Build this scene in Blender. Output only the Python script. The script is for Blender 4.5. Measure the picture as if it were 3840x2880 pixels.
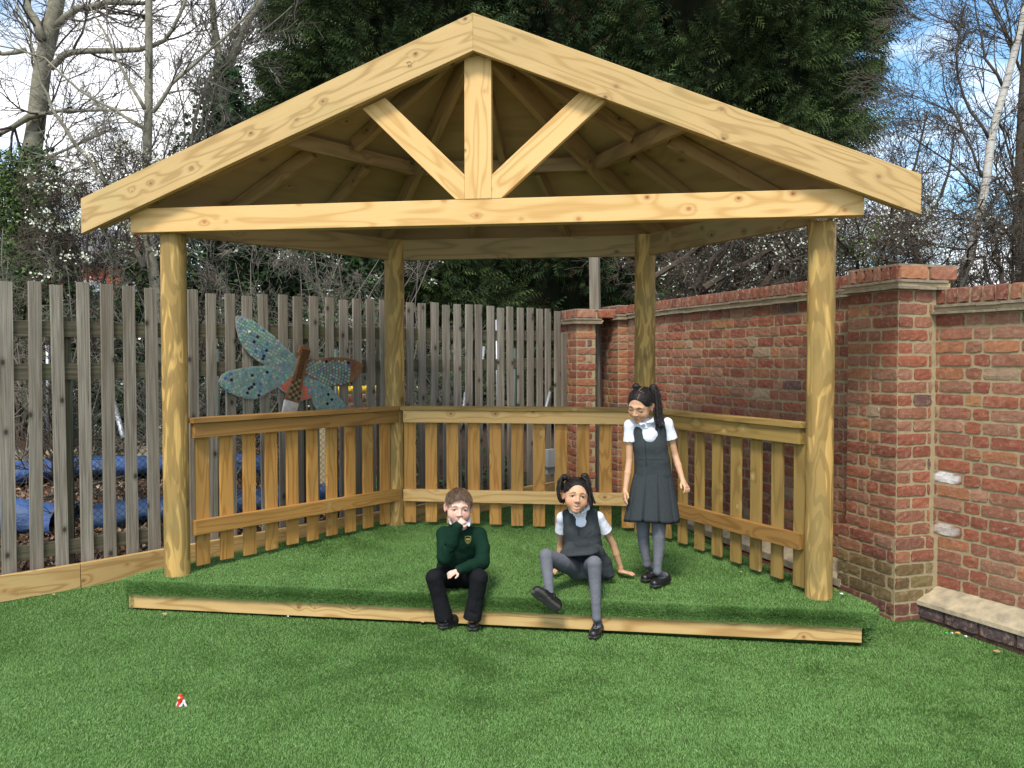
import bpy, bmesh, math, random
import numpy as np
from mathutils import Vector, Matrix, noise as mnoise
from mathutils.bvhtree import BVHTree
R = math.radians
random.seed(7); rng = np.random.default_rng(7)
scene = bpy.context.scene
COL = scene.collection
for o in list(bpy.data.objects): bpy.data.objects.remove(o)

# ------------------------------------------------------------------ camera
CAM_LOC = Vector((0.9331, -5.3157, 1.4323))
YAW, PITCH, ROLL, FOC = 0.1393, -0.0307, 0.0013, 3238.9
cam_d = bpy.data.cameras.new('camera'); cam = bpy.data.objects.new('camera', cam_d); COL.objects.link(cam)
cam_d.sensor_width = 36; cam_d.lens = FOC / 3840 * 36; cam_d.clip_end = 500; cam_d.clip_start = 0.05
cam.matrix_world = Matrix.Translation(CAM_LOC) @ Matrix.Rotation(YAW, 4, 'Z') @ Matrix.Rotation(math.pi/2 + PITCH, 4, 'X') @ Matrix.Rotation(-ROLL, 4, 'Z')
scene.camera = cam

# ------------------------------------------------------------------ sun, sky, exposure
SUN_EL, SUN_AZ = R(52), R(-90 - 8)      # azimuth measured from +X: behind the camera
sun_dir = Vector((math.cos(SUN_EL)*math.cos(SUN_AZ), math.cos(SUN_EL)*math.sin(SUN_AZ), math.sin(SUN_EL)))
sl = bpy.data.lights.new('sun', 'SUN'); sl.energy = 2.7; sl.angle = R(13); sl.color = (1.0, 0.92, 0.80)
so = bpy.data.objects.new('sun', sl); COL.objects.link(so)
so.rotation_euler = sun_dir.to_track_quat('Z', 'Y').to_euler()
scene.view_settings.view_transform = 'Standard'; scene.view_settings.look = 'None'
scene.view_settings.exposure = 0.46; scene.view_settings.gamma = 1

world = bpy.data.worlds.new('World'); scene.world = world; world.use_nodes = True
nt = world.node_tree; nt.nodes.clear()
def wn(t, **k):
    n = nt.nodes.new(t)
    for a, b in k.items(): setattr(n, a, b)
    return n
wo = wn('ShaderNodeOutputWorld'); bg = wn('ShaderNodeBackground')
sky = wn('ShaderNodeTexSky', sky_type='NISHITA', sun_disc=False, sun_elevation=SUN_EL, sun_rotation=math.pi/2 - SUN_AZ)
tc = wn('ShaderNodeTexCoord'); mp = wn('ShaderNodeMapping'); mp.inputs['Scale'].default_value = (1, 1, 1.9); mp.inputs['Location'].default_value = (0.35, 0.1, 0.25)
nz = wn('ShaderNodeTexNoise'); nz.inputs['Scale'].default_value = 3.4; nz.inputs['Detail'].default_value = 8; nz.inputs['Roughness'].default_value = 0.55
cr = wn('ShaderNodeValToRGB'); cr.color_ramp.elements[0].position = 0.42; cr.color_ramp.elements[1].position = 0.57
nz2 = wn('ShaderNodeTexNoise'); nz2.inputs['Scale'].default_value = 7; nz2.inputs['Detail'].default_value = 6
cc = wn('ShaderNodeValToRGB'); cc.color_ramp.elements[0].color = (9.0, 9.3, 10.2, 1); cc.color_ramp.elements[1].color = (14.0, 14.0, 14.2, 1)
cc.color_ramp.elements[0].position = .35; cc.color_ramp.elements[1].position = .6
tint = wn('ShaderNodeMix', data_type='RGBA', blend_type='MULTIPLY'); tint.inputs[0].default_value = 1; tint.inputs[7].default_value = (1.3, 1.75, 1.9, 1)
mx = wn('ShaderNodeMix', data_type='RGBA')
L = nt.links.new
L(tc.outputs['Generated'], mp.inputs[0]); L(mp.outputs[0], nz.inputs[0]); L(mp.outputs[0], nz2.inputs[0])
L(nz.outputs[0], cr.inputs[0]); L(nz2.outputs[0], cc.inputs[0]); L(sky.outputs[0], tint.inputs[6])
L(cr.outputs[0], mx.inputs[0]); L(tint.outputs[2], mx.inputs[6]); L(cc.outputs[0], mx.inputs[7])
L(mx.outputs[2], bg.inputs[0]); bg.inputs[1].default_value = 0.10
L(bg.outputs[0], wo.inputs[0])

# ------------------------------------------------------------------ pixel -> point helpers (3840x2880 photo pixels)
def ray(u, v):
    a, b = u - 1920, v - 1440
    c, s = math.cos(ROLL), math.sin(ROLL); a, b = c*a + s*b, -s*a + c*b
    x = a/FOC; Z = -b/FOC
    c, s = math.cos(PITCH), math.sin(PITCH); y = c - s*Z; z = s + c*Z
    c, s = math.cos(YAW), math.sin(YAW)
    return Vector((c*x - s*y, s*x + c*y, z))
FW = Vector((-math.sin(YAW), math.cos(YAW), 0))
def atd(u, v, d):
    r = ray(u, v); return CAM_LOC + r*(d/r.dot(FW))
def atpl(u, v, p, n):
    r = ray(u, v); return CAM_LOC + r*((Vector(p) - CAM_LOC).dot(n)/r.dot(n))
def lawn_z(x, y): return -0.205 - 0.009*x + 0.03*max(min(y, 4), -0.5)
def stage_z(x, y): return -0.006*x + 0.0296*y

# ------------------------------------------------------------------ object helpers
def tag(o, label=None, cat=None, group=None, kind=None):
    if label: o['label'] = label
    if cat: o['category'] = cat
    if group: o['group'] = group
    if kind: o['kind'] = kind
    return o
def empty(name, loc, label, cat, group=None):
    o = bpy.data.objects.new(name, None); COL.objects.link(o); o.location = loc; o.empty_display_size = .1
    return tag(o, label, cat, group)
def link(name, me, mat=None, parent=None, mw=None):
    o = bpy.data.objects.new(name, me); COL.objects.link(o)
    if mat: me.materials.append(mat)
    if mw is not None: o.matrix_world = mw
    if parent is not None:
        o.parent = parent
        o.matrix_parent_inverse = parent_mat(parent).inverted()
    return o
def parent_mat(p):
    m = p.matrix_basis.copy()
    if p.parent: m = parent_mat(p.parent) @ p.matrix_parent_inverse @ m
    return m
def mesh_np(name, V, F, cols=None, smooth=False, uv=None):
    """V (n,3) float, F (m,k) int array or list of arrays of different k"""
    me = bpy.data.meshes.new(name)
    if not isinstance(F, list): F = [F]
    F = [np.asarray(f, np.int32) for f in F if len(f)]
    V = np.asarray(V, np.float32)
    me.vertices.add(len(V)); me.vertices.foreach_set('co', V.ravel())
    nl = sum(f.size for f in F); nf = sum(len(f) for f in F)
    me.loops.add(nl); me.polygons.add(nf)
    me.loops.foreach_set('vertex_index', np.concatenate([f.ravel() for f in F]))
    st = []; s = 0
    for f in F:
        k = f.shape[1]; st.append(s + np.arange(len(f))*k); s += f.size
    me.polygons.foreach_set('loop_start', np.concatenate(st).astype(np.int32))
    me.polygons.foreach_set('use_smooth', np.full(nf, smooth))
    if cols is not None:
        at = me.color_attributes.new('Col', 'FLOAT_COLOR', 'POINT')
        c = np.ones((len(V), 4), np.float32); c[:, :3] = cols; at.data.foreach_set('color', c.ravel())
    me.update(); me.validate()
    return me
class MB:
    """collects plain geometry into one mesh"""
    def __init__(s): s.v = []; s.f = []; s.c = []; s.n = 0
    def add(s, V, F, col=None):
        V = [tuple(v) for v in V]
        s.v += V; s.f += [tuple(i + s.n for i in f) for f in F]; s.n += len(V)
        s.c += [tuple(col) if col is not None else (1, 1, 1)]*len(V)
    def box(s, c, h, M=None, col=None):
        V = [Vector((c[0]+h[0]*a, c[1]+h[1]*b, c[2]+h[2]*d)) for a in (-1, 1) for b in (-1, 1) for d in (-1, 1)]
        if M is not None: V = [M @ v for v in V]
        s.add(V, [(0, 1, 3, 2), (4, 6, 7, 5), (0, 4, 5, 1), (2, 3, 7, 6), (0, 2, 6, 4), (1, 5, 7, 3)], col)
    def tube(s, pts, rad, sides=6, col=None, cap=True):
        pts = [Vector(p) for p in pts]; n = len(pts)
        if not hasattr(rad, '__len__'): rad = [rad]*n
        up = None; V = []
        for i in range(n):
            d = (pts[min(i+1, n-1)] - pts[max(i-1, 0)]); d = d.normalized() if d.length > 1e-9 else Vector((0, 0, 1))
            if up is None: up = d.orthogonal().normalized()
            else:
                up = up - d*up.dot(d); up = up.normalized() if up.length > 1e-6 else d.orthogonal().normalized()
            b = d.cross(up)
            for k in range(sides):
                a = 2*math.pi*k/sides; V.append(pts[i] + (up*math.cos(a) + b*math.sin(a))*rad[i])
        F = [(i*sides+k, i*sides+(k+1) % sides, (i+1)*sides+(k+1) % sides, (i+1)*sides+k) for i in range(n-1) for k in range(sides)]
        if cap: F += [tuple(range(sides-1, -1, -1)), tuple((n-1)*sides+k for k in range(sides))]
        s.add(V, F, col)
    def mesh(s, name, smooth=False, cols=False):
        me = bpy.data.meshes.new(name); me.from_pydata(s.v, [], s.f)
        if smooth: me.polygons.foreach_set('use_smooth', [True]*len(me.polygons))
        if cols:
            at = me.color_attributes.new('Col', 'FLOAT_COLOR', 'POINT')
            c = np.ones((len(s.v), 4), np.float32); c[:, :3] = np.array(s.c); at.data.foreach_set('color', c.ravel())
        me.update(); return me
    def build(s, name, mat, parent=None, smooth=False, cols=False, mw=None):
        return link(name, s.mesh(name, smooth, cols), mat, parent, mw)
def frame_m(p, x, up):
    """matrix with local X along x and local Z near up"""
    x = Vector(x).normalized(); z = Vector(up); z = (z - x*z.dot(x)).normalized(); y = z.cross(x)
    m = Matrix((x, y, z)).transposed().to_4x4(); m.translation = p; return m
def timber(name, p0, p1, hz, th, mat, parent, up=(0, 0, 1), bev=.003, cut=None, jit=0):
    """plank from p0 to p1 (centre line), hz along up, th across; grain along local X"""
    p0, p1 = Vector(p0), Vector(p1); Ln = (p1-p0).length; m = frame_m((p0+p1)/2, p1-p0, up)
    bm = bmesh.new(); n = max(1, int(Ln/.25))
    vs = []
    for i in range(n+1):
        x = -Ln/2 + Ln*i/n
        for (a, b) in ((-1, -1), (1, -1), (1, 1), (-1, 1)):
            vs.append(bm.verts.new((x, a*th/2 + (random.gauss(0, jit) if jit else 0), b*hz/2 + (random.gauss(0, jit) if jit else 0))))
    for i in range(n):
        for k in range(4): bm.faces.new((vs[i*4+k], vs[i*4+(k+1) % 4], vs[i*4+4+(k+1) % 4], vs[i*4+4+k]))
    bm.faces.new(vs[3::-1]); bm.faces.new(vs[-4:])
    bmesh.ops.recalc_face_normals(bm, faces=bm.faces)
    if cut:      # list of (point, normal) in world space; the side the normal points to is removed
        mi = m.inverted()
        for (cp, cn) in cut:
            lp = mi @ Vector(cp); ln = (mi.to_3x3() @ Vector(cn)).normalized()
            r = bmesh.ops.bisect_plane(bm, geom=bm.verts[:]+bm.edges[:]+bm.faces[:], plane_co=lp, plane_no=ln, clear_outer=True)
            ed = [e for e in r['geom_cut'] if isinstance(e, bmesh.types.BMEdge)]
            if ed: bmesh.ops.contextual_create(bm, geom=ed)
    if bev:
        es = [e for e in bm.edges if len(e.link_faces) == 2 and e.calc_face_angle(0) > .5]
        bmesh.ops.bevel(bm, geom=es, offset=bev, segments=2, affect='EDGES', profile=.6)
    me = bpy.data.meshes.new(name); bm.to_mesh(me); bm.free()
    return link(name, me, mat, parent, m)
def lathe(name, prof, mat, parent, mw, seg=28, jit=0.0):
    V = []; n = len(prof)
    for i, (z, r) in enumerate(prof):
        for k in range(seg):
            a = 2*math.pi*k/seg; rr = r*(1+jit*mnoise.noise(Vector((math.cos(a)*1.5, math.sin(a)*1.5, z*1.2))))
            V.append((rr*math.cos(a), rr*math.sin(a), z))
    F = [(i*seg+k, i*seg+(k+1) % seg, (i+1)*seg+(k+1) % seg, (i+1)*seg+k) for i in range(n-1) for k in range(seg)]
    F += [tuple(range(seg-1, -1, -1)), tuple((n-1)*seg+k for k in range(seg))]
    me = bpy.data.meshes.new(name); me.from_pydata(V, [], F)
    for p in me.polygons: p.use_smooth = len(p.vertices) == 4
    me.update(); return link(name, me, mat, parent, mw)
def copy_tree(o, parent=None):
    c = o.copy(); COL.objects.link(c)
    if parent is not None: c.parent = parent
    for ch in list(o.children): copy_tree(ch, c)
    return c
# ------------------------------------------------------------------ implicit modelling (smooth blended bodies and clothes)
class SDF:
    def __init__(s): s.p = []
    def cap(s, a, b, r1, r2=None, k=.01, op='+', flat=None):
        s.p.append(('c', np.array(a, float), np.array(b, float), r1, r1 if r2 is None else r2, k, op)); return s
    def chain(s, pts, rs, k=.01, op='+'):
        for i in range(len(pts)-1): s.cap(pts[i], pts[i+1], rs[i], rs[i+1], k if i == 0 else min(k, .006), op)
        return s
    def trunk(s, pts, hw, r, ax, k=.02):
        ax = np.array(ax, float); ax /= np.linalg.norm(ax)
        for i in range(len(pts)-1):
            for w0, w1 in ((-1, -1), (-.33, -.33), (.33, .33), (1, 1)):
                s.cap(np.array(pts[i])+ax*w0*(hw[i]-r[i]), np.array(pts[i+1])+ax*w1*(hw[i+1]-r[i+1]), r[i], r[i+1], .012)
        return s
    def ell(s, c, r, k=.01, Rm=None, op='+'):
        Rm = np.eye(3) if Rm is None else np.array(Rm, float)
        s.p.append(('e', np.array(c, float), np.array(r, float), Rm, None, k, op)); return s
    def plane(s, p, n, k=.002):       # cut away everything on the side n points to
        n = np.array(n, float); s.p.append(('p', np.array(p, float), n/np.linalg.norm(n), None, None, k, '-')); return s
    def cutend(s, p, d, R_=.075, t=.062):
        d = Vector(d).normalized(); u = d.orthogonal().normalized(); v = d.cross(u); p = Vector(p)+d*t
        return s.ell(np.array(p), (t, R_, R_), .0015, np.array((d, u, v)).T, '-')
    def bounds(s):
        lo = np.full(3, 1e9); hi = -lo
        for q in s.p:
            if q[6] == '-' or q[0] == 'p': continue
            if q[0] == 'c':
                r = max(q[3], q[4]); lo = np.minimum(lo, np.minimum(q[1], q[2])-r); hi = np.maximum(hi, np.maximum(q[1], q[2])+r)
            else:
                e = np.abs(q[3]) @ q[2]; lo = np.minimum(lo, q[1]-e); hi = np.maximum(hi, q[1]+e)
        return lo, hi
    def mesh(s, h, disp=None):
        lo, hi = s.bounds(); lo = lo-.02; hi = hi+.02
        n = np.ceil((hi-lo)/h).astype(int)+1
        D = np.full(n, .05, np.float32)
        ax = [lo[i]+np.arange(n[i])*h for i in range(3)]
        for q in s.p:
            k = max(q[5], 1e-5); m = k*1.2+2.5*h
            if q[0] == 'p': i0 = np.zeros(3, int); i1 = n.copy()
            else:
                if q[0] == 'c':
                    r = max(q[3], q[4]); a = np.minimum(q[1], q[2])-r-m; b = np.maximum(q[1], q[2])+r+m
                else:
                    e = np.abs(q[3]) @ q[2]; a = q[1]-e-m; b = q[1]+e+m
                i0 = np.clip(np.floor((a-lo)/h).astype(int), 0, n); i1 = np.clip(np.ceil((b-lo)/h).astype(int)+1, 0, n)
            if (i1 <= i0).any(): continue
            X = ax[0][i0[0]:i1[0], None, None]; Y = ax[1][None, i0[1]:i1[1], None]; Z = ax[2][None, None, i0[2]:i1[2]]
            if q[0] == 'c':
                A, Bv = q[1], q[2]; ba = Bv-A; L2 = max(ba @ ba, 1e-12)
                t = np.clip(((X-A[0])*ba[0]+(Y-A[1])*ba[1]+(Z-A[2])*ba[2])/L2, 0, 1)
                d = np.sqrt((X-A[0]-t*ba[0])**2+(Y-A[1]-t*ba[1])**2+(Z-A[2]-t*ba[2])**2)-(q[3]+(q[4]-q[3])*t)
            elif q[0] == 'e':
                c, r, Rm = q[1], q[2], q[3]; x, y, z = X-c[0], Y-c[1], Z-c[2]
                l = [x*Rm[0, i]+y*Rm[1, i]+z*Rm[2, i] for i in range(3)]
                k0 = np.sqrt(sum((l[i]/r[i])**2 for i in range(3))); k1 = np.sqrt(sum((l[i]/r[i]**2)**2 for i in range(3)))+1e-9
                d = k0*(k0-1)/k1
            else: d = (X-q[1][0])*q[2][0]+(Y-q[1][1])*q[2][1]+(Z-q[1][2])*q[2][2]
            S = D[i0[0]:i1[0], i0[1]:i1[1], i0[2]:i1[2]]
            if q[6] == '+':
                hh = np.clip(.5+.5*(S-d)/k, 0, 1); S[...] = S*(1-hh)+d*hh-k*hh*(1-hh)
            else:
                dd = d if q[0] == 'p' else -d
                hh = np.clip(.5-.5*(S-dd)/k, 0, 1); S[...] = S*(1-hh)+dd*hh+k*hh*(1-hh)
        return surface_nets(D, lo, h)
def surface_nets(D, lo, h):
    s = D < 0
    c = np.zeros(tuple(np.array(D.shape)-1), np.uint8)
    offs = [(i, j, k) for i in (0, 1) for j in (0, 1) for k in (0, 1)]
    nx, ny, nz_ = D.shape
    for i, j, k in offs: c += s[i:nx-1+i, j:ny-1+j, k:nz_-1+k]
    act = (c > 0) & (c < 8); I = np.argwhere(act); n = len(I)
    idx = np.full(c.shape, -1, np.int32); idx[act] = np.arange(n)
    val = np.stack([D[I[:, 0]+i, I[:, 1]+j, I[:, 2]+k] for i, j, k in offs], 1)
    P = np.zeros((n, 3)); cnt = np.zeros(n)
    O = np.array(offs, float)
    for a in range(8):
        for b in range(a+1, 8):
            if np.abs(O[a]-O[b]).sum() != 1: continue
            va, vb = val[:, a], val[:, b]; m = (va < 0) != (vb < 0)
            t = va[m]/(va[m]-vb[m]); P[m] += O[a]+(O[b]-O[a])*t[:, None]; cnt[m] += 1
    P /= np.maximum(cnt, 1)[:, None]
    V = lo+(I+P)*h
    F = []
    for ax in range(3):
        sh0 = [slice(0, d) for d in D.shape]; sh1 = list(sh0)
        sl0 = [slice(None)]*3; sl1 = [slice(None)]*3; sl0[ax] = slice(0, -1); sl1[ax] = slice(1, None)
        m = s[tuple(sl0)] != s[tuple(sl1)]
        E = np.argwhere(m); u, v = (ax+1) % 3, (ax+2) % 3
        ok = (E[:, u] > 0) & (E[:, v] > 0) & (E[:, u] < c.shape[u]) & (E[:, v] < c.shape[v]); E = E[ok]
        ins = s[E[:, 0], E[:, 1], E[:, 2]]
        def g(du, dv):
            Q = E.copy(); Q[:, u] += du; Q[:, v] += dv; return idx[Q[:, 0], Q[:, 1], Q[:, 2]]
        q = np.stack([g(-1, -1), g(0, -1), g(0, 0), g(-1, 0)], 1)
        q[~ins] = q[~ins][:, ::-1]
        F.append(q[(q >= 0).all(1)])
    return V, np.concatenate(F)
def relax(V, F, it=1):
    for _ in range(it):
        A = np.zeros_like(V); c = np.zeros(len(V))
        for k in range(4):
            a, b = F[:, k], F[:, (k+1) % 4]
            for ax in range(3): A[:, ax] += np.bincount(a, V[b, ax], len(V))+np.bincount(b, V[a, ax], len(V))
            c += np.bincount(a, minlength=len(V))+np.bincount(b, minlength=len(V))
        V = V*.5+A/np.maximum(c, 1)[:, None]*.5
    return V
def sdf_obj(name, S, h, mat, parent, color=None, wob=0, wsc=20, it=1):
    V, F = S.mesh(h); V = relax(V, F, it)
    if wob:
        for i in range(len(V)):
            n = mnoise.noise(Vector(V[i]*wsc)); m_ = mnoise.noise(Vector(V[i]*wsc*2.3)+Vector((5, 5, 5)))
            V[i] += wob*(n+.4*m_)*np.array((.5, -.8, .3))
    C = None
    if color is not None: C = color(V)
    return link(name, mesh_np(name, V, F, C, True), mat, parent)
def bvh_of(o): 
    me = o.data; return BVHTree.FromPolygons([v.co.copy() for v in me.vertices], [tuple(p.vertices) for p in me.polygons])
def rotm(yaw=0, pitch=0, roll=0):
    """head frame: columns = local x (image left), y (face direction), z up; yaw>0 turns the face to image right"""
    view = CAM_YZ
    y0 = Vector((-FW.x, -FW.y, 0)); z0 = Vector((0, 0, 1)); x0 = y0.cross(z0)
    Mx = Matrix((x0, y0, z0)).transposed()
    return Mx @ Matrix.Rotation(yaw, 3, 'Z') @ Matrix.Rotation(pitch, 3, 'X') @ Matrix.Rotation(roll, 3, 'Y')
CAM_YZ = None
SK = {'fair': (.74, .46, .37), 'brown': (.60, .345, .21)}
LIP = {'fair': (.62, .25, .20), 'brown': (.50, .20, .15)}
# ------------------------------------------------------------------ materials
class NT:
    def __init__(s, name):
        s.m = bpy.data.materials.new(name); s.m.use_nodes = True; s.t = s.m.node_tree; s.t.nodes.clear()
        s.out = s.n('ShaderNodeOutputMaterial'); s.b = s.n('ShaderNodeBsdfPrincipled'); s.l(s.b.outputs[0], s.out.inputs[0])
    def n(s, t, **k):
        x = s.t.nodes.new(t)
        for a, b in k.items(): setattr(x, a, b)
        return x
    def l(s, a, b): s.t.links.new(a, b)
    def set(s, sock, v):
        if hasattr(v, 'is_linked') or isinstance(v, bpy.types.NodeSocket): s.l(v, sock)
        else:
            if isinstance(v, (tuple, list)) and len(v) == 3 and sock.type == 'RGBA': v = (*v, 1)
            sock.default_value = v
    def math(s, op, a, b=0.0, c=None, clamp=False):
        x = s.n('ShaderNodeMath', operation=op); x.use_clamp = clamp
        s.set(x.inputs[0], a); s.set(x.inputs[1], b)
        if c is not None: s.set(x.inputs[2], c)
        return x.outputs[0]
    def mix(s, f, a, b, mode='MIX'):
        x = s.n('ShaderNodeMix', data_type='RGBA', blend_type=mode)
        s.set(x.inputs[0], f); s.set(x.inputs[6], a); s.set(x.inputs[7], b); return x.outputs[2]
    def ramp(s, f, stops, interp='LINEAR'):
        x = s.n('ShaderNodeValToRGB'); e = x.color_ramp.elements; x.color_ramp.interpolation = interp
        while len(e) < len(stops): e.new(.5)
        for q, (p, c) in zip(e, stops):
            q.position = p; q.color = (*c, 1) if hasattr(c, '__len__') else (c, c, c, 1)
        s.l(f, x.inputs[0]); return x.outputs[0]
    def obj(s, rnd=8.0):
        tc = s.n('ShaderNodeTexCoord'); 
        if not rnd: return tc.outputs['Object']
        oi = s.n('ShaderNodeObjectInfo'); m = s.math('MULTIPLY', oi.outputs['Random'], rnd)
        v = s.n('ShaderNodeVectorMath', operation='ADD'); s.l(tc.outputs['Object'], v.inputs[0]); s.l(m, v.inputs[1]); return v.outputs[0]
    def rand(s): return s.n('ShaderNodeObjectInfo').outputs['Random']
    def scale(s, v, sc):
        x = s.n('ShaderNodeVectorMath', operation='MULTIPLY'); s.l(v, x.inputs[0]); x.inputs[1].default_value = sc; return x.outputs[0]
    def noise(s, v, sc, det=4, rough=.55, dist=0.0):
        x = s.n('ShaderNodeTexNoise'); s.set(x.inputs['Vector'], v); x.inputs['Scale'].default_value = sc
        x.inputs['Detail'].default_value = det; x.inputs['Roughness'].default_value = rough; x.inputs['Distortion'].default_value = dist
        return x.outputs[0]
    def bump(s, h, strength=.3, dist=.01):
        x = s.n('ShaderNodeBump'); x.inputs['Strength'].default_value = strength; x.inputs['Distance'].default_value = dist
        s.l(h, x.inputs['Height']); s.l(x.outputs[0], s.b.inputs['Normal'])
    def fin(s, col, rough=.7, spec=.3):
        s.set(s.b.inputs['Base Color'], col); s.set(s.b.inputs['Roughness'], rough); s.b.inputs['Specular IOR Level'].default_value = spec
        return s.m
def wood(name, light, dark, knot, streak=(.45, .36, .2), rings=9., var=.25, knots=1., green=0.0, vscale=4.4):
    m = NT(name); p = m.obj(7.0)
    sep = m.n('ShaderNodeSeparateXYZ'); m.l(p, sep.inputs[0])
    cmb = m.n('ShaderNodeCombineXYZ'); m.l(m.math('MULTIPLY', sep.outputs[0], .75), cmb.inputs[0]); m.l(m.math('ADD', sep.outputs[2], m.math('MULTIPLY', sep.outputs[1], .6)), cmb.inputs[1])
    vo = m.n('ShaderNodeTexVoronoi', voronoi_dimensions='2D', feature='F1'); vo.inputs['Scale'].default_value = vscale; m.l(cmb.outputs[0], vo.inputs['Vector'])
    d = vo.outputs['Distance']
    swirl = m.math('MULTIPLY', m.math('POWER', 2.718, m.math('MULTIPLY', d, -9.)), m.ramp(vo.outputs['Color'], [(.25, 0.), (.5, 1.)]))
    low = m.noise(m.scale(p, (.55, 5.5, 5.5)), 1.0, 2, .5, .2)
    ringc = m.math('ADD', m.math('MULTIPLY', low, rings), m.math('MULTIPLY', swirl, 1.8))
    band = m.math('SINE', m.math('MULTIPLY', ringc, 6.283))
    band = m.math('MULTIPLY_ADD', band, .5, .5)
    band = m.math('POWER', band, 3.2)
    fine = m.noise(m.scale(p, (3.5, 130, 130)), 1.0, 3, .6)
    fac = m.math('MULTIPLY', band, .9); fac = m.math('ADD', fac, m.math('MULTIPLY', m.math('SUBTRACT', fine, .5), .7), clamp=True)
    c = m.mix(fac, light, dark)
    blot = m.noise(m.scale(p, (1.3, 5, 5)), 1.3, 4, .6)
    c = m.mix(m.math('MULTIPLY', m.ramp(blot, [(.48, 0.), (.75, 1.)]), var), c, streak)
    c = m.mix(m.math('MULTIPLY', m.math('SUBTRACT', m.rand(), .5), var*1.2, clamp=True), c, streak)
    kn = m.ramp(d, [(.0, .9), (.036, .8), (.06, .3), (.14, 0.)])
    sel = m.n('ShaderNodeSeparateColor'); m.l(vo.outputs['Color'], sel.inputs[0])
    kn = m.math('MULTIPLY', kn, m.ramp(sel.outputs[0], [(.38, 0.), (.55, 1.)])); kn = m.math('MULTIPLY', kn, knots)
    c = m.mix(kn, c, knot)
    core = m.ramp(d, [(.0, .85), (.018, .8), (.03, 0.)]); core = m.math('MULTIPLY', core, m.math('MULTIPLY', knots, m.ramp(sel.outputs[1], [(.4, 0.), (.5, 1.)])))
    c = m.mix(core, c, tuple(x*.35 for x in knot))
    if green: c = m.mix(m.math('MULTIPLY', m.ramp(m.noise(p, 2.3, 3), [(.5, 0.), (.66, 1.)]), green), c, (.22, .26, .10))
    m.bump(m.math('ADD', fine, m.math('MULTIPLY', band, .4)), .25, .004)
    return m.fin(c, .62, .28)
M = {}
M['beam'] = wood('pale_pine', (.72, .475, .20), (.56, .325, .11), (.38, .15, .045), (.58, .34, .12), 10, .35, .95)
M['barge'] = wood('bargeboard_pine', (.55, .375, .165), (.37, .235, .09), (.22, .12, .05), (.44, .27, .10), 12, .4, .85, .12)
M['slat'] = wood('honey_pine', (.53, .275, .072), (.37, .165, .038), (.56, .41, .18), (.27, .15, .045), 12, .5, .65, .1)
M['rail_brown'] = wood('brown_treated_pine_shaded', (.33, .175, .05), (.22, .11, .03), (.55, .38, .17), (.18, .105, .035), 8, .4, .7)  # brown treatment tint, darkened further to paint in shade under the roof
M['rail_olive'] = wood('olive_treated_pine_shaded', (.35, .225, .068), (.24, .145, .042), (.55, .42, .2), (.17, .125, .042), 8, .4, .7)  # olive tint, with shade under the roof also put into the colour
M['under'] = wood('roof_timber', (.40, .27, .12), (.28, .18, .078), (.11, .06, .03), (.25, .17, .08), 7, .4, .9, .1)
M['ply'] = wood('plywood_soffit', (.47, .32, .165), (.39, .26, .13), (.13, .08, .04), (.29, .21, .12), 3, .4, .8, 0, 2.2)
M['edge'] = wood('edging_pine', (.58, .39, .165), (.40, .23, .08), (.34, .15, .05), (.40, .23, .08), 12, .5, .8, .08)
def post_mat():
    m = NT('round_post_pine'); p = m.obj(9.0)
    a = m.noise(m.scale(p, (6.5, 6.5, 1.5)), 1.0, 2, .45, .9)
    s = m.math('SINE', m.math('MULTIPLY', a, 44.)); s = m.math('MULTIPLY_ADD', s, .5, .5)
    s = m.ramp(s, [(.35, 0.), (.6, 1.)])
    big = m.ramp(m.noise(m.scale(p, (9, 9, 1.6)), 1.0, 3, .55, .6), [(.47, 0.), (.53, 1.)])
    fine = m.noise(m.scale(p, (90, 90, 3)), 1., 3)
    c = m.mix(m.math('MULTIPLY', s, .75), (.58, .37, .12), (.27, .165, .052))
    c = m.mix(m.math('MULTIPLY', big, .70), c, (.25, .165, .055))
    c = m.mix(m.math('MULTIPLY', m.math('SUBTRACT', fine, .45), .8, clamp=True), c, (.24, .16, .06))
    g = m.ramp(m.noise(p, 3.2, 3), [(.52, 0.), (.7, 1.)])
    c = m.mix(m.math('MULTIPLY', g, .3), c, (.22, .21, .09))
    vo = m.n('ShaderNodeTexVoronoi'); vo.inputs['Scale'].default_value = 4.2; m.l(m.scale(p, (1, 1, .7)), vo.inputs['Vector'])
    c = m.mix(m.ramp(vo.outputs['Distance'], [(.05, .9), (.1, .5), (.14, 0.)]), c, (.13, .075, .03))
    m.bump(m.math('ADD', fine, m.math('MULTIPLY', s, .3)), .3, .005); return m.fin(c, .65, .25)
M['post'] = post_mat()
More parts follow.
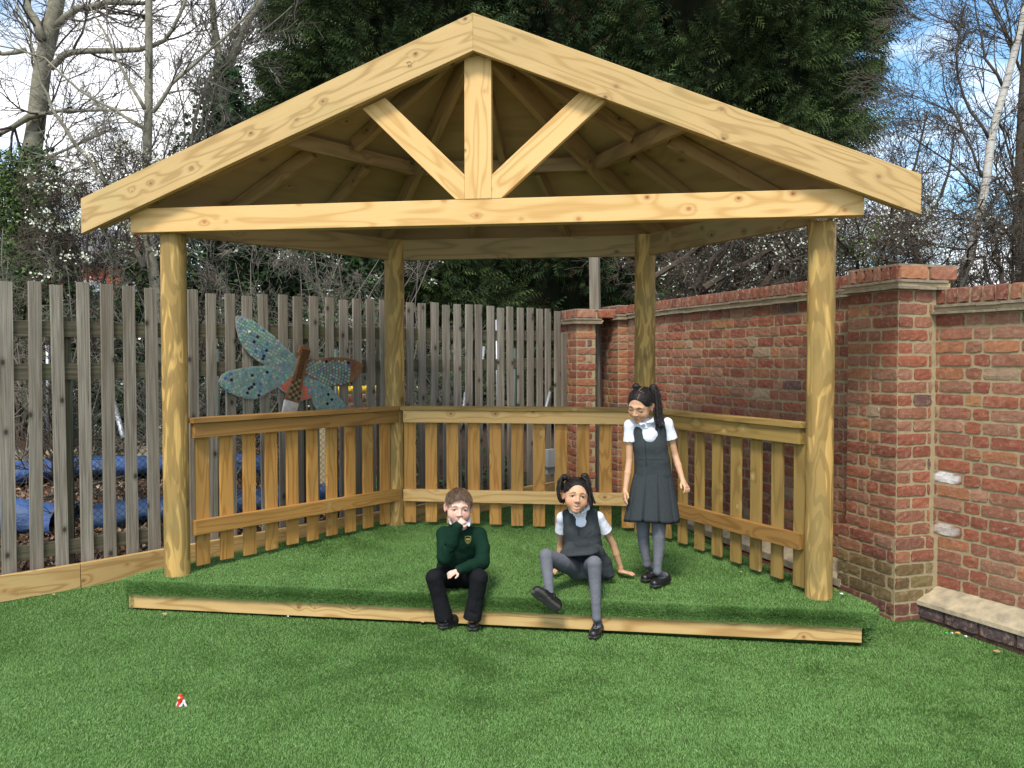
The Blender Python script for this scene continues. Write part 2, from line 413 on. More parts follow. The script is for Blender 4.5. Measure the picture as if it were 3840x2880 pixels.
def grey_wood():
    m = NT('weathered_grey_wood'); p = m.obj(9.0)
    f1 = m.noise(m.scale(p, (2.0, 90, 90)), 1., 4, .65, .3); f2 = m.noise(m.scale(p, (1.0, 14, 14)), 1., 3)
    c = m.ramp(f1, [(.28, (.10, .086, .068)), (.5, (.275, .245, .20)), (.72, (.43, .395, .335))])
    c = m.mix(m.math('MULTIPLY', m.ramp(f2, [(.45, 0.), (.7, 1.)]), .55), c, (.105, .085, .055))
    c = m.mix(m.math('MULTIPLY', m.rand(), .45), c, (.15, .125, .095))
    sep = m.n('ShaderNodeSeparateXYZ'); m.l(p, sep.inputs[0]); cmb = m.n('ShaderNodeCombineXYZ'); m.l(sep.outputs[0], cmb.inputs[0]); m.l(m.math('MULTIPLY', sep.outputs[2], 1.6), cmb.inputs[1])
    vo = m.n('ShaderNodeTexVoronoi', voronoi_dimensions='2D'); vo.inputs['Scale'].default_value = 2.4; m.l(cmb.outputs[0], vo.inputs['Vector'])
    c = m.mix(m.ramp(vo.outputs['Distance'], [(.03, .9), (.06, .3), (.12, 0.)]), c, (.035, .026, .02))
    m.bump(f1, .5, .006); return m.fin(c, .85, .15)
M['grey'] = grey_wood()
def grey2():
    m = NT('mossy_rail_wood'); p = m.obj(9.0)
    f1 = m.noise(m.scale(p, (2.0, 70, 70)), 1., 4, .65, .3)
    c = m.ramp(f1, [(.3, (.045, .038, .025)), (.5, (.10, .088, .06)), (.72, (.16, .145, .10))])
    c = m.mix(m.math('MULTIPLY', m.ramp(m.noise(p, 3, 4), [(.45, 0.), (.7, 1.)]), .5), c, (.085, .09, .04))
    m.bump(f1, .5, .006); return m.fin(c, .85, .15)
M['greyrail'] = grey2()
def brick_mat():
    m = NT('old_red_brick'); vc = m.n('ShaderNodeVertexColor', layer_name='Col'); p = m.obj(0)
    n1 = m.noise(p, 34, 5, .65, .6); n2 = m.noise(p, 11, 4, .6, .8); n3 = m.noise(p, 160, 3, .6)
    c = m.mix(m.math('MULTIPLY', m.ramp(n1, [(.52, 0.), (.66, 1.)]), .5), vc.outputs[0], (.42, .27, .2))
    c = m.mix(m.math('MULTIPLY', m.ramp(n2, [(.62, 0.), (.72, 1.)]), .4), c, (.46, .19, .08))
    c = m.mix(m.math('MULTIPLY', m.ramp(n1, [(.30, 1.), (.42, 0.)]), .55), c, (.10, .045, .045))
    c = m.mix(m.math('MULTIPLY', m.ramp(m.noise(p, 23, 5, .7, 1.2), [(.66, 0.), (.72, 1.)]), .7), c, (.62, .56, .48))
    c = m.mix(m.math('MULTIPLY', m.math('SUBTRACT', n3, .5), .9, clamp=True), c, (.12, .06, .05))
    m.bump(m.math('ADD', n1, m.math('MULTIPLY', n3, .5)), .8, .006); return m.fin(c, .88, .15)
M['brick'] = brick_mat()
def simple(name, col, rough=.6, spec=.3, nscale=0, namp=.2, ncol=None, bump=0, bd=.003, metal=0):
    m = NT(name); c = col
    if nscale:
        f = m.noise(m.obj(0), nscale, 5, .6, .3)
        c = m.mix(m.math('MULTIPLY', m.ramp(f, [(.35, 0.), (.68, 1.)]), namp), col, ncol or tuple(x*.45 for x in col))
        if bump: m.bump(f, bump, bd)
    m.b.inputs['Metallic'].default_value = metal
    return m.fin(c, rough, spec)
def vcol(name, rough=.7, spec=.3, nscale=0, namp=.2, mul=.55, bump=0, bd=.002, sss=0):
    m = NT(name); vc = m.n('ShaderNodeVertexColor', layer_name='Col'); c = vc.outputs[0]
    if nscale:
        f = m.noise(m.obj(0), nscale, 4, .6)
        c = m.mix(m.math('MULTIPLY', m.ramp(f, [(.3, 0.), (.7, 1.)]), namp), c, m.mix(1.0, c, (mul, mul, mul), 'MULTIPLY'))
        if bump: m.bump(f, bump, bd)
    if sss:
        m.b.inputs['Subsurface Weight'].default_value = sss; m.b.inputs['Subsurface Radius'].default_value = (.01, .004, .002); m.b.inputs['Subsurface Scale'].default_value = .6
    return m.fin(c, rough, spec)
M['mortar'] = simple('sandy_mortar', (.40, .32, .19), .95, .1, 28, .6, (.24, .20, .13), .5, .006)
M['tile'] = simple('creasing_tile', (.20, .15, .12), .9, .15, 20, .8, (.34, .30, .20), .6, .008)
M['stone'] = simple('weathered_stone', (.47, .39, .26), .9, .15, 13, .75, (.22, .19, .14), .8, .01)
M['leaf'] = vcol('foliage', .65, .25)
M['needle'] = vcol('conifer_foliage', .75, .12)
M['bark_grey'] = simple('grey_bark', (.27, .25, .19), .9, .1, 14, .7, (.10, .095, .06), .6, .01)
M['bark_dark'] = simple('dark_twig_bark', (.070, .056, .044), .9, .1, 20, .5, (.12, .10, .08), .4, .01)
M['bark_pale'] = simple('pale_twig_bark', (.19, .17, .14), .9, .1, 20, .5, (.12, .11, .09), .4, .01)
def birch():
    m = NT('birch_bark'); p = m.obj(0)
    f = m.noise(m.scale(p, (5, 5, 30)), 1., 4, .7, .4)
    c = m.ramp(f, [(.50, (.50, .48, .44)), (.60, (.35, .32, .28)), (.64, (.05, .04, .04))])
    m.bump(f, .5, .01); return m.fin(c, .8, .2)
M['birch'] = birch()
M['turf'] = simple('turf_backing', (.045, .09, .022), .95, .05, 60, .5)
M['blade'] = vcol('turf_fibre', .5, .35)
M['soil'] = simple('garden_soil', (.085, .055, .038), .95, .1, 18, .7, (.03, .022, .016), 1.0, .03)
M['chip'] = vcol('bark_chips', .9, .1)
M['galv'] = simple('galvanised_steel', (.42, .44, .47), .45, .5, 20, .3, None, 0, 0, .6)
M['wire'] = simple('green_wire', (.045, .075, .065), .5, .4)
M['tarp'] = simple('blue_tarpaulin', (.03, .095, .32), .6, .3, 7, .85, (.09, .12, .17), 1.0, .05)
M['tarp2'] = simple('navy_tarpaulin', (.012, .035, .10), .35, .5, 4, .5, (.05, .10, .2), .5, .03)
M['flower'] = simple('white_blossom', (.72, .74, .62), .8, .1)
M['purple'] = simple('purple_petals', (.16, .10, .5), .8, .1)
M['felt'] = simple('roof_felt', (.05, .07, .05), .95, .1, 30, .5)
M['rust'] = simple('rusty_board', (.15, .065, .038), .85, .15, 9, .8, (.30, .16, .07), .6, .01)
M['board'] = simple('grout_grey', (.30, .31, .28), .9, .1, 30, .4)
M['tess'] = vcol('glazed_tesserae', .18, .6)
M['white'] = simple('white_paint', (.62, .59, .55), .6, .3, 9, .6, (.30, .2, .13))
M['yellow'] = simple('yellow_plastic', (.75, .47, .03), .4, .4, 8, .2)
M['greyplastic'] = simple('grey_plastic', (.40, .42, .42), .4, .4, 8, .15)
M['zip'] = simple('dark_nail', (.03, .025, .02), .6, .3)
M['stamp'] = simple('faded_ink', (.24, .17, .08), .9, .1)
# ------------------------------------------------------------------ ground
def grid_sheet(name, x0, x1, y0, y1, nx, ny, fz, mat, kind='structure'):
    xs = np.linspace(x0, x1, nx); ys = np.linspace(y0, y1, ny)
    V = np.array([(x, y, fz(x, y)) for y in ys for x in xs])
    F = [(j*nx+i, j*nx+i+1, (j+1)*nx+i+1, (j+1)*nx+i) for j in range(ny-1) for i in range(nx-1)]
    o = link(name, mesh_np(name, V, np.array(F), smooth=True), mat); tag(o, kind=kind); return o
FD = Vector((math.cos(R(51.5)), math.sin(R(51.5)), 0)); FN = Vector((-FD.y, FD.x, 0)); F0 = Vector((-3.208, -.06, 0))
def beyond(x, y): return (Vector((x, y, 0))-F0).dot(FN)       # metres behind the picket fence line
def ground_z(x, y):
    b = beyond(x, y)
    z = lawn_z(x, y)-.09
    if b > .1: z += min(1, (b-.1)/6)*.45
    z += .03*mnoise.noise(Vector((x*.8, y*.8, 3)))*(1 if b > .3 else 0)
    if y > 14: z = z
    return z
o = grid_sheet('ground', -60, 60, -14, 110, 160, 170, ground_z, M['soil'])
tag(o, 'brown garden soil and leaf litter beyond the fences', None)
def lawn_poly():
    # the carpet reaches the fence edging on the left and the wall on the right
    a = F0 - FD*3.2 - FN*.075; b = F0 + FD*5.5 - FN*.06
    pts = [(-7.2, -9), (8, -9), (8, -5.5), (2.82, .5), (1.25, 3.9), (b.x, b.y), (a.x, a.y), (-7.2, -5)]
    return pts
def inside(x, y, poly):
    c = False; j = len(poly)-1
    for i in range(len(poly)):
        xi, yi = poly[i]; xj, yj = poly[j]
        if (yi > y) != (yj > y) and x < (xj-xi)*(y-yi)/(yj-yi)+xi: c = not c
        j = i
    return c
LP = lawn_poly()
bm = bmesh.new()
bmesh.ops.create_grid(bm, x_segments=90, y_segments=80, size=1)
for v in bm.verts: v.co.x = v.co.x*7.7+.4; v.co.y = v.co.y*7.0-2.0
def clip(bm, p, n):
    bmesh.ops.bisect_plane(bm, geom=bm.verts[:]+bm.edges[:]+bm.faces[:], plane_co=p, plane_no=n, clear_outer=True)
clip(bm, F0-FN*.06, FN)
WN = Vector((math.cos(R(17.6)+YAW), math.sin(R(17.6)+YAW), 0)); WD = Vector((-WN.y, WN.x, 0))     # wall run direction (away) and its back normal
PA = Vector((2.57, .359, 0))
clip(bm, PA+WN*.35, WN)
for v in bm.verts: v.co.z = lawn_z(v.co.x, v.co.y)
me = bpy.data.meshes.new('lawn'); bm.to_mesh(me); bm.free()
lawn = link('lawn', me, M['turf']); tag(lawn, kind='structure')

# ------------------------------------------------------------------ brickwork
PAL = [((.33, .095, .060), 3.4), ((.25, .068, .050), 2.8), ((.29, .115, .085), 3.6), ((.38, .15, .085), 1.5), ((.34, .165, .125), 2.6), ((.085, .06, .075), .25), ((.44, .21, .10), .35), ((.40, .29, .23), .4)]
PALW = np.cumsum([w for _, w in PAL]); PALW = PALW/PALW[-1]
def brick_col(shift=0):
    c = np.array(PAL[int(np.searchsorted(PALW, random.random()))][0]); c = c*random.uniform(.78, 1.15)*np.array((1.0, 1.12, .93))
    c = c*.72+np.array((.31, .125, .085))*.28
    if shift: c = c*(1-shift)+np.array((.10, .055, .05))*shift
    return c
class Bricks:
    def __init__(s): s.V = []; s.F = []; s.C = []; s.n = 0; s.cen = []
    def brick(s, o, dx, dz, dn, w, h, col, nx=None, prot=.006, depth=.03, edge=.0035):
        """front-faced rough brick: o lower-left corner on mortar plane, dx right, dz up, dn outwards"""
        nx = nx or max(3, int(w/.035)); nz = 3
        pr = prot+random.uniform(-.0025, .004)
        base = s.n
        for j in range(nz+1):
            for i in range(nx+1):
                fx = i/nx; fz = j/nz
                x = edge+fx*(w-2*edge); z = edge+fz*(h-2*edge)
                bord = i in (0, nx) or j in (0, nz)
                if bord: x += random.uniform(-.0035, .0035); z += random.uniform(-.003, .003)
                if (i in (0, nx)) and (j in (0, nz)): x += (.003 if i == 0 else -.003); z += (.003 if j == 0 else -.003)
                y = pr+random.uniform(-.002, .002) - (.0015 if bord else 0)
                s.V.append(tuple(o+dx*x+dz*z+dn*y)); s.C.append(tuple(col*random.uniform(.9, 1.08)))
        for j in range(nz):
            for i in range(nx):
                a = base+j*(nx+1)+i; s.F.append((a, a+1, a+nx+2, a+nx+1))
        edgeidx = [j0 for j0 in range(nx+1)]+[(j+1)*(nx+1)+nx for j in range(nz)]+[nz*(nx+1)+nx-1-i for i in range(nx)]+[(nz-1-j)*(nx+1) for j in range(nz-1)]
        m = len(edgeidx); b2 = base+(nx+1)*(nz+1)
        for e in edgeidx:
            i, j = e % (nx+1), e//(nx+1)
            x = i/nx*w+ (0.0015 if i == 0 else -.0015 if i == nx else 0); z = j/nz*h+(.0015 if j == 0 else -.0015 if j == nz else 0)
            s.V.append(tuple(o+dx*x+dz*z-dn*depth)); s.C.append(tuple(col*.8))
        for q in range(m):
            s.F.append((base+edgeidx[q], b2+q, b2+(q+1) % m, base+edgeidx[(q+1) % m]))
        s.n = len(s.V); s.cen.append((o+dx*w/2+dz*h/2, base, s.n))
    def mesh(s, name): return mesh_np(name, np.array(s.V), np.array(s.F), np.array(s.C), False)
CH = .0826
def face_bricks(B, o, dx, dn, length, z0, z1, start=0, ends=(0, 0), shift=lambda x, z: 0, flip=0):
    dz = Vector((0, 0, 1)); nrow = int(round((z1-z0)/CH)); ch = (z1-z0)/nrow; J = .010
    SB, HB = .2245, .110
    for r in range(nrow):
        z = z0+r*ch
        x = -(.0 if (r+flip) % 2 == 0 else .067) - start
        k = (r+flip) % 2
        seq = k
        while x < length-.01:
            w = (SB if seq == 0 else HB)
            a, b = max(0, x), min(length, x+w)
            if b-a > .03: B.brick(o+dx*a+dz*(z-o.z+J*.5), dx, dz, dn, b-a, ch-J, brick_col(shift(a, z)))
            x += w+J; seq = 1-seq
def soldier_row(B, o, dx, dn, length, h, depth=.03, w=.073):
    n = max(1, int(round(length/(w+.011)))); p = length/n
    for i in range(n):
        B.brick(o+dx*(i*p+.005), dx, Vector((0, 0, 1)), dn, p-.011, h, brick_col(.35), nx=3, prot=.006+random.uniform(-.004, .006), edge=.009)
def lay_row(B, o, dx, dn, length, h, n):
    p = length/n
    for i in range(n): B.brick(o+dx*(i*p+.005), dx, Vector((0, 0, 1)), dn, p-.011, h, brick_col(), nx=6, edge=.011)
def slab(mb, o, dx, dn, L_, z0, z1, d0, d1, M_=None):
    """box: along dx from o, from depth -d0 (into wall) to +d1 outwards"""
    m = frame_m(o, dx, (0, 0, 1)); yl = m.col[1].to_3d(); sgn = 1 if yl.dot(dn) > 0 else -1
    y0, y1 = (-d0*sgn, d1*sgn); mb.box((L_/2, (y0+y1)/2, (z0+z1)/2-o.z), (L_/2, abs(y1-y0)/2, (z1-z0)/2), m)
def tiles(mb, o, dx, dn, L_, z, d0, over, th=.016):
    x = 0
    while x < L_-.001:
        w = min(random.uniform(.15, .17), L_-x)
        m = frame_m(o+dx*x, dx, (0, 0, 1)); yl = m.col[1].to_3d(); sgn = 1 if yl.dot(dn) > 0 else -1
        ov = over+random.uniform(-.006, .006); dzz = random.uniform(-.0025, .0025)
        mb.box(((w-.003)/2, sgn*(ov-d0)/2, z-o.z+th/2+dzz), ((w-.003)/2, (ov+d0)/2, th/2), m); x += w

# --- far wall, behind the shelter's right side
far_n = -WN      # outward normal (towards the lawn)
w_face = PA + WN*.115
Zc, Zt = 1.848, 1.906      # creasing bottom/top
pier1 = atpl(2319, 1300, PA, WN)         # near corner of the end pier, same plane as the pillar's front
s_end = (pier1-PA).dot(WD)
root = empty('brick_wall', w_face, 'long stretch of old red brick wall running behind the shelter to its end pier', 'brick wall')
Lw = s_end-.463
def shade_low(x, z): return .5*max(0, min(1, (.05-z)/.15))
o0 = w_face+WD*.463; o0.z = 0
B = Bricks(); zb = -.30
ledge_z = 0.0
face_bricks(B, Vector((o0.x, o0.y, ledge_z)), WD, far_n, Lw, ledge_z, Zc, .05)
link('brick_face', B.mesh('brick_face'), M['brick'], root)
mb = MB(); slab(mb, Vector((o0.x, o0.y, 0)), WD, far_n, Lw, -.4, Zc, .23, 0); slab(mb, Vector((o0.x, o0.y, 0)), WD, far_n, Lw, Zt-.002, Zt+.088, .23, -.012)
slab(mb, Vector((o0.x, o0.y, 0)), WD, far_n, Lw, Zc+.018, Zc+.041, .22, .018)
mb.build('mortar', M['mortar'], root)
B = Bricks(); soldier_row(B, Vector((o0.x, o0.y, Zt))+far_n*.004, WD, far_n, Lw, .098); link('coping', B.mesh('coping'), M['brick'], root)
mb = MB(); tiles(mb, Vector((o0.x, o0.y, 0)), WD, far_n, Lw, Zc, .2, .045); tiles(mb, Vector((o0.x, o0.y, 0)), WD, far_n, Lw, Zc+.042, .2, .035); mb.build('creasing_tiles', M['tile'], root)
mb = MB()
m = frame_m(Vector((o0.x, o0.y, 0)), WD, (0, 0, 1)); yl = m.col[1].to_3d(); sg = 1 if yl.dot(far_n) > 0 else -1
mb.add([m @ Vector(p) for p in [(0, 0, ledge_z+.01), (0, sg*.16, ledge_z-.08), (0, sg*.16, -.13), (0, 0, -.13), (Lw, 0, ledge_z+.01), (Lw, sg*.16, ledge_z-.08), (Lw, sg*.16, -.13), (Lw, 0, -.13)]],
       [(0, 1, 5, 4), (1, 2, 6, 5), (2, 3, 7, 6), (0, 3, 2, 1), (4, 5, 6, 7)])
mb.build('stone_ledge', M['stone'], root)
B = Bricks(); lay_row(B, Vector((o0.x, o0.y, -.215))+far_n*.15, WD, far_n, Lw, .075, int(Lw/.24)); link('plinth', B.mesh('plinth'), M['brick'], root)

def pillar(corner, label, zt, plinth_z=None, depth_n=.26, front=.463, z_lo=-.3):
    """near corner at `corner`; front face runs along WD, near side face runs along WN"""
    root = empty('brick_pillar', corner, label, 'brick pillar'); c = Vector((corner.x, corner.y, 0)); up = Vector((0, 0, 1))
    zc = zt-.162; B = Bricks(); lo = plinth_z if plinth_z is not None else z_lo
    nrow = int(round((zc-lo)/CH)); ch = (zc-lo)/nrow; J = .011
    for r in range(nrow):
        z = lo+r*ch
        cor = brick_col()
        # front face (seen from the lawn), x from far end to near corner
        segs = [(0, .2235), (.2345, front)] if r % 2 == 0 else [(0, .109), (.12, .188), (.199, .308), (.319, front)]
        for k, (a, b) in enumerate(segs):
            B.brick(c+WD*(front-a)+up*(z+J*.5), -WD, up, -WN, b-a, ch-J, cor if k == len(segs)-1 else brick_col())
        segs = [(0, .109), (.12, depth_n)] if r % 2 == 0 else [(0, .2235), (.2345, depth_n)]
        for k, (a, b) in enumerate(segs):
            if b-a > .015: B.brick(c+WN*a+up*(z+J*.5), WN, up, -WD, b-a, ch-J, cor if k == 0 else brick_col())
    link('brick_face', B.mesh('brick_face'), M['brick'], root)
    mb = MB(); mm = frame_m(c, WD, (0, 0, 1)); sg = 1 if mm.col[1].to_3d().dot(WN) > 0 else -1
    mb.box((front/2, sg*depth_n/2*1.2, (zc+z_lo)/2), (front/2, depth_n/2*1.2, (zc-z_lo)/2), mm)
    mb.box((front/2, sg*(depth_n+.1)/2, zc+.03), (front/2+.02, (depth_n+.1)/2+.02, .0115), mm)
    mb.box((front/2, sg*(depth_n+.1)/2, zt-.055), (front/2-.012, (depth_n+.1)/2-.012, .048), mm)
    mb.build('mortar', M['mortar'], root)
    mb = MB()
    for k, (zz, ov) in enumerate(((zc, .045), (zc+.042, .033))):
        tiles(mb, c+WD*(front+ov)-WN*0, -WD, -WN, front+2*ov, zz, .2, ov)
        tiles(mb, c-WN*ov, WN, -WD, depth_n+.1+ov, zz, .2, ov)
    mb.build('creasing_tiles', M['tile'], root)
    B = Bricks()
    soldier_row(B, c+WD*(front+.003)-WN*.003+up*(zt-.104), -WD, -WN, front+.006, .1)
    n = 2; lay_row(B, c-WD*.003-WN*.003+up*(zt-.104), WN, -WD, .47, .1, n)
    link('coping', B.mesh('coping'), M['brick'], root)
    mb = MB(); mb.box((front/2, sg*.235, zt-.01), (front/2, .235, .008), mm); mb.build('coping_top', M['tile'], root)
    if plinth_z is not None:
        B = Bricks(); nr = int(round((plinth_z-z_lo)/CH)); ch = (plinth_z-z_lo)/nr; e = .035
        c2 = c-WN*e-WD*e
        for r in range(nr):
            z = z_lo+r*ch; sh = .65 if r < nr-3 else .25
            def gc():
                col = brick_col(sh)
                if r in (nr-5, nr-4, nr-3) : col = col*.35+np.array((.17, .15, .055))*.65*random.uniform(.5, 1.3)
                return col
            a = 0
            for w in ([.2235, .2235, .09] if r % 2 else [.109, .2235, .16]):
                b = min(a+w, front+2*e); 
                if b-a > .03: B.brick(c2+WD*(front+2*e-a)+up*(z+J*.5), -WD, up, -WN, b-a, ch-J, gc())
                a = b+J
            a = 0
            for w in ([.109, .18] if r % 2 else [.2235, .09]):
                b = min(a+w, depth_n+e)
                if b-a > .03: B.brick(c2+WN*a+up*(z+J*.5), WN, up, -WD, b-a, ch-J, gc())
                a = b+J
        link('plinth', B.mesh('plinth'), M['brick'], root)
        mb = MB(); mb.box((front/2, sg*(depth_n/2), (plinth_z-.01+z_lo)/2), (front/2+e, depth_n/2+e, (plinth_z-.01-z_lo)/2), mm)
        mb.build('plinth_mortar', M['mortar'], root)
    return root
pillar(PA, 'tall square red brick pillar nearest the camera with mossy plinth, beside the front right post', 2.017, .305, .26, .463, -.27)
pillar(pier1, 'brick pier ending the long wall, half hidden behind the back right shelter post', 2.00, None, .115)
pier2 = atd(2163, 1300, 9.25)
pillar(Vector((pier2.x, pier2.y, 0)), 'bright orange brick pier standing alone where the picket fence ends', 1.955, None, .18)

# --- near wall, right edge of the photograph
NA = R(25.2)+YAW; ND = Vector((-math.sin(NA), math.cos(NA), 0)); NN = Vector((math.cos(NA), math.sin(NA), 0))
J0 = Vector((2.825, .51, 0)); Ln = 3.2
root = empty('brick_wall', J0, 'red brick wall at the right edge with sloping stone ledge, nearer than the pillar', 'brick wall')
B = Bricks(); dx = -ND
face_bricks(B, Vector((J0.x, J0.y, -.025)), dx, -NN, Ln, 0.0-.025, 1.70, .0)
for uv, wc in (((3538, 1816), (.78, .76, .77)), ((3530, 2012), (.55, .50, .46))):
    q = atpl(uv[0], uv[1], J0, NN); k_ = min(B.cen, key=lambda c_: (c_[0]-q).length)
    for i_ in range(k_[1], k_[2]):
        if (Vector(B.V[i_])-k_[0]).length < .075: B.C[i_] = wc
link('brick_face', B.mesh('brick_face'), M['brick'], root)
mb = MB(); slab(mb, J0, dx, -NN, Ln, -.4, 1.70, .23, 0); slab(mb, J0, dx, -NN, Ln, 1.72, 1.742, .22, .018); slab(mb, J0, dx, -NN, Ln, 1.756, 1.855, .23, -.012)
mb.build('mortar', M['mortar'], root)
mb = MB(); tiles(mb, J0+dx*.0, dx, -NN, Ln, 1.70, .2, .05); tiles(mb, J0, dx, -NN, Ln, 1.742, .2, .035); mb.build('creasing_tiles', M['tile'], root)
B = Bricks(); soldier_row(B, Vector((J0.x, J0.y, 1.762))-NN*.004, dx, -NN, Ln, .103); link('coping', B.mesh('coping'), M['brick'], root)
m = frame_m(J0, dx, (0, 0, 1)); sg = 1 if m.col[1].to_3d().dot(-NN) > 0 else -1
bmx = bmesh.new(); n = 60; rows = []
for i in range(n+1):
    x = -.02+(Ln+.02)*i/n; j = lambda s_: mnoise.noise(Vector((x*9, s_*5, 1)))*.006
    prof = [(-.01, -.018), (.05, -.04+j(1)), (.11, -.07+j(2)), (.165+j(3), -.10+j(4)), (.168+j(5), -.125), (.02, -.13)]
    rows.append([bmx.verts.new(m @ Vector((x, sg*a, b))) for a, b in prof])
for i in range(n):
    for k in range(5): bmx.faces.new((rows[i][k], rows[i][k+1], rows[i+1][k+1], rows[i+1][k]))
bmx.faces.new(rows[0])
me = bpy.data.meshes.new('stone_ledge'); bmx.to_mesh(me); bmx.free(); link('stone_ledge', me, M['stone'], root)
B = Bricks()
x = 0
while x < Ln:
    w = random.choice((.22, .22, .105)); B.brick(Vector((J0.x, J0.y, 0))+dx*x-NN*.15+Vector((0, 0, -.205)), dx, Vector((0, 0, 1)), -NN, w, .085, np.array((.10, .075, .075))*random.uniform(.7, 1.2)); x += w+.011
x = .03
while x < Ln:
    w = random.choice((.22, .22, .105)); B.brick(Vector((J0.x, J0.y, 0))+dx*x-NN*.14+Vector((0, 0, -.29)), dx, Vector((0, 0, 1)), -NN, w, .085, np.array((.15, .055, .045))*random.uniform(.6, 1.2)); x += w+.011
link('plinth', B.mesh('plinth'), M['brick'], root)
mb = MB(); slab(mb, J0, dx, -NN, Ln, -.5, -.128, .1, .148); mb.build('plinth_mortar', M['soil'], root)

# ------------------------------------------------------------------ picket fence
SP = [(-0.017, 0.089), (0.149, 0.081), (0.314, 0.081), (0.478, 0.081), (0.634, 0.085), (0.791, 0.083), (0.951, 0.087), (1.108, 0.076), (1.264, 0.075), (1.41, 0.077), (1.564, 0.08), (1.714, 0.082), (1.866, 0.081), (2.021, 0.079), (2.168, 0.083), (2.32, 0.082), (2.464, 0.077), (2.609, 0.083), (2.756, 0.084), (2.9, 0.083), (3.045, 0.08), (3.191, 0.08), (3.333, 0.075), (3.478, 0.081), (3.627, 0.084), (3.77, 0.079), (3.912, 0.083), (4.054, 0.084), (4.196, 0.082), (4.344, 0.084), (4.488, 0.084), (4.632, 0.082), (4.772, 0.083), (4.915, 0.085), (5.057, 0.082), (5.19, 0.079), (5.333, 0.086)]
SP = [(-.17-.155*k, .082) for k in range(13, -1, -1)]+SP
fence = empty('picket_fence', F0, 'tall weathered grey picket fence running from the left edge back to the brick piers', 'picket fence')
for s_, w in SP:
    p = F0+FD*s_; zt = 1.952+random.gauss(0, .010); zb_ = lawn_z(p.x, p.y)-.03; tl = random.gauss(0, .008)
    timber('picket', Vector((p.x, p.y, zb_)), Vector((p.x, p.y, zt))+FD*tl, w, .022, M['grey'], fence, up=FD, bev=.002, jit=.0006)
for z0, z1 in ((1.56, 1.668), (1.262, 1.375), (.06, .162)):
    s0 = -2.6
    while s0 < 5.35:
        s1 = min(s0+random.choice((1.75, 1.8)), 5.38)
        rise = .03*s0*0
        ofs = .028
        zz = (z0+z1)/2+(.02+.006*s0 if z0 > 1 else .012*s0)
        timber('rail', F0+FD*s0+FN*ofs+Vector((0, 0, zz)), F0+FD*(s1-.004)+FN*ofs+Vector((0, 0, zz+.006)), z1-z0, .038, M['greyrail'], fence, bev=.003)
        s0 = s1
for s_ in (-2.5, -1.0, .36, 2.22, 3.1, 4.2):
    p = F0+FD*s_+FN*.10; timber('fence_post', Vector((p.x, p.y, -.35)), Vector((p.x, p.y, 1.72)), .10, .085, M['greyrail'], fence, up=FD)
p = F0+FD*5.46+FN*-.0; timber('fence_post', Vector((p.x, p.y, -.3)), Vector((p.x, p.y, 1.70)), .155, .07, M['grey'], fence, up=FD)
# edging boards along the foot of the fence
def edging(s0, s1, off0, off1, label, h=.172):
    a = F0+FD*s0-FN*off0; b = F0+FD*s1-FN*off1
    a.z = lawn_z(a.x, a.y)+h/2-.002; b.z = lawn_z(b.x, b.y)+h/2-.002
    o = timber('edging_board', a, b, h, .045, M['edge'], None); tag(o, label, 'edging board', 'timber edging boards along the fence')
edging(-2.7, .40, .10, .078, 'timber edging board under the fence at the far left of the lawn')
edging(.405, 2.8, .078, .055, 'timber edging board butting the left one, running behind the front left post')
edging(2.805, 5.3, .055, .05, 'timber edging board seen between the slats behind the back railing')
# leaning tall post between the piers
pp = atd(2236, 1500, 9.62)
o = timber('tall_post', Vector((pp.x+.02, pp.y, -.2)), Vector((pp.x-.035, pp.y, 3.3)), .105, .09, M['grey'], None, up=Vector((1, -.2, 0))); tag(o, 'tall bare grey timber post rising between the two brick piers', 'post')
# ------------------------------------------------------------------ the shelter
RP = .081
PF = {'fl': Vector((-2.05, 0, 0)), 'fr': Vector((2.05, .09, 0)), 'bl': Vector((-1.025, 1.646, 0)), 'br': Vector((1.025, 1.646, 0))}
ZB, ZBT = 2.236, 2.40
sh = empty('timber_shelter', (0, 0, 0), 'open fronted half hexagonal timber shelter of pale new pine with round posts and slatted railings', 'shelter')
for k, zt in (('fl', 2.238), ('fr', 2.239), ('bl', 2.40), ('br', 2.40)):
    p = PF[k]; n = 24
    prof = [(-.15+ (zt+.15)*i/n, RP*(1+.012*math.sin(i*1.3+len(k)))) for i in range(n+1)]
    prof[-1] = (zt, RP*.975); prof.insert(-1, (zt-.006, RP))
    lathe('post', prof, M['post'], sh, Matrix.Translation(p) @ Matrix.Rotation(random.uniform(0, 6), 4, 'Z'), jit=.03)
# tie beam, king post, struts
YB = -.13
timber('tie_beam', (-2.27, YB+.05, (2.238+2.39)/2), (2.235, YB+.05, (2.243+2.395)/2), .153, .10, M['beam'], sh)
timber('king_post', (-.0, YB+.025, 2.393), (-.0, YB+.025, 3.34), .165, .06, M['beam'], sh, up=(1, 0, 0))
kx = .083
def strut(sgn, xt, zt_):
    a = Vector((sgn*(kx-.02), YB+.025, 2.42)); b = Vector((xt, YB+.025, zt_)); d = (b-a).normalized(); b2 = b+d*.25; a2 = a-d*.2
    timber('strut', a2, b2, .145, .055, M['beam'], sh, up=Vector((-d.z, 0, d.x)), cut=[(Vector((sgn*kx, 0, 0)), Vector((-sgn, 0, 0))), (Vector((0, 0, 2.393)), Vector((0, 0, -1))), (Vector((0, 0, 3.262)), Vector((sgn*.378, 0, .925)))])
# positions measured on the beam plane
strut(-1, -.62, 2.965); strut(1, .70, 2.985)
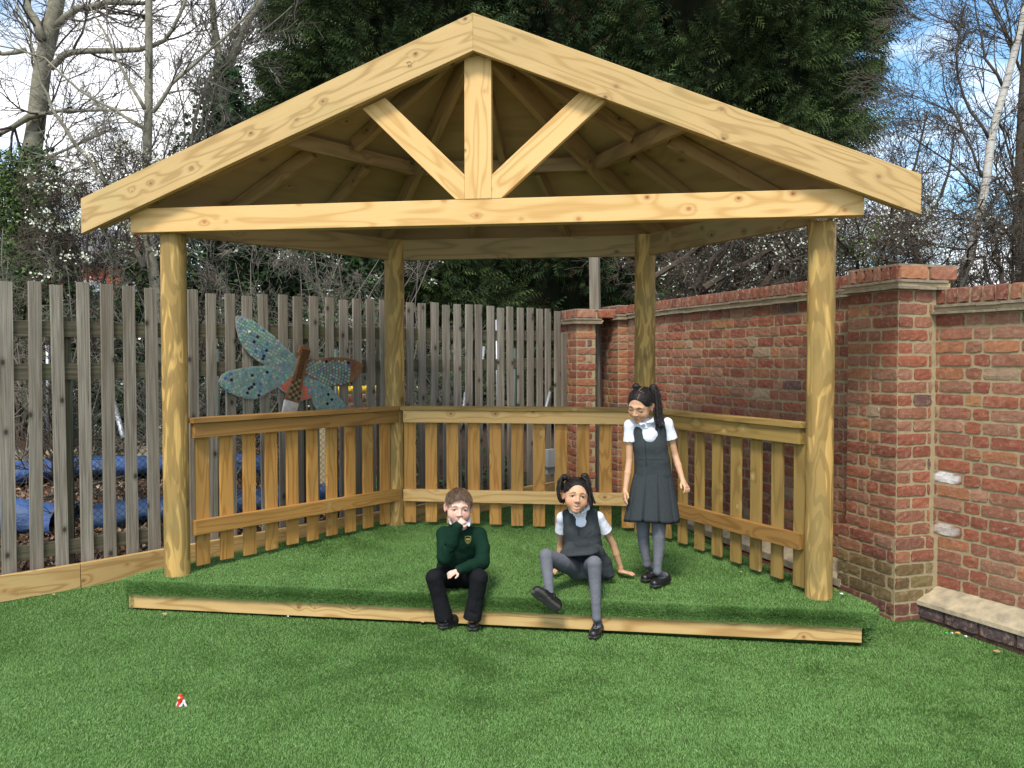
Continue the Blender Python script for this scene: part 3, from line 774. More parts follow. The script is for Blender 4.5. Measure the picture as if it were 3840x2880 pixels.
# bargeboards
def barge(sgn, xe, zt_, zb_):
    a = Vector((-.012, -.2, (3.48+3.244)/2)); b = Vector((xe, -.2, (zt_+zb_)/2)); d = (b-a).normalized(); hh = .222*math.cos(math.atan2(abs(a.z-b.z), abs(b.x-a.x)))+.0
    o = timber('bargeboard', a-d*.2, b+d*.2, hh, .046, M['barge'], sh, up=Vector((0, 0, 1)), cut=[(a, Vector((-sgn, 0, 0))), (b, Vector((sgn, 0, 0)))])
    return o
bl_ = barge(-1, -2.55, 2.446, 2.225); br_ = barge(1, 2.514, 2.446, 2.225)
# roof: eave ring, hips, rafters, plywood lining and felt
AP = Vector((0, -.17, 3.43)); 
ZE = 2.40
ev = [Vector((-2.53, -.17, ZE)), Vector((-1.27, 1.98, ZE)), Vector((1.27, 1.98, ZE)), Vector((2.50, -.17, ZE))]
for i in range(3):
    a, b = ev[i], ev[i+1]; n = (a-AP).cross(b-AP).normalized(); n = n if n.z > 0 else -n
    t = .014
    def P3(p, off): return p+n*off
    bmx = bmesh.new(); lo = [bmx.verts.new(P3(q, .0)) for q in (AP, a, b)]; hi = [bmx.verts.new(P3(q, t)) for q in (AP, a, b)]
    bmx.faces.new(lo); bmx.faces.new(hi[::-1])
    for k in range(3): bmx.faces.new((lo[k], lo[(k+1) % 3], hi[(k+1) % 3], hi[k]))
    bmesh.ops.recalc_face_normals(bmx, faces=bmx.faces)
    mm = frame_m((AP+a+b)/3, b-a, n); bmx.transform(mm.inverted() @ Matrix.Rotation(0, 4, 'X'))
    # local: grain along X, face lies in XY -> swap so that material's X/Z plane is the face
    rot = Matrix.Rotation(R(90), 4, 'X'); bmx.transform(rot)
    me = bpy.data.meshes.new('roof_lining'); bmx.to_mesh(me); bmx.free()
    link('roof_lining', me, M['ply'], sh, mm @ rot.inverted())
mb = MB()
for i in range(3):
    a, b = ev[i], ev[i+1]; n = (a-AP).cross(b-AP).normalized(); n = n if n.z > 0 else -n
    V = [AP+n*.017, a+n*.017, b+n*.017, AP+n*.03, a+n*.03, b+n*.03]
    mb.add(V, [(0, 1, 2), (3, 5, 4), (0, 3, 4, 1), (1, 4, 5, 2), (2, 5, 3, 0)])
mb.build('roof_felt', M['felt'], sh)
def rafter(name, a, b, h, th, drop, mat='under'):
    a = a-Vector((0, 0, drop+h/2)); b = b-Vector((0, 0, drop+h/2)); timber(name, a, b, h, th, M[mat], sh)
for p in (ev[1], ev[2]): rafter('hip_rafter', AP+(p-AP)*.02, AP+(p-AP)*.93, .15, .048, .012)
for p in (ev[0], ev[3]):
    q = Vector((0, .035, 0)); rafter('hip_rafter', AP+(p-AP)*.02+q, AP+(p-AP)*.985+q, .14, .045, .02)
def fpt(i, s, t):      # point on roof face i: s across eave 0..1, t down from apex 0..1
    e = ev[i].lerp(ev[i+1], s); return AP.lerp(e, t)
for i in range(3):
    tn = .52
    # noggin across the middle of the face
    a = fpt(i, .0, tn)-Vector((0, 0, .075)); b = fpt(i, 1., tn)-Vector((0, 0, .075))
    if i == 0: a = a.lerp(b, .04)
    if i == 2: b = b.lerp(a, .04)
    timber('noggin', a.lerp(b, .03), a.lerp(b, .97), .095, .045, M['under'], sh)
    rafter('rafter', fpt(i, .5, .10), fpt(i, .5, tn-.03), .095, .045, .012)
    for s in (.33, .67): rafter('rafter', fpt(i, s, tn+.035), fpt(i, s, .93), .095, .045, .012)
# eave beams between the posts
def between(p, q, off_in, e0, e1):
    """points on the line p-q shortened by e0/e1 and moved inwards (towards the shelter middle) by off_in"""
    d = (q-p).normalized(); c = Vector((0, .6, 0)); n = Vector((-d.y, d.x, 0)); n = n if (c-p).dot(n) > 0 else -n
    return p+d*e0+n*off_in, q-d*e1+n*off_in, d, n
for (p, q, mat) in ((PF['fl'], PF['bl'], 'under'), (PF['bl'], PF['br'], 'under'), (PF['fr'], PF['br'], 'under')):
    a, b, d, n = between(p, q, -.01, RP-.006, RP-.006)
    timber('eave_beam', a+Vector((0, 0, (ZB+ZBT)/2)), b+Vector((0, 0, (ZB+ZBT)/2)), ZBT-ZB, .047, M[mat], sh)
# short outriggers seen beyond the front posts
for sx, p in ((-1, PF['fl']), (1, PF['fr'])):
    pass
# railings
def railing(p, q, e0, e1, nsl, mats, s_first, s_last, capx=.02):
    root = bpy.data.objects.new('railing', None); COL.objects.link(root)
    a, b, d, n = between(p, q, .06, e0, e1)
    root.location = a; root.parent = sh; root.matrix_parent_inverse = Matrix()
    mt, mc, ml, ms = mats
    Z = lambda v, z: Vector((v.x, v.y, z))
    timber('top_rail', Z(a, .950), Z(b, .950), .098, .045, M[mt], root)
    a2, b2, _, _ = between(p, q, .045, e0-capx, e1-capx)
    timber('handrail', Z(a2, 1.0175), Z(b2, 1.0175), .033, .115, M[mc], root)
    timber('lower_rail', Z(a, .302), Z(b, .302), .098, .045, M[ml], root)
    for i in range(nsl):
        s = s_first+(s_last-s_first)*i/(nsl-1)
        c = p+d*s+n*(.06-.0225-.0115-.001)
        o = timber('slat', Z(c, stage_z(c.x, c.y)+.02+random.uniform(-.006, .006)), Z(c, .975), .098, .021, M[ms], root, up=d, bev=.003)
    return root
railing(PF['fl'], PF['bl'], RP+.005, .035, 10, ('rail_brown', 'rail_brown', 'slat', 'slat'), .17, 1.80)
railing(PF['bl'], PF['br'], .09, .07, 11, ('beam', 'rail_olive', 'beam', 'slat'), .135, 1.92)
railing(PF['fr'], PF['br'], RP+.005, .03, 9, ('rail_olive', 'rail_olive', 'rail_brown', 'rail_olive'), .13, 1.72)
# ink stamps on the timber
def text_mesh(name, s, size, M4, mat, parent, conform=None, ext=0.0004):
    cu = bpy.data.curves.new(name, 'FONT'); cu.body = s; cu.size = size; cu.align_x = 'CENTER'; cu.align_y = 'CENTER'; cu.extrude = ext; cu.resolution_u = 3
    to = bpy.data.objects.new('tmp', cu); COL.objects.link(to)
    dg = bpy.context.evaluated_depsgraph_get(); me = bpy.data.meshes.new_from_object(to.evaluated_get(dg)); me.name = name
    bpy.data.objects.remove(to); bpy.data.curves.remove(cu); me.materials.clear()
    return link(name, me, mat, parent, M4)
def face_text(name, s, size, c, xdir, nrm, mat, parent):
    x = Vector(xdir).normalized(); z = Vector(nrm).normalized(); y = z.cross(x)
    m = Matrix((x, y, z)).transposed().to_4x4(); m.translation = c; return text_mesh(name, s, size, m, mat, parent)
c = atpl(1538, 240, (0, -.2245, 0), Vector((0, 1, 0))); face_text('ink_stamp', 'CE', .032, c, (.1, 0, -1), (0, -1, 0), M['stamp'], bl_)
c = atpl(2182, 372, (0, -.1345, 0), Vector((0, 1, 0)))

# ------------------------------------------------------------------ the stage
stage = empty('stage', (0, -.16, -.2), 'low raised stage carpeted in green artificial turf under the timber shelter', 'stage')
def stage_outline(off=0):
    P = [(-2.22, .13), (-2.325, -.05), (-2.33, -.16), (-2.27, -.2), (2.23, -.2), (2.32, -.16), (2.33, -.03), (2.23, .20), (1.18, 1.80), (-1.18, 1.80)]
    out = []
    for i in range(len(P)):      # smooth corners
        a, b, c = Vector(P[i-1]), Vector(P[i]), Vector(P[(i+1) % len(P)])
        r = .035
        out.append(b+(a-b).normalized()*min(r, (a-b).length/3)); out.append(b+(c-b).normalized()*min(r, (c-b).length/3))
    return out
OUT = stage_outline()
bmx = bmesh.new()
def ring(off, dz):
    r = []
    n = len(OUT)
    for i in range(n):
        a, b, c = OUT[i-1], OUT[i], OUT[(i+1) % n]
        t = (c-a).normalized(); nn = Vector((t.y, -t.x))
        p = b+nn*off
        if off < -.02 and dz < -.05: p = Vector((b.x+nn.x*-.004, b.y+(.055 if b.y < -.12 else 0)))
        r.append(bmx.verts.new((p.x, p.y, stage_z(p.x, p.y)*1.0-.012+dz)))
    return r
rings = [ring(-.06, 0), ring(-.015, -.001), ring(0, -.008), ring(.014, -.020), ring(.020, -.048), ring(.012, -.078), ring(-.03, -.090), ring(-.03, -.24)]
for a, b in zip(rings, rings[1:]):
    for i in range(len(a)): bmx.faces.new((a[i], a[(i+1) % len(a)], b[(i+1) % len(a)], b[i]))
bmx.faces.new(rings[0])
bmesh.ops.recalc_face_normals(bmx, faces=bmx.faces)
me = bpy.data.meshes.new('turf_deck'); bmx.to_mesh(me); bmx.free(); link('turf_deck', me, M['turf'], stage)
timber('front_board', (-2.276, -.176, -.125), (2.232, -.176, -.151), .098, .046, M['edge'], stage)

# ------------------------------------------------------------------ turf fibres
def blades(name, P, Nn, mat, parent, h=(.008, .0145), w=.0015, lean_amp=.9, dark=1.0):
    n = len(P); P = np.asarray(P); Nn = np.asarray(Nn)
    # low-frequency lean field gives the brushed light and dark patches
    f1 = np.sin(P[:, 0]*2.1+1.3*np.sin(P[:, 1]*1.7)) + np.sin(P[:, 1]*2.9+.7*np.sin(P[:, 0]*3.3)+1)
    f2 = np.sin(P[:, 0]*6.3+2.2*np.sin(P[:, 1]*4.1+2))*np.sin(P[:, 1]*7.1+1.9*np.sin(P[:, 0]*5.2)) 
    ang = rng.uniform(0, 2*np.pi, n)*.9 + f1*.9+f2*.6
    f3 = np.sin(P[:, 0]*13.+3*np.sin(P[:, 1]*9.))*np.sin(P[:, 1]*15.+2.5*np.sin(P[:, 0]*8.))
    bias = (f1*.35+f2*.6+f3*.4)
    lean_amp0 = lean_amp
    lean = np.stack([np.cos(ang)*.8, np.sin(ang)*.8, np.zeros(n)], 1)*(rng.uniform(.25, 1., n))[:, None]
    rag = rng.normal(0, .35, n)
    lean[:, 1] += (f2*.45+f3*.28+f1*.25+.25+rag)*1.0; lean[:, 0] += f3*.35
    lean *= lean_amp0
    H = rng.uniform(h[0], h[1], n)[:, None]
    d = Nn*.9+lean; d /= np.linalg.norm(d, axis=1)[:, None]
    d2 = Nn*.45+lean*1.5; d2 /= np.linalg.norm(d2, axis=1)[:, None]
    side = np.cross(d, rng.normal(size=(n, 3))); side /= np.linalg.norm(side, axis=1)[:, None]
    W = w*rng.uniform(.7, 1.25, n)[:, None]
    a = P - side*W/2; b = P + side*W/2; m = P+d*H*.6; c1 = m-side*W*.45; c2 = m+side*W*.45; t = m+d2*H*.5
    V = np.empty((n, 5, 3), np.float32); V[:, 0] = a; V[:, 1] = b; V[:, 2] = c2; V[:, 3] = c1; V[:, 4] = t
    base = (np.arange(n)*5)[:, None]
    Q = base+np.array([[0, 1, 2, 3]]); T = base+np.array([[3, 2, 4]])
    pal = np.array([(.135, .275, .068), (.105, .220, .052), (.165, .320, .090), (.26, .41, .15), (.18, .24, .08)])
    k = rng.choice(5, n, p=[.38, .32, .2, .07, .03]); c = pal[k]*rng.uniform(.8, 1.2, n)[:, None]*dark
    C = np.repeat(c, 5, 0)
    o = link(name, mesh_np(name, V.reshape(-1, 3), [Q, T], C), mat, parent); return o
# stage area mask and visible lawn
def in_poly_np(x, y, poly):
    c = np.zeros(len(x), bool); j = len(poly)-1
    for i in range(len(poly)):
        xi, yi = poly[i][0], poly[i][1]; xj, yj = poly[j][0], poly[j][1]
        with np.errstate(divide='ignore', invalid='ignore'):
            q = ((yi > y) != (yj > y)) & (x < (xj-xi)*(y-yi)/((yj-yi) if yj != yi else 1e-9)+xi)
        c ^= q; j = i
    return c
def visible(x, y, m=.95):
    dx_, dy_ = x-CAM_LOC.x, y-CAM_LOC.y; dep = dx_*FW.x+dy_*FW.y; lat = dx_*FW.y*1-dy_*FW.x
    return (dep > 3.15) & (np.abs(lat) < dep*.60+m), dep
def scatter(n, x0, x1, y0, y1):
    return rng.uniform(x0, x1, n), rng.uniform(y0, y1, n)
x, y = scatter(4000000, -5.2, 4.8, -2.6, 3.4)
vis, dep = visible(x, y)
keep = vis & (rng.uniform(size=len(x)) < np.clip((4.2/np.maximum(dep, 1))**1.6, .12, 1)*.75)
keep &= ((x-F0.x)*FN.x+(y-F0.y)*FN.y < -.085)
inner = [(p.x*.985, p.y*.985+.01) for p in OUT]; keep &= ~in_poly_np(x, y, inner)
keep &= ((x-PA.x)*WN.x+(y-PA.y)*WN.y < -.03) | ((y < .30) )
keep &= ~(((x-J0.x)*NN.x+(y-J0.y)*NN.y > -.165) & (y < .51))
keep &= ~(((x-PA.x)*WN.x+(y-PA.y)*WN.y > -.05) & ((x-PA.x)*WD.x+(y-PA.y)*WD.y > -.05))
x, y, dep = x[keep], y[keep], dep[keep]
z = -.205-.009*x+.03*np.clip(y, -.5, 4)
# trampled, thinner rim next to the wall
g = blades('artificial_grass', np.stack([x, y, z], 1), np.tile([0, 0, 1.], (len(x), 1)), M['blade'], None)
tag(g, 'green artificial grass pile covering the lawn', 'artificial grass', kind='stuff')
print('lawn blades', len(x))
x, y = scatter(430000, -2.45, 2.5, -.2, 1.82)
keep = in_poly_np(x, y, [(p.x, p.y) for p in OUT]) & (rng.uniform(size=len(x)) < .9)
x, y = x[keep], y[keep]
P1 = np.stack([x, y, -.006*x+.0296*y-.012], 1); N1 = np.tile([0, 0, 1.], (len(x), 1))
# rim fibres over the rolled front edge
n = 70000; xr = rng.uniform(-2.32, 2.30, n); t = rng.uniform(0, 1, n)
yr = -.2+np.where(xr > 2.24, (xr-2.24)*.6, 0)+np.where(xr < -2.27, (-2.27-xr)*.8, 0)
ang = t*2.1
P2 = np.stack([xr, yr+.012-.022*np.minimum(t*3, 1)-.006*np.sin(t*3.14), -.006*xr-.016-.076*t**1.2], 1)
N2 = np.stack([np.clip((xr-2.12)*4, 0, 1)-np.clip((-xr-2.14)*4, 0, 1), -np.sin(np.minimum(ang+.5, 1.65)), np.cos(ang*.9)], 1); N2 /= np.linalg.norm(N2, axis=1)[:, None]
def edge_fibres(n):
    E = [(OUT[i], OUT[(i+1) % len(OUT)]) for i in range(len(OUT))]; E = [(a, b) for a, b in E if max(abs(a.x), abs(b.x)) > 2.0 and min(a.y, b.y) < .6]
    ln = np.array([min((b-a).length, 2.0) for a, b in E]); k = rng.choice(len(E), n, p=ln/ln.sum()); P_ = np.empty((n, 3)); N_ = np.empty((n, 3)); t = rng.uniform(0, 1, n); zz = rng.uniform(0, 1, n)
    A = np.array([(a.x, a.y) for a, b in E]); Bq = np.array([(b.x, b.y) for a, b in E]); D_ = Bq-A; D_ /= np.linalg.norm(D_, axis=1)[:, None]
    Q = A[k]+(Bq-A)[k]*t[:, None]; P_[:, 0] = Q[:, 0]+D_[k, 1]*(.010-.012*(zz > .4)); P_[:, 1] = Q[:, 1]-D_[k, 0]*(.010-.012*(zz > .4)); P_[:, 2] = -.006*Q[:, 0]-.015-.205*zz
    N_[:, 0] = D_[k, 1]; N_[:, 1] = -D_[k, 0]; N_[:, 2] = .55-.6*zz; N_ /= np.linalg.norm(N_, axis=1)[:, None]; bad = (np.abs(Q[:, 0]) < 2.24) & (P_[:, 2] < -.09) & (Q[:, 1] < -.15); return P_[~bad], N_[~bad]
n = 200; tt = rng.uniform(0, 2.3, n); sd = rng.uniform(size=n) < .5
xs = np.where(sd, -2.328, 2.332); ys = rng.uniform(-.15, .7, n); q = np.where(ys < 0, 0, np.where(sd, ys*.52, np.maximum(ys, 0)*.48)); xs = np.where(sd, xs+q, xs-q)
P3_ = np.stack([xs, ys, -.006*xs-.018-.075*tt], 1); N3 = np.stack([np.where(sd, -1., 1.), np.full(n, -.2), .5-np.minimum(tt, 1)*.6], 1); N3 /= np.linalg.norm(N3, axis=1)[:, None]
P3_, N3 = edge_fibres(80000)
o = blades('turf_pile', P1, N1, M['blade'], stage, lean_amp=.75); tag(o, kind='stuff')
N2[:, 2] -= .25*t; P23 = np.concatenate([P2, P3_]); N23 = np.concatenate([N2, N3]); N23 /= np.linalg.norm(N23, axis=1)[:, None]
o = blades('turf_edge_pile', P23, N23, M['blade'], stage, h=(.013, .022), w=.0017, lean_amp=.32); tag(o, kind='stuff')

# ------------------------------------------------------------------ mosaic dragonfly on the fence
dr = empty('mosaic_dragonfly', atd(1130, 1480, 6.9), 'teal and blue mosaic dragonfly with coral and brown tiles fixed to the picket fence', 'garden ornament')
DP = F0-FN*.036
def dz4(x, y): return (780+x/3.352, 1140+y/3.352)
def plane_uv(x, y):
    p = atpl(*dz4(x, y), DP, FN); q = p-DP; return (q.dot(FD), q.z)
def to3(s, z, off): return DP+FD*s+Vector((0, 0, z))-FN*off
UL = [(345, 150), (380, 138), (450, 150), (560, 200), (680, 285), (800, 380), (930, 500), (1030, 600), (1115, 690), (1095, 800), (900, 790), (705, 765), (640, 720), (540, 650), (440, 540), (385, 430), (350, 290)]
LLw = [(705, 765), (900, 790), (1095, 800), (1075, 890), (1030, 990), (990, 1130), (930, 1090), (860, 1040), (780, 1080), (680, 1150), (570, 1190), (480, 1185), (360, 1150), (240, 1100), (160, 1030), (130, 960), (170, 880), (260, 830), (400, 800), (560, 775)]
URw = [(1225, 700), (1400, 690), (1540, 662), (1700, 668), (1850, 700), (1945, 765), (1900, 870), (1800, 970), (1700, 1020), (1520, 1030), (1350, 950), (1190, 900)]
LRw = [(1190, 900), (1350, 950), (1500, 1020), (1620, 1140), (1755, 1300), (1700, 1400), (1560, 1450), (1400, 1400), (1330, 1290), (1285, 1175), (1220, 1190), (1130, 1230), (1150, 1050)]
BODY = [(1115, 600), (1150, 520), (1200, 505), (1250, 530), (1262, 600), (1225, 720), (1190, 880), (1150, 1050), (1130, 1240), (955, 1190), (1020, 1000), (1080, 820), (1130, 650)]
TAIL = [(955, 1192), (1120, 1238), (1075, 1420), (905, 1420)]
def board(name, poly, off, th, mat, parent):
    P = [plane_uv(*p) for p in poly]
    bmx = bmesh.new(); lo = [bmx.verts.new(to3(s, z, off)) for s, z in P]; hi = [bmx.verts.new(to3(s, z, off+th)) for s, z in P]
    bmx.faces.new(lo); bmx.faces.new(hi[::-1])
    for k in range(len(P)): bmx.faces.new((lo[k], lo[(k+1) % len(P)], hi[(k+1) % len(P)], hi[k]))
    bmesh.ops.recalc_face_normals(bmx, faces=bmx.faces)
    me = bpy.data.meshes.new(name); bmx.to_mesh(me); bmx.free(); return link(name, me, mat, parent)
TEAL = [(.17, .33, .29), (.22, .37, .32), (.14, .29, .28), (.28, .38, .31), (.16, .31, .36), (.31, .36, .33), (.20, .40, .32)]
def tile_quad(mb, s, z, a, w, h, off, col):
    ca, sa = math.cos(a), math.sin(a); V = []
    for (e, th_) in ((1, 0), (.9, .0045)):
        for (i, j) in ((-1, -1), (1, -1), (1, 1), (-1, 1)):
            u, v = i*w/2*e, j*h/2*e; V.append(to3(s+u*ca-v*sa, z+u*sa+v*ca, off+th_))
    mb.add(V, [(4, 5, 6, 7), (0, 1, 5, 4), (1, 2, 6, 5), (2, 3, 7, 6), (3, 0, 4, 7)], col)
def shrink(pt, poly, r):
    x, y = pt
    return all(inside(x+r*math.cos(a), y+r*math.sin(a), poly) for a in (0, 1.57, 3.14, 4.71))
def radial(name, poly, ctr, parent, pick, extra=lambda x, y: True, off=.018, r0=40, T=38):
    mb = MB(); k = 0; r = r0
    cx, cy = ctr
    while r < 1100:
        n = int(2*math.pi*r/T)
        for i in range(n):
            a = 2*math.pi*(i+.5*(k % 2))/n; x_, y_ = cx+r*math.cos(a), cy+r*math.sin(a)
            if shrink((x_, y_), poly, 13) and extra(x_, y_):
                s, z = plane_uv(x_, y_); sc = 1/(3.352*462)
                tile_quad(mb, s, z, -a, (T-7)*sc*1.08, (T-7)*sc*1.08, off, pick(x_, y_, r))
        r += T; k += 1
    mb.build(name, M['tess'], parent, cols=True)
def pick_teal(x, y, r):
    q = random.random(); far = r > 330
    if far and q < .065: return (.012, .012, .05)
    if far and q < .12: return (.05, .16, .40)
    if q < .16: return (.17, .26, .38)
    c = random.choice(TEAL); f = random.uniform(.8, 1.2); return tuple(v*f for v in c)
w1 = board('wing', UL, 0, .018, M['board'], dr); radial('wing_tiles', UL, (1150, 830), w1, pick_teal)
w2 = board('wing', LLw, -.0, .018, M['board'], dr)
def coralL(x, y): return x > 870 and y > 1040-(x-860)*.72
def pickL(x, y, r): return (random.uniform(.62, .75), .13, .055) if coralL(x, y) else pick_teal(x, y, r)
radial('wing_tiles', LLw, (1150, 830), w2, pickL)
w3 = board('wing', URw, 0, .018, M['rust'], dr); w3['label'] = 'rusty broken tipped wing'
radial('wing_tiles', URw, (1150, 830), w3, pick_teal, lambda x, y: x < 1765 and y > 705+(1225-x)*-.02)
w4 = board('wing', LRw, 0, .018, M['board'], dr)
def pickR(x, y, r): return (random.uniform(.62, .75), .13, .055) if x < 1165+(y-900)*.42 else pick_teal(x, y, r)
radial('wing_tiles', LRw, (1150, 830), w4, pickR)
body = board('body', BODY, .0, .034, M['rust'], dr)
mb = MB(); T = 38
ax0, ax1 = (1190, 580), (1050, 1200); dl = math.hypot(ax1[0]-ax0[0], ax1[1]-ax0[1]); dd = ((ax1[0]-ax0[0])/dl, (ax1[1]-ax0[1])/dl)
for i in range(17):
    for j in (-1.5, -.5, .5, 1.5):
        x_ = ax0[0]+dd[0]*T*i-dd[1]*T*j; y_ = ax0[1]+dd[1]*T*i+dd[0]*T*j
        if shrink((x_, y_), BODY, 12):
            s, z = plane_uv(x_, y_); sc = 1/(3.352*462); low = i > 9 and (i+int(j+2)) % 2
            tile_quad(mb, s, z, -math.atan2(dd[1], dd[0]), 33*sc*1.1, 33*sc*1.1, .034, (.22, .20, .12) if low else (.085, .045, .02))
mb.build('body_tiles', M['tess'], body, cols=True)
board('tail', TAIL, .0, .03, M['white'], dr)
mb = MB(); s, z = plane_uv(509, 346); mm = Matrix.Translation(to3(s, z, .02))
me = bpy.data.meshes.new('bead'); bmx = bmesh.new(); bmesh.ops.create_uvsphere(bmx, u_segments=12, v_segments=8, radius=.014); bmx.to_mesh(me); bmx.free(); link('bead', me, M['white'], w1, mm)
# ------------------------------------------------------------------ trees and shrubs
def perturb(d, a):
    return (d+Vector((random.gauss(0, a), random.gauss(0, a), random.gauss(0, a)))).normalized()
def limb(mb, pts, r0, r1, sides=7, wig=.0):
    """tapered limb through the given points (Catmull-Rom)"""
    P_ = [Vector(p) for p in pts]; out = []
    for i in range(len(P_)-1):
        a, b, c, d = P_[max(i-1, 0)], P_[i], P_[i+1], P_[min(i+2, len(P_)-1)]; n = max(2, int((c-b).length/.25))
        for k in range(n):
            t = k/n; out.append(.5*((2*b)+(c-a)*t+(2*a-5*b+4*c-d)*t*t+(3*b-a-3*c+d)*t*t*t)+Vector((random.gauss(0, wig), random.gauss(0, wig), random.gauss(0, wig))))
    out.append(P_[-1]); n = len(out); rr = [r0+(r1-r0)*i/(n-1) for i in range(n)]
    mb.tube(out, rr, sides); return out, rr
def twigs(mb, p, d, ln, r, lev, spec, tips=None):
    n = max(3, int(ln/spec['step'])); pts = [p.copy()]; q = p.copy(); dd = d.copy()
    for i in range(n):
        dd = perturb(dd+Vector((0, 0, spec['up']*.1)), spec['wig']); q = q+dd*ln/n; pts.append(q.copy())
    mb.tube(pts, [max(r*(1-.7*i/n), spec['rmin']) for i in range(n+1)], 3 if lev <= 1 else 5, cap=False)
    if tips is not None and lev == 0: tips += pts[1:]
    if lev == 0: return
    kids = spec['kids'][lev]
    for k in range(kids):
        t = random.uniform(.18, 1.0); i = min(int(t*n), n-1); s = pts[i].lerp(pts[i+1], t*n-i)
        ax = dd.orthogonal(); ax.rotate(Matrix.Rotation(random.uniform(0, 6.28), 3, dd)); a = random.uniform(*spec['ang'])
        nd = (pts[i+1]-pts[i]).normalized(); nd = (nd*math.cos(a)+ax.normalized()*math.sin(a)).normalized()
        twigs(mb, s, nd, ln*random.uniform(.38, .68), r*.55, lev-1, spec, tips)
SP_BARE = dict(step=.16, wig=.16, up=.5, rmin=.0028, kids=[0, 6, 6, 6], ang=(.45, 1.0))
SP_BIRCH = dict(step=.13, wig=.14, up=-.2, rmin=.0024, kids=[0, 6, 6, 6], ang=(.35, .9))
SP_THORN = dict(step=.10, wig=.24, up=.1, rmin=.0022, kids=[0, 8, 8, 6], ang=(.5, 1.2))
def side_branches(mb, pts, rr, n, ln, lev, spec, tips=None, t0=.15, rs=.5, bias=None):
    m = len(pts)
    for _ in range(n):
        t = random.uniform(t0, 1); i = min(int(t*(m-1)), m-2); d = (pts[i+1]-pts[i]).normalized(); ax = d.orthogonal(); ax.rotate(Matrix.Rotation(random.uniform(0, 6.28), 3, d))
        a = random.uniform(*spec['ang']); nd = (d*math.cos(a)+ax.normalized()*math.sin(a)); 
        if bias is not None: nd += bias
        twigs(mb, pts[i].copy(), nd.normalized(), ln*random.uniform(.6, 1.2)*(1-.35*t), min(rr[i]*rs, .02), lev, spec, tips)
def leaf_cloud(name, pts, size, cols, mat, parent, n_per=1, spread=.05, flat=False, asp=.6):
    pts = np.array([tuple(p) for p in pts]); n = len(pts)*n_per
    P_ = np.repeat(pts, n_per, 0)+rng.normal(0, spread, (n, 3)); a = rng.normal(size=(n, 3)); a /= np.linalg.norm(a, axis=1)[:, None]
    b = np.cross(a, rng.normal(size=(n, 3))); b /= np.linalg.norm(b, axis=1)[:, None]; s = size*rng.uniform(.6, 1.3, n)[:, None]
    V = np.stack([P_-a*s*.5, P_+b*s*asp*.5, P_+a*s*.5, P_-b*s*asp*.5], 1).reshape(-1, 3)
    F = np.arange(n*4).reshape(n, 4); cols = np.array(cols); C = np.repeat(cols[rng.integers(0, len(cols), n)]*rng.uniform(.7, 1.3, n)[:, None], 4, 0)
    return link(name, mesh_np(name, V, F, C), mat, parent)
def tree_root(name, base, label, cat, group=None):
    b = Vector(base); b.z = ground_z(b.x, b.y); return empty(name, b, label, cat, group)
def px(pts, d): return [atd(u, v, d if not hasattr(d, '__len__') else d[i]) for i, (u, v) in enumerate(pts)]
G1 = 'bare trees behind the picket fence'
# T1 thick leaning trunk, far left
b = atd(70, 1150, 13); t1 = tree_root('bare_tree', b, 'thick forked grey trunk of the big bare tree at the far left edge', 'tree', G1)
mb = MB(); pts, rr = limb(mb, [Vector((b.x, b.y, -.1))]+px([(95, 800), (135, 480), (165, 230), (205, 60), (230, -120), (260, -500)], 13), .20, .09, 9)
mb.build('trunk', M['bark_grey'], t1, True)
mb = MB(); L_ = []
for p_, r0 in (([(165, 150), (130, 60), (95, -20), (60, -250)], .07), ([(215, 90), (290, 30), (400, 8), (545, 6), (640, -40)], .06), ([(190, 250), (240, 205), (330, 186), (520, 184), (620, 150), (665, 70), (700, -20)], .055), ([(150, 420), (60, 470), (-30, 520)], .06), ([(150, 420), (300, 415), (440, 410), (520, 415)], .03), ([(120, 600), (250, 560), (420, 480)], .03), ([(100, 180), (20, 200), (-60, 190)], .04)):
    q, r_ = limb(mb, px(p_, 12.8), r0, r0*.35, 7, .012); L_.append((q, r_))
mb.build('limbs', M['bark_grey'], t1, True)
mb = MB()
for q, r_ in L_: side_branches(mb, q, r_, 6, 1.5, 2, SP_BARE)
side_branches(mb, pts, rr, 8, 1.8, 2, SP_BARE, t0=.3, rs=.25)
mb.build('twigs', M['bark_dark'], t1)
# T2 slim pale tree
b = atd(600, 1400, 10.5); t2 = tree_root('bare_tree', b, 'slim pale grey tree with one straight stem just left of the shelter roof', 'tree', G1)
mb = MB(); pts, rr = limb(mb, [Vector((b.x, b.y, -.1))]+px([(590, 1180), (575, 1000), (552, 860), (550, 700), (556, 520), (560, 405), (562, 200), (562, 0), (560, -300)], 10.5), .085, .035, 9)
mb.build('trunk', M['bark_grey'], t2, True)
mb = MB(); L_ = []
for p_, r0 in (([(575, 420), (620, 350), (690, 272), (790, 190), (880, 110), (960, 20), (1000, -60)], .026), ([(545, 400), (500, 330), (440, 210), (390, 110), (330, 0)], .026), ([(540, 480), (440, 410), (300, 330), (170, 215), (60, 180), (-60, 150)], .02), ([(405, 692), (330, 590), (270, 520), (200, 400), (160, 300), (120, 150), (60, 0)], .028), ([(540, 1000), (480, 850), (405, 692)], .035), ([(540, 480), (480, 430), (350, 400)], .015)):
    q, r_ = limb(mb, px(p_, 10.3), r0, r0*.3, 6, .008); L_.append((q, r_))
mb.build('limbs', M['bark_grey'], t2, True)
mb = MB()
for q, r_ in L_: side_branches(mb, q, r_, 5, 1.2, 2, SP_BARE)
side_branches(mb, pts, rr, 5, 1.3, 2, SP_BARE, t0=.35, rs=.3)
mb.build('twigs', M['bark_pale'], t2)
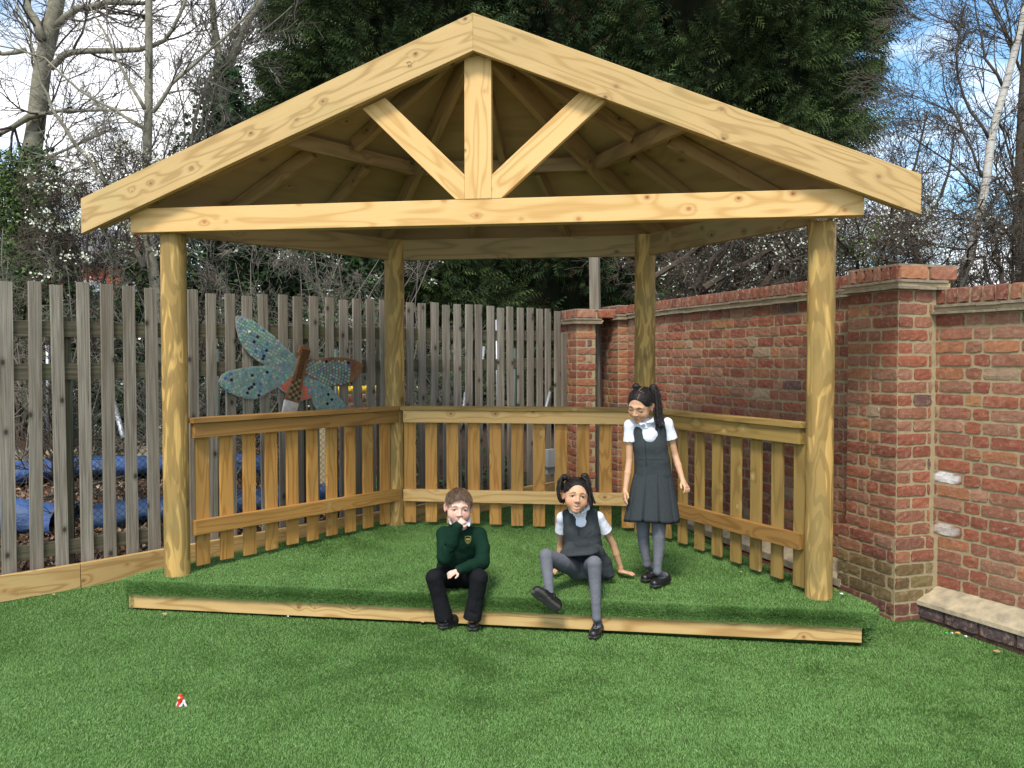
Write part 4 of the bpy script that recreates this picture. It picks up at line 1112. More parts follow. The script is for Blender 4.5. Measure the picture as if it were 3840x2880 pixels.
# T3 ivy clad tree
b = atd(850, 1400, 13.5); t3 = tree_root('ivy_tree', b, 'forked bare tree with its lower trunk wrapped in dark glossy ivy', 'tree', G1)
mb = MB(); pts, rr = limb(mb, [Vector((b.x, b.y, -.1))]+px([(850, 900), (848, 600), (838, 400), (838, 270)], 13.5), .12, .09, 8)
for p_, r0 in (([(838, 270), (820, 180), (805, 80), (795, -60)], .07), ([(840, 270), (885, 190), (920, 100), (985, 0), (1030, -80)], .065)):
    q, r_ = limb(mb, px(p_, 13.5), r0, r0*.6, 8); pts += q; rr += r_
mb.build('trunk', M['bark_grey'], t3, True)
mb = MB(); side_branches(mb, pts, rr, 20, 1.7, 2, SP_BARE, t0=.35, rs=.25); mb.build('twigs', M['bark_dark'], t3)
iv = []
for _ in range(5200):
    t = random.random(); w = 30+95*math.sin(min(1, t*1.25)*math.pi)**.8+ (60 if t > .3 else 0)*t
    u = 850+random.gauss(0, .42)*w-20*t; v = 235+t*620; iv.append(atd(u, v, 13.3+random.gauss(0, .28)))
leaf_cloud('ivy_leaves', iv, .085, [(.018, .045, .014), (.030, .075, .022), (.012, .028, .010), (.05, .11, .035)], M['leaf'], t3, 1, .05, asp=.9)
# leaning multi-stem shrub
b = atd(705, 900, 10.8); t4 = tree_root('bare_shrub', b, 'cluster of thin pale stems fanning up from behind the left roof slope', 'shrub', G1)
mb = MB(); L_ = []
for p_ in ([(712, 900), (722, 540), (745, 400), (790, 280), (840, 170), (890, 60)], [(705, 900), (715, 540), (770, 330), (850, 240), (960, 130), (1100, 20)], [(700, 900), (725, 560), (760, 470), (770, 350), (800, 260)], [(690, 900), (695, 560), (690, 400), (660, 250), (620, 120)], [(715, 900), (765, 520), (790, 400), (850, 260), (980, 200)], [(620, 900), (600, 700), (640, 500), (740, 300)]):
    q, r_ = limb(mb, px(p_, 10.8), .017, .005, 6, .01); L_.append((q, r_))
mb.build('stems', M['bark_pale'], t4, True)
mb = MB()
for q, r_ in L_: side_branches(mb, q, r_, 5, .8, 2, SP_BARE, t0=.35)
mb.build('twigs', M['bark_pale'], t4)
# blossom shrub
b = atd(330, 1300, 9.6); t5 = tree_root('blossom_shrub', b, 'white flowering blackthorn twigs beside the left end of the roof', 'shrub', 'flowering shrubs')
mb = MB(); tips = []; L_ = []
for p_ in ([(330, 1300), (300, 1000), (260, 850), (230, 760), (210, 650)], [(350, 1300), (330, 1000), (350, 800), (420, 640), (470, 560)], [(340, 1300), (280, 1000), (190, 900), (150, 760)], [(350, 1300), (400, 1000), (440, 900), (480, 700), (510, 600)], [(330, 1300), (250, 1100), (200, 1000), (230, 900)]):
    q, r_ = limb(mb, px(p_, 9.6), .016, .004, 5, .012); L_.append((q, r_))
mb.build('stems', M['bark_dark'], t5, True)
mb = MB()
for q, r_ in L_: side_branches(mb, q, r_, 12, .55, 2, SP_THORN, tips, t0=.35)
mb.build('twigs', M['bark_dark'], t5)
random.shuffle(tips); tip2 = tips[:900]; cl = [p+Vector((random.gauss(0, .02), random.gauss(0, .02), random.gauss(0, .02))) for p in tip2[:62] for _ in range(26)]
leaf_cloud('blossom', cl, .026, [(.80, .82, .62), (.74, .76, .58), (.86, .88, .74)], M['leaf'], t5, 1, .030, asp=1)
# thin undergrowth stems behind the pickets, each a shrub
def wild(label, us, vs_, d, n, ln, mat='bark_pale', lev=2, spec=SP_THORN, group='brambles behind the picket fence', bl=0, h=1.6, base_v=None, leafn=0, cname='bramble_bush', lcols=((.03, .07, .018), (.05, .11, .03))):
    b = atd(us, 1500, d); t = tree_root(cname, b, label, 'shrub', group); mb = MB(); tips = []
    for i in range(n):
        p0 = Vector((b.x+random.gauss(0, .35), b.y+random.gauss(0, .3), t.location.z)); d0 = perturb(Vector((random.gauss(0, .35), random.gauss(0, .25), 1)).normalized(), .12)
        n_ = 8; q = p0.copy(); pp = [q.copy()]; dd = d0
        for k in range(n_): dd = perturb(dd+Vector((0, 0, .05)), .12); q = q+dd*h/n_; pp.append(q.copy())
        rr_ = [.014-.010*k/n_ for k in range(n_+1)]; mb.tube(pp, rr_, 4, cap=False); side_branches(mb, pp, rr_, 5, ln, lev, spec, tips, t0=.2)
    mb.build('stems', M[mat], t)
    if bl:
        random.shuffle(tips); cl = [p for p in tips[:bl] for _ in range(12)]
        if cl: leaf_cloud('blossom', cl, .022, [(.78, .80, .70), (.70, .72, .60)], M['leaf'], t, 1, .028, asp=1)
    if leafn:
        random.shuffle(tips); leaf_cloud('leaves', tips[:leafn], .05, list(lcols), M['leaf'], t, 3, .05, asp=.6)
    return t
for i, (u_, d_, nn_, h_, bl_n, lf, lab) in enumerate(((120, 9.6, 7, 2.6, 0, 400, 'tangled bare stems behind the first pickets at the far left'), (430, 9.8, 6, 2.6, 10, 200, 'bramble tangle behind the pickets left of the front left post'),
        (820, 9.6, 8, 2.3, 40, 300, 'blossoming bramble just behind the dragonfly ornament'), (1080, 10.2, 8, 2.9, 30, 200, 'tall thorny bramble between dragonfly and back left post'), (1300, 10.8, 8, 2.8, 22, 200, 'pale thorny stems directly left of the back left post'), (1560, 10.6, 5, 1.5, 0, 500, 'low leafy bramble behind the fence right of the back left post'))):
    wild(lab, u_, 0, d_, nn_, .75, 'bark_pale', 2, SP_THORN, bl=bl_n, h=h_, leafn=lf)
# ---- evergreen masses
def spray_cloud(name, C0, n, size, pal, mat, parent, nleaf=9, droop=.25):
    """feathery conifer sprays: C0 (n,3) positions and outward directions (n,3)"""
    P_, D_ = C0; n = len(P_)
    D_ = D_+rng.normal(0, .35, (n, 3)); D_[:, 2] -= droop*0; D_ /= np.linalg.norm(D_, axis=1)[:, None]
    S_ = np.cross(D_, rng.normal(size=(n, 3))); S_ /= np.linalg.norm(S_, axis=1)[:, None]
    sz_ = size*rng.uniform(.6, 1.3, n)
    Vs = []; 
    for k in range(nleaf):
        t = (k+.3)/nleaf; sgn = 1 if k % 2 else -1; ln = .42*(1-t*.65)
        b = P_+D_*(t*sz_)[:, None]; tip = b+(D_*.75+S_*sgn*.8)*(ln*sz_)[:, None]+np.array([0, 0, -1])*(droop*ln*sz_)[:, None]; w = D_*(.050*sz_)[:, None]
        Vs.append(np.stack([b-w, tip, b+w], 1))
    V = np.stack(Vs, 1).reshape(-1, 3); F = np.arange(len(V)).reshape(-1, 3)
    pal = np.array(pal); c = pal[rng.integers(0, len(pal), n)]*rng.uniform(.7, 1.3, n)[:, None]; C = np.repeat(c, nleaf*3, 0)
    return link(name, mesh_np(name, V, F, C), mat, parent)
def conifer(u, d, H, prof, label, n, seed, pal):
    """prof(h)->radius at relative height h"""
    b = atd(u, 1400, d); t = tree_root('conifer_tree', b, label, 'tree', 'dark conifers behind the shelter'); z0 = t.location.z
    mb = MB(); mb.tube([Vector((b.x, b.y, z0-.1)), Vector((b.x+.1, b.y, z0+H*.5)), Vector((b.x, b.y, z0+H))], [.28, .18, .04], 8); mb.build('trunk', M['bark_dark'], t, True)
    r_ = np.random.default_rng(seed)
    # bough clumps on a lumpy surface, then sprays on the clumps' outer halves
    nc = 900; hh = r_.uniform(0, 1, nc)**.9; a = r_.uniform(0, 6.283, nc); rad = np.array([prof(h) for h in hh])*r_.uniform(.70, 1.10, nc)
    cc_ = np.stack([b.x+rad*np.cos(a), b.y+rad*np.sin(a), z0+.2+hh*(H-.2)+0*a], 1); cr_ = r_.uniform(.34, .72, nc)
    ctrs = np.stack([np.full(nc, b.x), np.full(nc, b.y), cc_[:, 2]-.3], 1)
    k = r_.integers(0, nc, n); v = r_.normal(size=(n, 3)); v /= np.linalg.norm(v, axis=1)[:, None]
    out = cc_[k]-ctrs[k]; out /= np.linalg.norm(out, axis=1)[:, None]+1e-6
    v = v*.75+out*.8; v /= np.linalg.norm(v, axis=1)[:, None]
    P_ = cc_[k]+v*(cr_[k]*r_.uniform(.30, 1.0, n))[:, None]*np.array([1, 1, .65])
    camd = np.array(CAM_LOC)-P_; camd /= np.linalg.norm(camd, axis=1)[:, None]
    f = (out*camd).sum(1) > -.45; P_ = P_[f]; v = v[f]; out = out[f]
    D_ = v*.6+out*.7+np.array([0, 0, -.12])
    spray_cloud('crown', (P_, D_), len(P_), .25, pal, M['needle'], t, 7)
    # inner dark shell: irregular body closing the crown, shade put into its colour
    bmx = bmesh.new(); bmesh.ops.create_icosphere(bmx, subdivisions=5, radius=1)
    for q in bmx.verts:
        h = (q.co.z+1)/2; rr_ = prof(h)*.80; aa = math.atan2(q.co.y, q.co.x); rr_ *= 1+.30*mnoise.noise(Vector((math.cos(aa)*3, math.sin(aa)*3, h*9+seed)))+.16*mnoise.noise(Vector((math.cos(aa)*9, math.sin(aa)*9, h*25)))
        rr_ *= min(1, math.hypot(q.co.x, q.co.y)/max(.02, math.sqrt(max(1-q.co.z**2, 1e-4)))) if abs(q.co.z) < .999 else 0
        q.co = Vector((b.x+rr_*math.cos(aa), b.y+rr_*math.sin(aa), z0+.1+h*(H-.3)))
    me = bpy.data.meshes.new('inner_shade'); bmx.to_mesh(me); bmx.free(); link('inner_shade', me, M['inner'], t)
    return t
M['inner'] = simple('inner_shade_dark', (.010, .016, .008), .95, .05, 3, .6, (.02, .015, .008), 1.0, .1)  # near-black colour stands in for shade deep inside crowns and hedges
PG = [(.045, .070, .026), (.068, .105, .034), (.028, .046, .020), (.100, .145, .045), (.050, .075, .034)]
PG2 = [(.038, .066, .030), (.052, .092, .036), (.024, .046, .020), (.080, .130, .048), (.09, .06, .03)]
conifer(1500, 16.5, 11.5, lambda h: 2.35*(1-.15*abs(h-.45)*2)*min(1, (1-h)*5)**.6*(.93+.07*math.sin(h*19)), 'dark green conifer whose crown rises left of the roof apex', 100000, 1, PG)
conifer(2150, 17.5, 12.5, lambda h: 2.7*min(1, (1-h)*5)**.6*(.95+.06*math.sin(h*17+1)), 'tall dark conifer directly behind the roof apex', 90000, 2, PG2)
conifer(2720, 16.5, 11.5, lambda h: (1.3+1.05*min(1, max(0, (h-.30)*5)))*min(1, (1-h)*6)**.6*(.95+.07*math.sin(h*21)), 'blackish conifer with spreading side boughs right of the roof apex', 100000, 3, PG)
# boughs reaching out on the right of the last conifer and left of the first
cf = [o for o in bpy.data.objects if o.name.startswith('conifer_tree')]
def bough(tree, pts, d, wd, n, pal):
    q = px(pts, d); P_ = []; D_ = []
    for _ in range(n):
        t = random.random()**.8; x = t*(len(q)-1); i = min(int(x), len(q)-2); c = q[i].lerp(q[i+1], x-i); dr = (q[i+1]-q[i]).normalized(); w = wd*(1-t*.72)
        P_.append(tuple(c+Vector((random.gauss(0, w*.4), random.gauss(0, w*.5), random.gauss(0, w*.34))))); D_.append(tuple(dr*1.0+Vector((random.gauss(0, .3), random.gauss(0, .3), random.gauss(0, .3)+.05))))
    spray_cloud('bough', (np.array(P_), np.array(D_)), n, .19, pal, M['needle'], tree, 7)
    mb = MB(); mb.tube(q, [.03, .02, .012, .006][:len(q)] if len(q) <= 4 else .012, 5); mb.build('branch', M['bark_dark'], tree)
for p_, w in (([(3000, 260), (3110, 200), (3210, 150), (3300, 115)], .34), ([(2960, 380), (3090, 320), (3190, 275), (3290, 250)], .36), ([(2960, 100), (3100, 60), (3200, 20), (3270, 60)], .36), ([(2930, 500), (3050, 440), (3130, 410), (3190, 380)], .32), ([(2880, 620), (2980, 560), (3060, 520), (3130, 480)], .30), ([(2900, 20), (3030, -40), (3150, -60)], .4), ([(2800, 640), (2900, 610), (2980, 590), (3040, 575)], .26), ([(2950, 200), (3060, 150), (3160, 90), (3240, 60)], .3)):
    bough(cf[2], p_, 15.6, w*.85, 1000, PG)
for p_, w in (([(1200, 250), (1110, 225), (1040, 215), (985, 235)], .36), ([(1200, 360), (1120, 330), (1050, 310), (990, 300)], .34), ([(1220, 120), (1140, 90), (1090, 60), (1060, 10)], .36), ([(1250, 460), (1160, 420), (1100, 400), (1060, 410)], .32), ([(1230, 10), (1150, 0), (1080, -20)], .34)):
    bough(cf[0], p_, 15.6, w*.85, 1000, PG)
# evergreen undergrowth as one mass each
def hedge(name, label, us, d, z1, n, pal, deep=.8, leaf=.10, kind=None, cat='hedge', group=None, zlo=0.0):
    P_ = []
    for _ in range(n):
        u = random.uniform(us[0], us[1]); p = atd(u, 1300, d+random.gauss(0, deep*.5)); top = z1(u); z = ground_z(p.x, p.y)+zlo+ (top-zlo)*random.random()**.75; z += .18*mnoise.noise(Vector((p.x*2, p.y*2, z)))
        P_.append((p.x, p.y, z))
    b = atd((us[0]+us[1])/2, 1300, d); t = tree_root(name, b, label, cat, group)
    leaf_cloud('foliage', P_, leaf, pal, M['leaf'], t, 1, .03, asp=.55)
    mb = MB()
    for k in range(26):
        u = us[0]+(us[1]-us[0])*k/25; p = atd(u, 1300, d+.4); mb.tube([Vector((p.x, p.y, ground_z(p.x, p.y))), Vector((p.x+random.gauss(0, .15), p.y, ground_z(p.x, p.y)+z1(u)*.5)), Vector((p.x+random.gauss(0, .3), p.y, ground_z(p.x, p.y)+z1(u)*.9))], [.03, .02, .008], 5)
    mb.build('stems', M['bark_dark'], t); return t
DK = [(.014, .030, .010), (.022, .048, .014), (.010, .020, .008), (.035, .07, .02)]
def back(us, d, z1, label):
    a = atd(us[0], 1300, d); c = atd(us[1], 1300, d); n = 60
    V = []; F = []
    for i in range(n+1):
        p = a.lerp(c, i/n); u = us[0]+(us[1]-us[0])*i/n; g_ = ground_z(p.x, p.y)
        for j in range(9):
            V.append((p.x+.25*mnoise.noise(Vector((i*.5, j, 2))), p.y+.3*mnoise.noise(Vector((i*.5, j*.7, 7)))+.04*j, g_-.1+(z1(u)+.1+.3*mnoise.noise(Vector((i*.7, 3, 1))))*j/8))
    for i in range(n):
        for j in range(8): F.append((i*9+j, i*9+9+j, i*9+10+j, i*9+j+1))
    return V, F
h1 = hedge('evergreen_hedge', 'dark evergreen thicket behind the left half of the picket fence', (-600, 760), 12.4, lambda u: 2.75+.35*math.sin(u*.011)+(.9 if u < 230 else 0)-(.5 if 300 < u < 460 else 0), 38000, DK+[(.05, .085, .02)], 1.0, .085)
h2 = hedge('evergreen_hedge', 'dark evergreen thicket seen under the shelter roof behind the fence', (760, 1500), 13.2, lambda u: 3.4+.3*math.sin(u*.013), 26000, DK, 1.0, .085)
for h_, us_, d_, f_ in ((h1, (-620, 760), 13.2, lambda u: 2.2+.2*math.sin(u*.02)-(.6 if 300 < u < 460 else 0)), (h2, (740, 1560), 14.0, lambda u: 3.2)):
    V, F = back(us_, d_, f_, ''); me = bpy.data.meshes.new('inner_shade'); me.from_pydata(V, [], F); link('inner_shade', me, M['inner'], h_)  # added dark sheet behind the leaves, hedge shade painted into its colour
# greener, looser foliage at the far left edge
b = atd(60, 1300, 11.5); t = tree_root('leafy_shrub', b, 'shrub breaking into yellow green leaf at the far left edge', 'shrub')
cl = []
for _ in range(3800):
    u = -40+abs(random.gauss(0, 1))*130; v = random.uniform(560, 1150); cl.append(atd(u, v, 11.5+random.gauss(0, .3)))
leaf_cloud('leaves', cl, .055, [(.07, .115, .025), (.05, .09, .02), (.10, .15, .04)], M['leaf'], t, 1, .06)
mb = MB(); 
for k in range(12): limb(mb, [Vector((b.x+random.gauss(0, .2), b.y, t.location.z)), atd(random.uniform(0, 150), 900, 11.5), atd(random.uniform(-20, 240), 580, 11.5)], .02, .005, 5, .02)
mb.build('stems', M['bark_dark'], t)
# hawthorn haze of small leaves between trunks (left)
b = atd(520, 1300, 12.2); t = tree_root('leafy_shrub', b, 'loose hawthorn just coming into leaf between the bare trunks', 'shrub'); mb = MB(); tips = []
for p_ in ([(520, 1300), (480, 900), (400, 700), (330, 540)], [(540, 1300), (540, 900), (620, 700), (700, 560)], [(520, 1300), (450, 950), (300, 760), (180, 640)], [(560, 1300), (640, 900), (760, 760), (860, 690)], [(500, 1300), (420, 1000), (470, 760), (520, 600)]):
    q, r_ = limb(mb, px(p_, 12.2), .03, .008, 5, .02); side_branches(mb, q, r_, 9, 1.0, 2, SP_THORN, tips, t0=.35)
mb.build('branches', M['bark_dark'], t); random.shuffle(tips); leaf_cloud('leaves', tips[:2600], .04, [(.06, .11, .025), (.045, .08, .02), (.03, .055, .018)], M['leaf'], t, 2, .05)
# ---- right side: birch, dark tree, blossom thicket
b = atd(3610, 1200, 9.4); t = tree_root('birch_tree', b, 'birch with a white leaning trunk and fine drooping twigs right of the roof', 'tree')
mb = MB(); pts, rr = limb(mb, [Vector((b.x-.1, b.y, -.1))]+px([(3612, 1060), (3636, 960), (3694, 723), (3722, 510), (3775, 324), (3822, 140), (3860, -30), (3900, -300)], 9.4), .062, .030, 9); mb.build('trunk', M['birch'], t, True)
mb = MB(); L_ = []
for p_, r0 in (([(3700, 700), (3640, 560), (3580, 440), (3540, 330), (3520, 200)], .016), ([(3720, 520), (3650, 430), (3600, 300), (3600, 120), (3640, -30)], .018), ([(3730, 480), (3790, 430), (3860, 380)], .014), ([(3690, 740), (3600, 640), (3480, 560), (3380, 500)], .014), ([(3770, 330), (3700, 220), (3660, 60), (3650, -80)], .018), ([(3810, 180), (3740, 80), (3690, -60)], .014), ([(3670, 840), (3560, 800), (3460, 760), (3400, 700)], .012), ([(3660, 880), (3760, 820), (3860, 760)], .013), ([(3690, 720), (3760, 640), (3850, 560)], .013), ([(3640, 950), (3520, 920), (3440, 900)], .012), ([(3600, 120), (3520, 60), (3450, 40)], .010), ([(3580, 440), (3480, 380), (3400, 350)], .010)):
    q, r_ = limb(mb, px(p_, 9.4), r0, .004, 6, .012); L_.append((q, r_))
mb.build('limbs', M['bark_dark'], t, True)
mb = MB(); tips = []
for q, r_ in L_: side_branches(mb, q, r_, 10, .75, 2, SP_BIRCH, tips, t0=.15)
random.shuffle(tips)
for p in tips[:130]: mb.tube([p, p+Vector((.003, 0, -.02)), p+Vector((0, 0, -.05))], [.003, .0045, .002], 4)
mb.build('twigs', M['bark_dark'], t)
b = atd(3850, 1300, 11); t = tree_root('bare_tree', b, 'dark bare trunk at the right edge behind the birch', 'tree', 'bare trees behind the brick wall')
mb = MB(); pts, rr = limb(mb, [Vector((b.x, b.y, -.1))]+px([(3830, 1060), (3825, 800), (3832, 500), (3850, 200), (3860, -100)], 11), .085, .05, 8); mb.build('trunk', M['bark_dark'], t, True)
mb = MB(); side_branches(mb, pts, rr, 18, 1.6, 2, SP_BARE, t0=.3, rs=.3); mb.build('twigs', M['bark_dark'], t)
b = atd(3480, 1300, 11.5); t = tree_root('bare_tree', b, 'thin dark bare tree between the roof end and the birch', 'tree', 'bare trees behind the brick wall')
mb = MB(); pts, rr = limb(mb, [Vector((b.x, b.y, -.1))]+px([(3440, 1050), (3420, 900), (3400, 760), (3440, 600), (3480, 420)], 11.5), .05, .012, 7); q2, r2 = limb(mb, px([(3420, 900), (3500, 800), (3560, 650), (3580, 500)], 11.5), .03, .008, 6); mb.build('trunk', M['bark_dark'], t, True)
mb = MB(); side_branches(mb, pts+q2, rr+r2, 26, 1.2, 2, SP_BARE, t0=.25, rs=.4); mb.build('twigs', M['bark_dark'], t)
# blackthorn thicket along the wall: several bushes
thick = [(2560, 10.5, 'blackthorn bush with heavy dark branches just right of the back right post', 30, 1), (2820, 10.0, 'blossoming blackthorn bush behind the wall under the right eave', 70, 1), (3080, 9.4, 'white speckled blackthorn bush behind the front right post', 90, 0), (3300, 9.0, 'blackthorn bush in thin blossom above the tall brick pillar', 60, 0), (3560, 9.2, 'bare thorn bush at the foot of the birch', 12, 0), (3800, 9.4, 'bare thorn bush behind the near wall at the right edge', 6, 0)]
for u0, d0, lab, blm, heavy in thick:
    b = atd(u0, 1300, d0); t = tree_root('blackthorn_bush', b, lab, 'shrub', 'blackthorn thicket behind the brick wall'); mb = MB(); tips = []
    for k in range(8):
        u1 = u0+random.gauss(0, 120); v1 = random.uniform(760, 960)+(-80 if u0 > 2900 else 40)
        q, r_ = limb(mb, [Vector((b.x+random.gauss(0, .3), b.y+random.gauss(0, .3), t.location.z)), atd(u0+(u1-u0)*.4, 1120, d0+random.gauss(0, .4)), atd(u1, v1+100, d0+random.gauss(0, .5)), atd(u1+random.gauss(0, 60), v1, d0+random.gauss(0, .5))], .03, .006, 5, .02)
        side_branches(mb, q, r_, 8, .7, 2, SP_THORN, tips, t0=.4)
    if heavy:
        for p_ in ([(u0-180, 1090), (u0-60, 1010), (u0+60, 940), (u0+160, 880)], [(u0+60, 1100), (u0+200, 1040), (u0+340, 1010), (u0+480, 1030)], [(u0+40, 1090), (u0+120, 960), (u0+200, 900)]): limb(mb, px(p_, d0-.4), .045, .02, 7, .01)
    mb.build('branches', M['bark_dark'], t)
    random.shuffle(tips); cl = [p for p in tips[:blm*7] for _ in range(7)]
    if cl: leaf_cloud('blossom', cl, .019, [(.66, .68, .58), (.60, .63, .50)], M['leaf'], t, 1, .02, asp=1)
b = atd(3180, 1250, 8.2); t = tree_root('leafy_shrub', b, 'fresh bright green sprig above the wall beside the front right post', 'shrub'); mb = MB(); tips = []
for p_ in ([(3190, 1250), (3200, 1000), (3250, 930), (3290, 850)], [(3180, 1250), (3160, 1000), (3200, 930)]):
    q, r_ = limb(mb, px(p_, 8.2), .012, .004, 5); side_branches(mb, q, r_, 9, .25, 1, SP_THORN, tips, t0=.4)
mb.build('branches', M['bark_dark'], t); random.shuffle(tips); leaf_cloud('leaves', tips[:len(tips)//2], .028, [(.10, .20, .03), (.15, .26, .05)], M['leaf'], t, 2, .03)
# ------------------------------------------------------------------ garden beyond the picket fence
def gpt(s, b, h=0):      # s metres along the fence, b metres behind it
    p = F0+FD*s+FN*b; p.z = ground_z(p.x, p.y)+h; return p
def chainlink(label, s0, s1, b, h, mesh=.055):
    root = empty('chain_link_fence', gpt((s0+s1)/2, b), label, 'wire fence'); mb = MB(); n = int((s1-s0)/mesh); m = int(h/mesh)
    V = []; F = []; w = .0017
    for i in range(n+1):
        for sg in (0, 1):
            for j in range(m):
                a = s0+(i+((j+sg) % 2))*mesh; c = s0+(i+((j+1+sg) % 2))*mesh
                p = gpt(a, b); q = gpt(c, b); p = Vector((p.x, p.y, p.z+j*mesh)); q = Vector((q.x, q.y, p.z+mesh)); d = (q-p).normalized(); x = d.cross(FN).normalized()*w; k = len(V)
                V += [p+x, p-x, q-x, q+x, p+FN*w*1.2, q+FN*w*1.2]; F += [(k, k+1, k+2, k+3), (k, k+4, k+5, k+3), (k+1, k+4, k+5, k+2)]
    link('wire_mesh', mesh_np('wire_mesh', np.array([tuple(v) for v in V]), np.array(F)), M['wire'], root)
    k = 0; s = s0
    while s <= s1+.01:
        mb = MB(); a = gpt(s, b); mb.tube([a-Vector((0, 0, .1)), a+Vector((0, 0, h+.05))], .022, 8); mb.build('fence_post', M['wire'], root, True); s += (s1-s0)/4
    return root
chainlink('green chain link fence close behind the picket fence', .6, 5.4, .75, 1.62)
# blue sheeting around the dug bed
def tarp(label, path, rad, mat, flat=.45):
    mb = MB(); n = len(path)
    V = []; F = []; seg = 14; pts = []
    for i in range(len(path)-1):
        for k in range(8): pts.append(tuple(np.array(path[i])*(1-k/8)+np.array(path[i+1])*k/8))
    pts.append(path[-1])
    for i, (s, b, h) in enumerate(pts):
        c = gpt(s, b, h); d = gpt(*[pts[min(i+1, len(pts)-1)][q]-pts[max(i-1, 0)][q]+ (s, b)[q] for q in (0, 1)]); d = (Vector((d.x, d.y, 0))-Vector((c.x, c.y, 0))).normalized(); sd = Vector((-d.y, d.x, 0))
        for k in range(seg):
            a = 6.283*k/seg; r = rad*(1+.35*mnoise.noise(Vector((i*.22, math.cos(a)*1.2, math.sin(a)*1.2)))+.14*mnoise.noise(Vector((i*.7, math.cos(a)*3, math.sin(a)*3))))
            V.append(c+sd*math.cos(a)*r*1.7+Vector((0, 0, math.sin(a)*r*flat*2+rad*.2)))
    for i in range(len(pts)-1):
        for k in range(seg): F.append((i*seg+k, i*seg+(k+1) % seg, (i+1)*seg+(k+1) % seg, (i+1)*seg+k))
    me = mesh_np('blue_tarpaulin', np.array([tuple(v) for v in V]), np.array(F), smooth=True); o = link('blue_tarpaulin', me, M[mat]); tag(o, label, 'tarpaulin', 'blue sheeting in the garden'); return o
tarp('bright blue tarpaulin roll behind the pickets at the far left', [(-1.2, 2.3, .10), (-.5, 2.35, .10), (.3, 2.1, .08), (.8, 1.75, .05)], .15, 'tarp')
tarp('bright blue tarpaulin strip further back behind the front left post', [(.5, 3.7, .10), (1.6, 3.6, .12), (2.6, 3.2, .10), (3.4, 2.7, .10)], .12, 'tarp')
tarp('dark navy sheeting roll low behind the pickets beside the front left post', [(.95, 1.75, .05), (1.6, 1.65, .06), (2.3, 1.5, .06), (3.5, 1.3, .07)], .13, 'tarp2')
# wood chips and dead leaves
n = 26000; s = rng.uniform(-2.2, 4.5, n); b = rng.uniform(.15, 5.5, n)**1.0
P_ = [gpt(float(a), float(c), .012+random.random()*.02) for a, c in zip(s, b)]
lv = leaf_cloud('leaf_litter', P_, .055, [(.16, .10, .065), (.10, .06, .04), (.24, .17, .12), (.34, .27, .21), (.20, .09, .04), (.06, .04, .03)], M['chip'], None, 1, .008, asp=.55)
tag(lv, 'brown bark chips and dead leaves scattered over the garden soil', 'leaf litter', kind='stuff')
def rock(name, label, p, r, mat, cat, group=None, seed=0):
    bmx = bmesh.new(); bmesh.ops.create_icosphere(bmx, subdivisions=3, radius=1)
    for v in bmx.verts: f = 1+.22*mnoise.noise(v.co*1.3+Vector((seed, 0, 0))); v.co = Vector((v.co.x*r[0], v.co.y*r[1], v.co.z*r[2]))*f
    for f in bmx.faces: f.smooth = False
    me = bpy.data.meshes.new(name); bmx.to_mesh(me); bmx.free(); o = link(name, me, M[mat]); o.location = p; o.rotation_euler.z = random.random()*3; tag(o, label, cat, group); return o
for i, (s_, b_, r_, lab) in enumerate(((-.5, 4.2, (.34, .14, .10), 'pale kerb stone of the raised bed at the far left'), (.5, 4.6, (.30, .13, .12), 'round edged pale stone behind the second tarpaulin end'), (1.2, 4.7, (.22, .12, .10), 'chunky pale stone in line with the fourth picket'), (1.7, 4.6, (.36, .14, .09), 'long sandstone block behind the bright blue sheeting'), (2.5, 4.3, (.3, .13, .10), 'sandy stone block near the dragonfly'), (-1.1, 3.4, (.4, .15, .08), 'low stone edging beside the left tarpaulin'))):
    rock('kerb_stone', lab, gpt(s_, b_, .05), r_, 'stone', 'stone', 'stones edging the bed', i*3.1)
# prop pole, orange stick, wire loop, trunks
def stick(name, label, a, b, r, mat, cat, grp=None):
    mb = MB(); a, b = Vector(a), Vector(b); mb.tube([a, a.lerp(b, .5)+Vector((.004, 0, .004)), b], [r, r*.95, r*.85], 8); o = mb.build(name, M[mat], None, True); tag(o, label, cat, grp)
stick('brace_pole', 'slanting galvanised brace pole behind the fifth picket', atd(425, 1505, 9.4), atd(462, 1640, 9.0), .03, 'galv', 'pole')
stick('upright_pole', 'thin upright galvanised pole behind the third picket', atd(178, 1290, 9.0), atd(180, 1620, 9.0), .02, 'galv', 'pole')
for a, b_, lab in (((1745, 1470, 9.6), (1722, 1640, 9.4), 'bright metal strut leaning behind the middle of the back railing'), ((1815, 1300, 9.8), (1790, 1520, 9.6), 'grey metal strut next to the leaning one behind the fence'), ((2062, 1470, 9.3), (1995, 1720, 9.1), 'shiny metal strut behind the last pickets'), ((1862, 1200, 9.7), (1866, 1700, 9.5), 'upright blue grey steel post behind the fence')):
    stick('metal_strut', lab, atd(*a), atd(*b_), .017, 'galv', 'metal strut', 'struts behind the far end of the fence')
stick('leaning_branch', 'bare branch lying across the dug bed', gpt(.3, 2.2, .1), gpt(1.3, 1.6, .45), .014, 'bark_dark', 'branch')
stick('orange_stick', 'orange split stick on the leaf litter', gpt(1.35, 2.1, .04), gpt(1.65, 2.15, .05), .018, 'rust', 'stick')
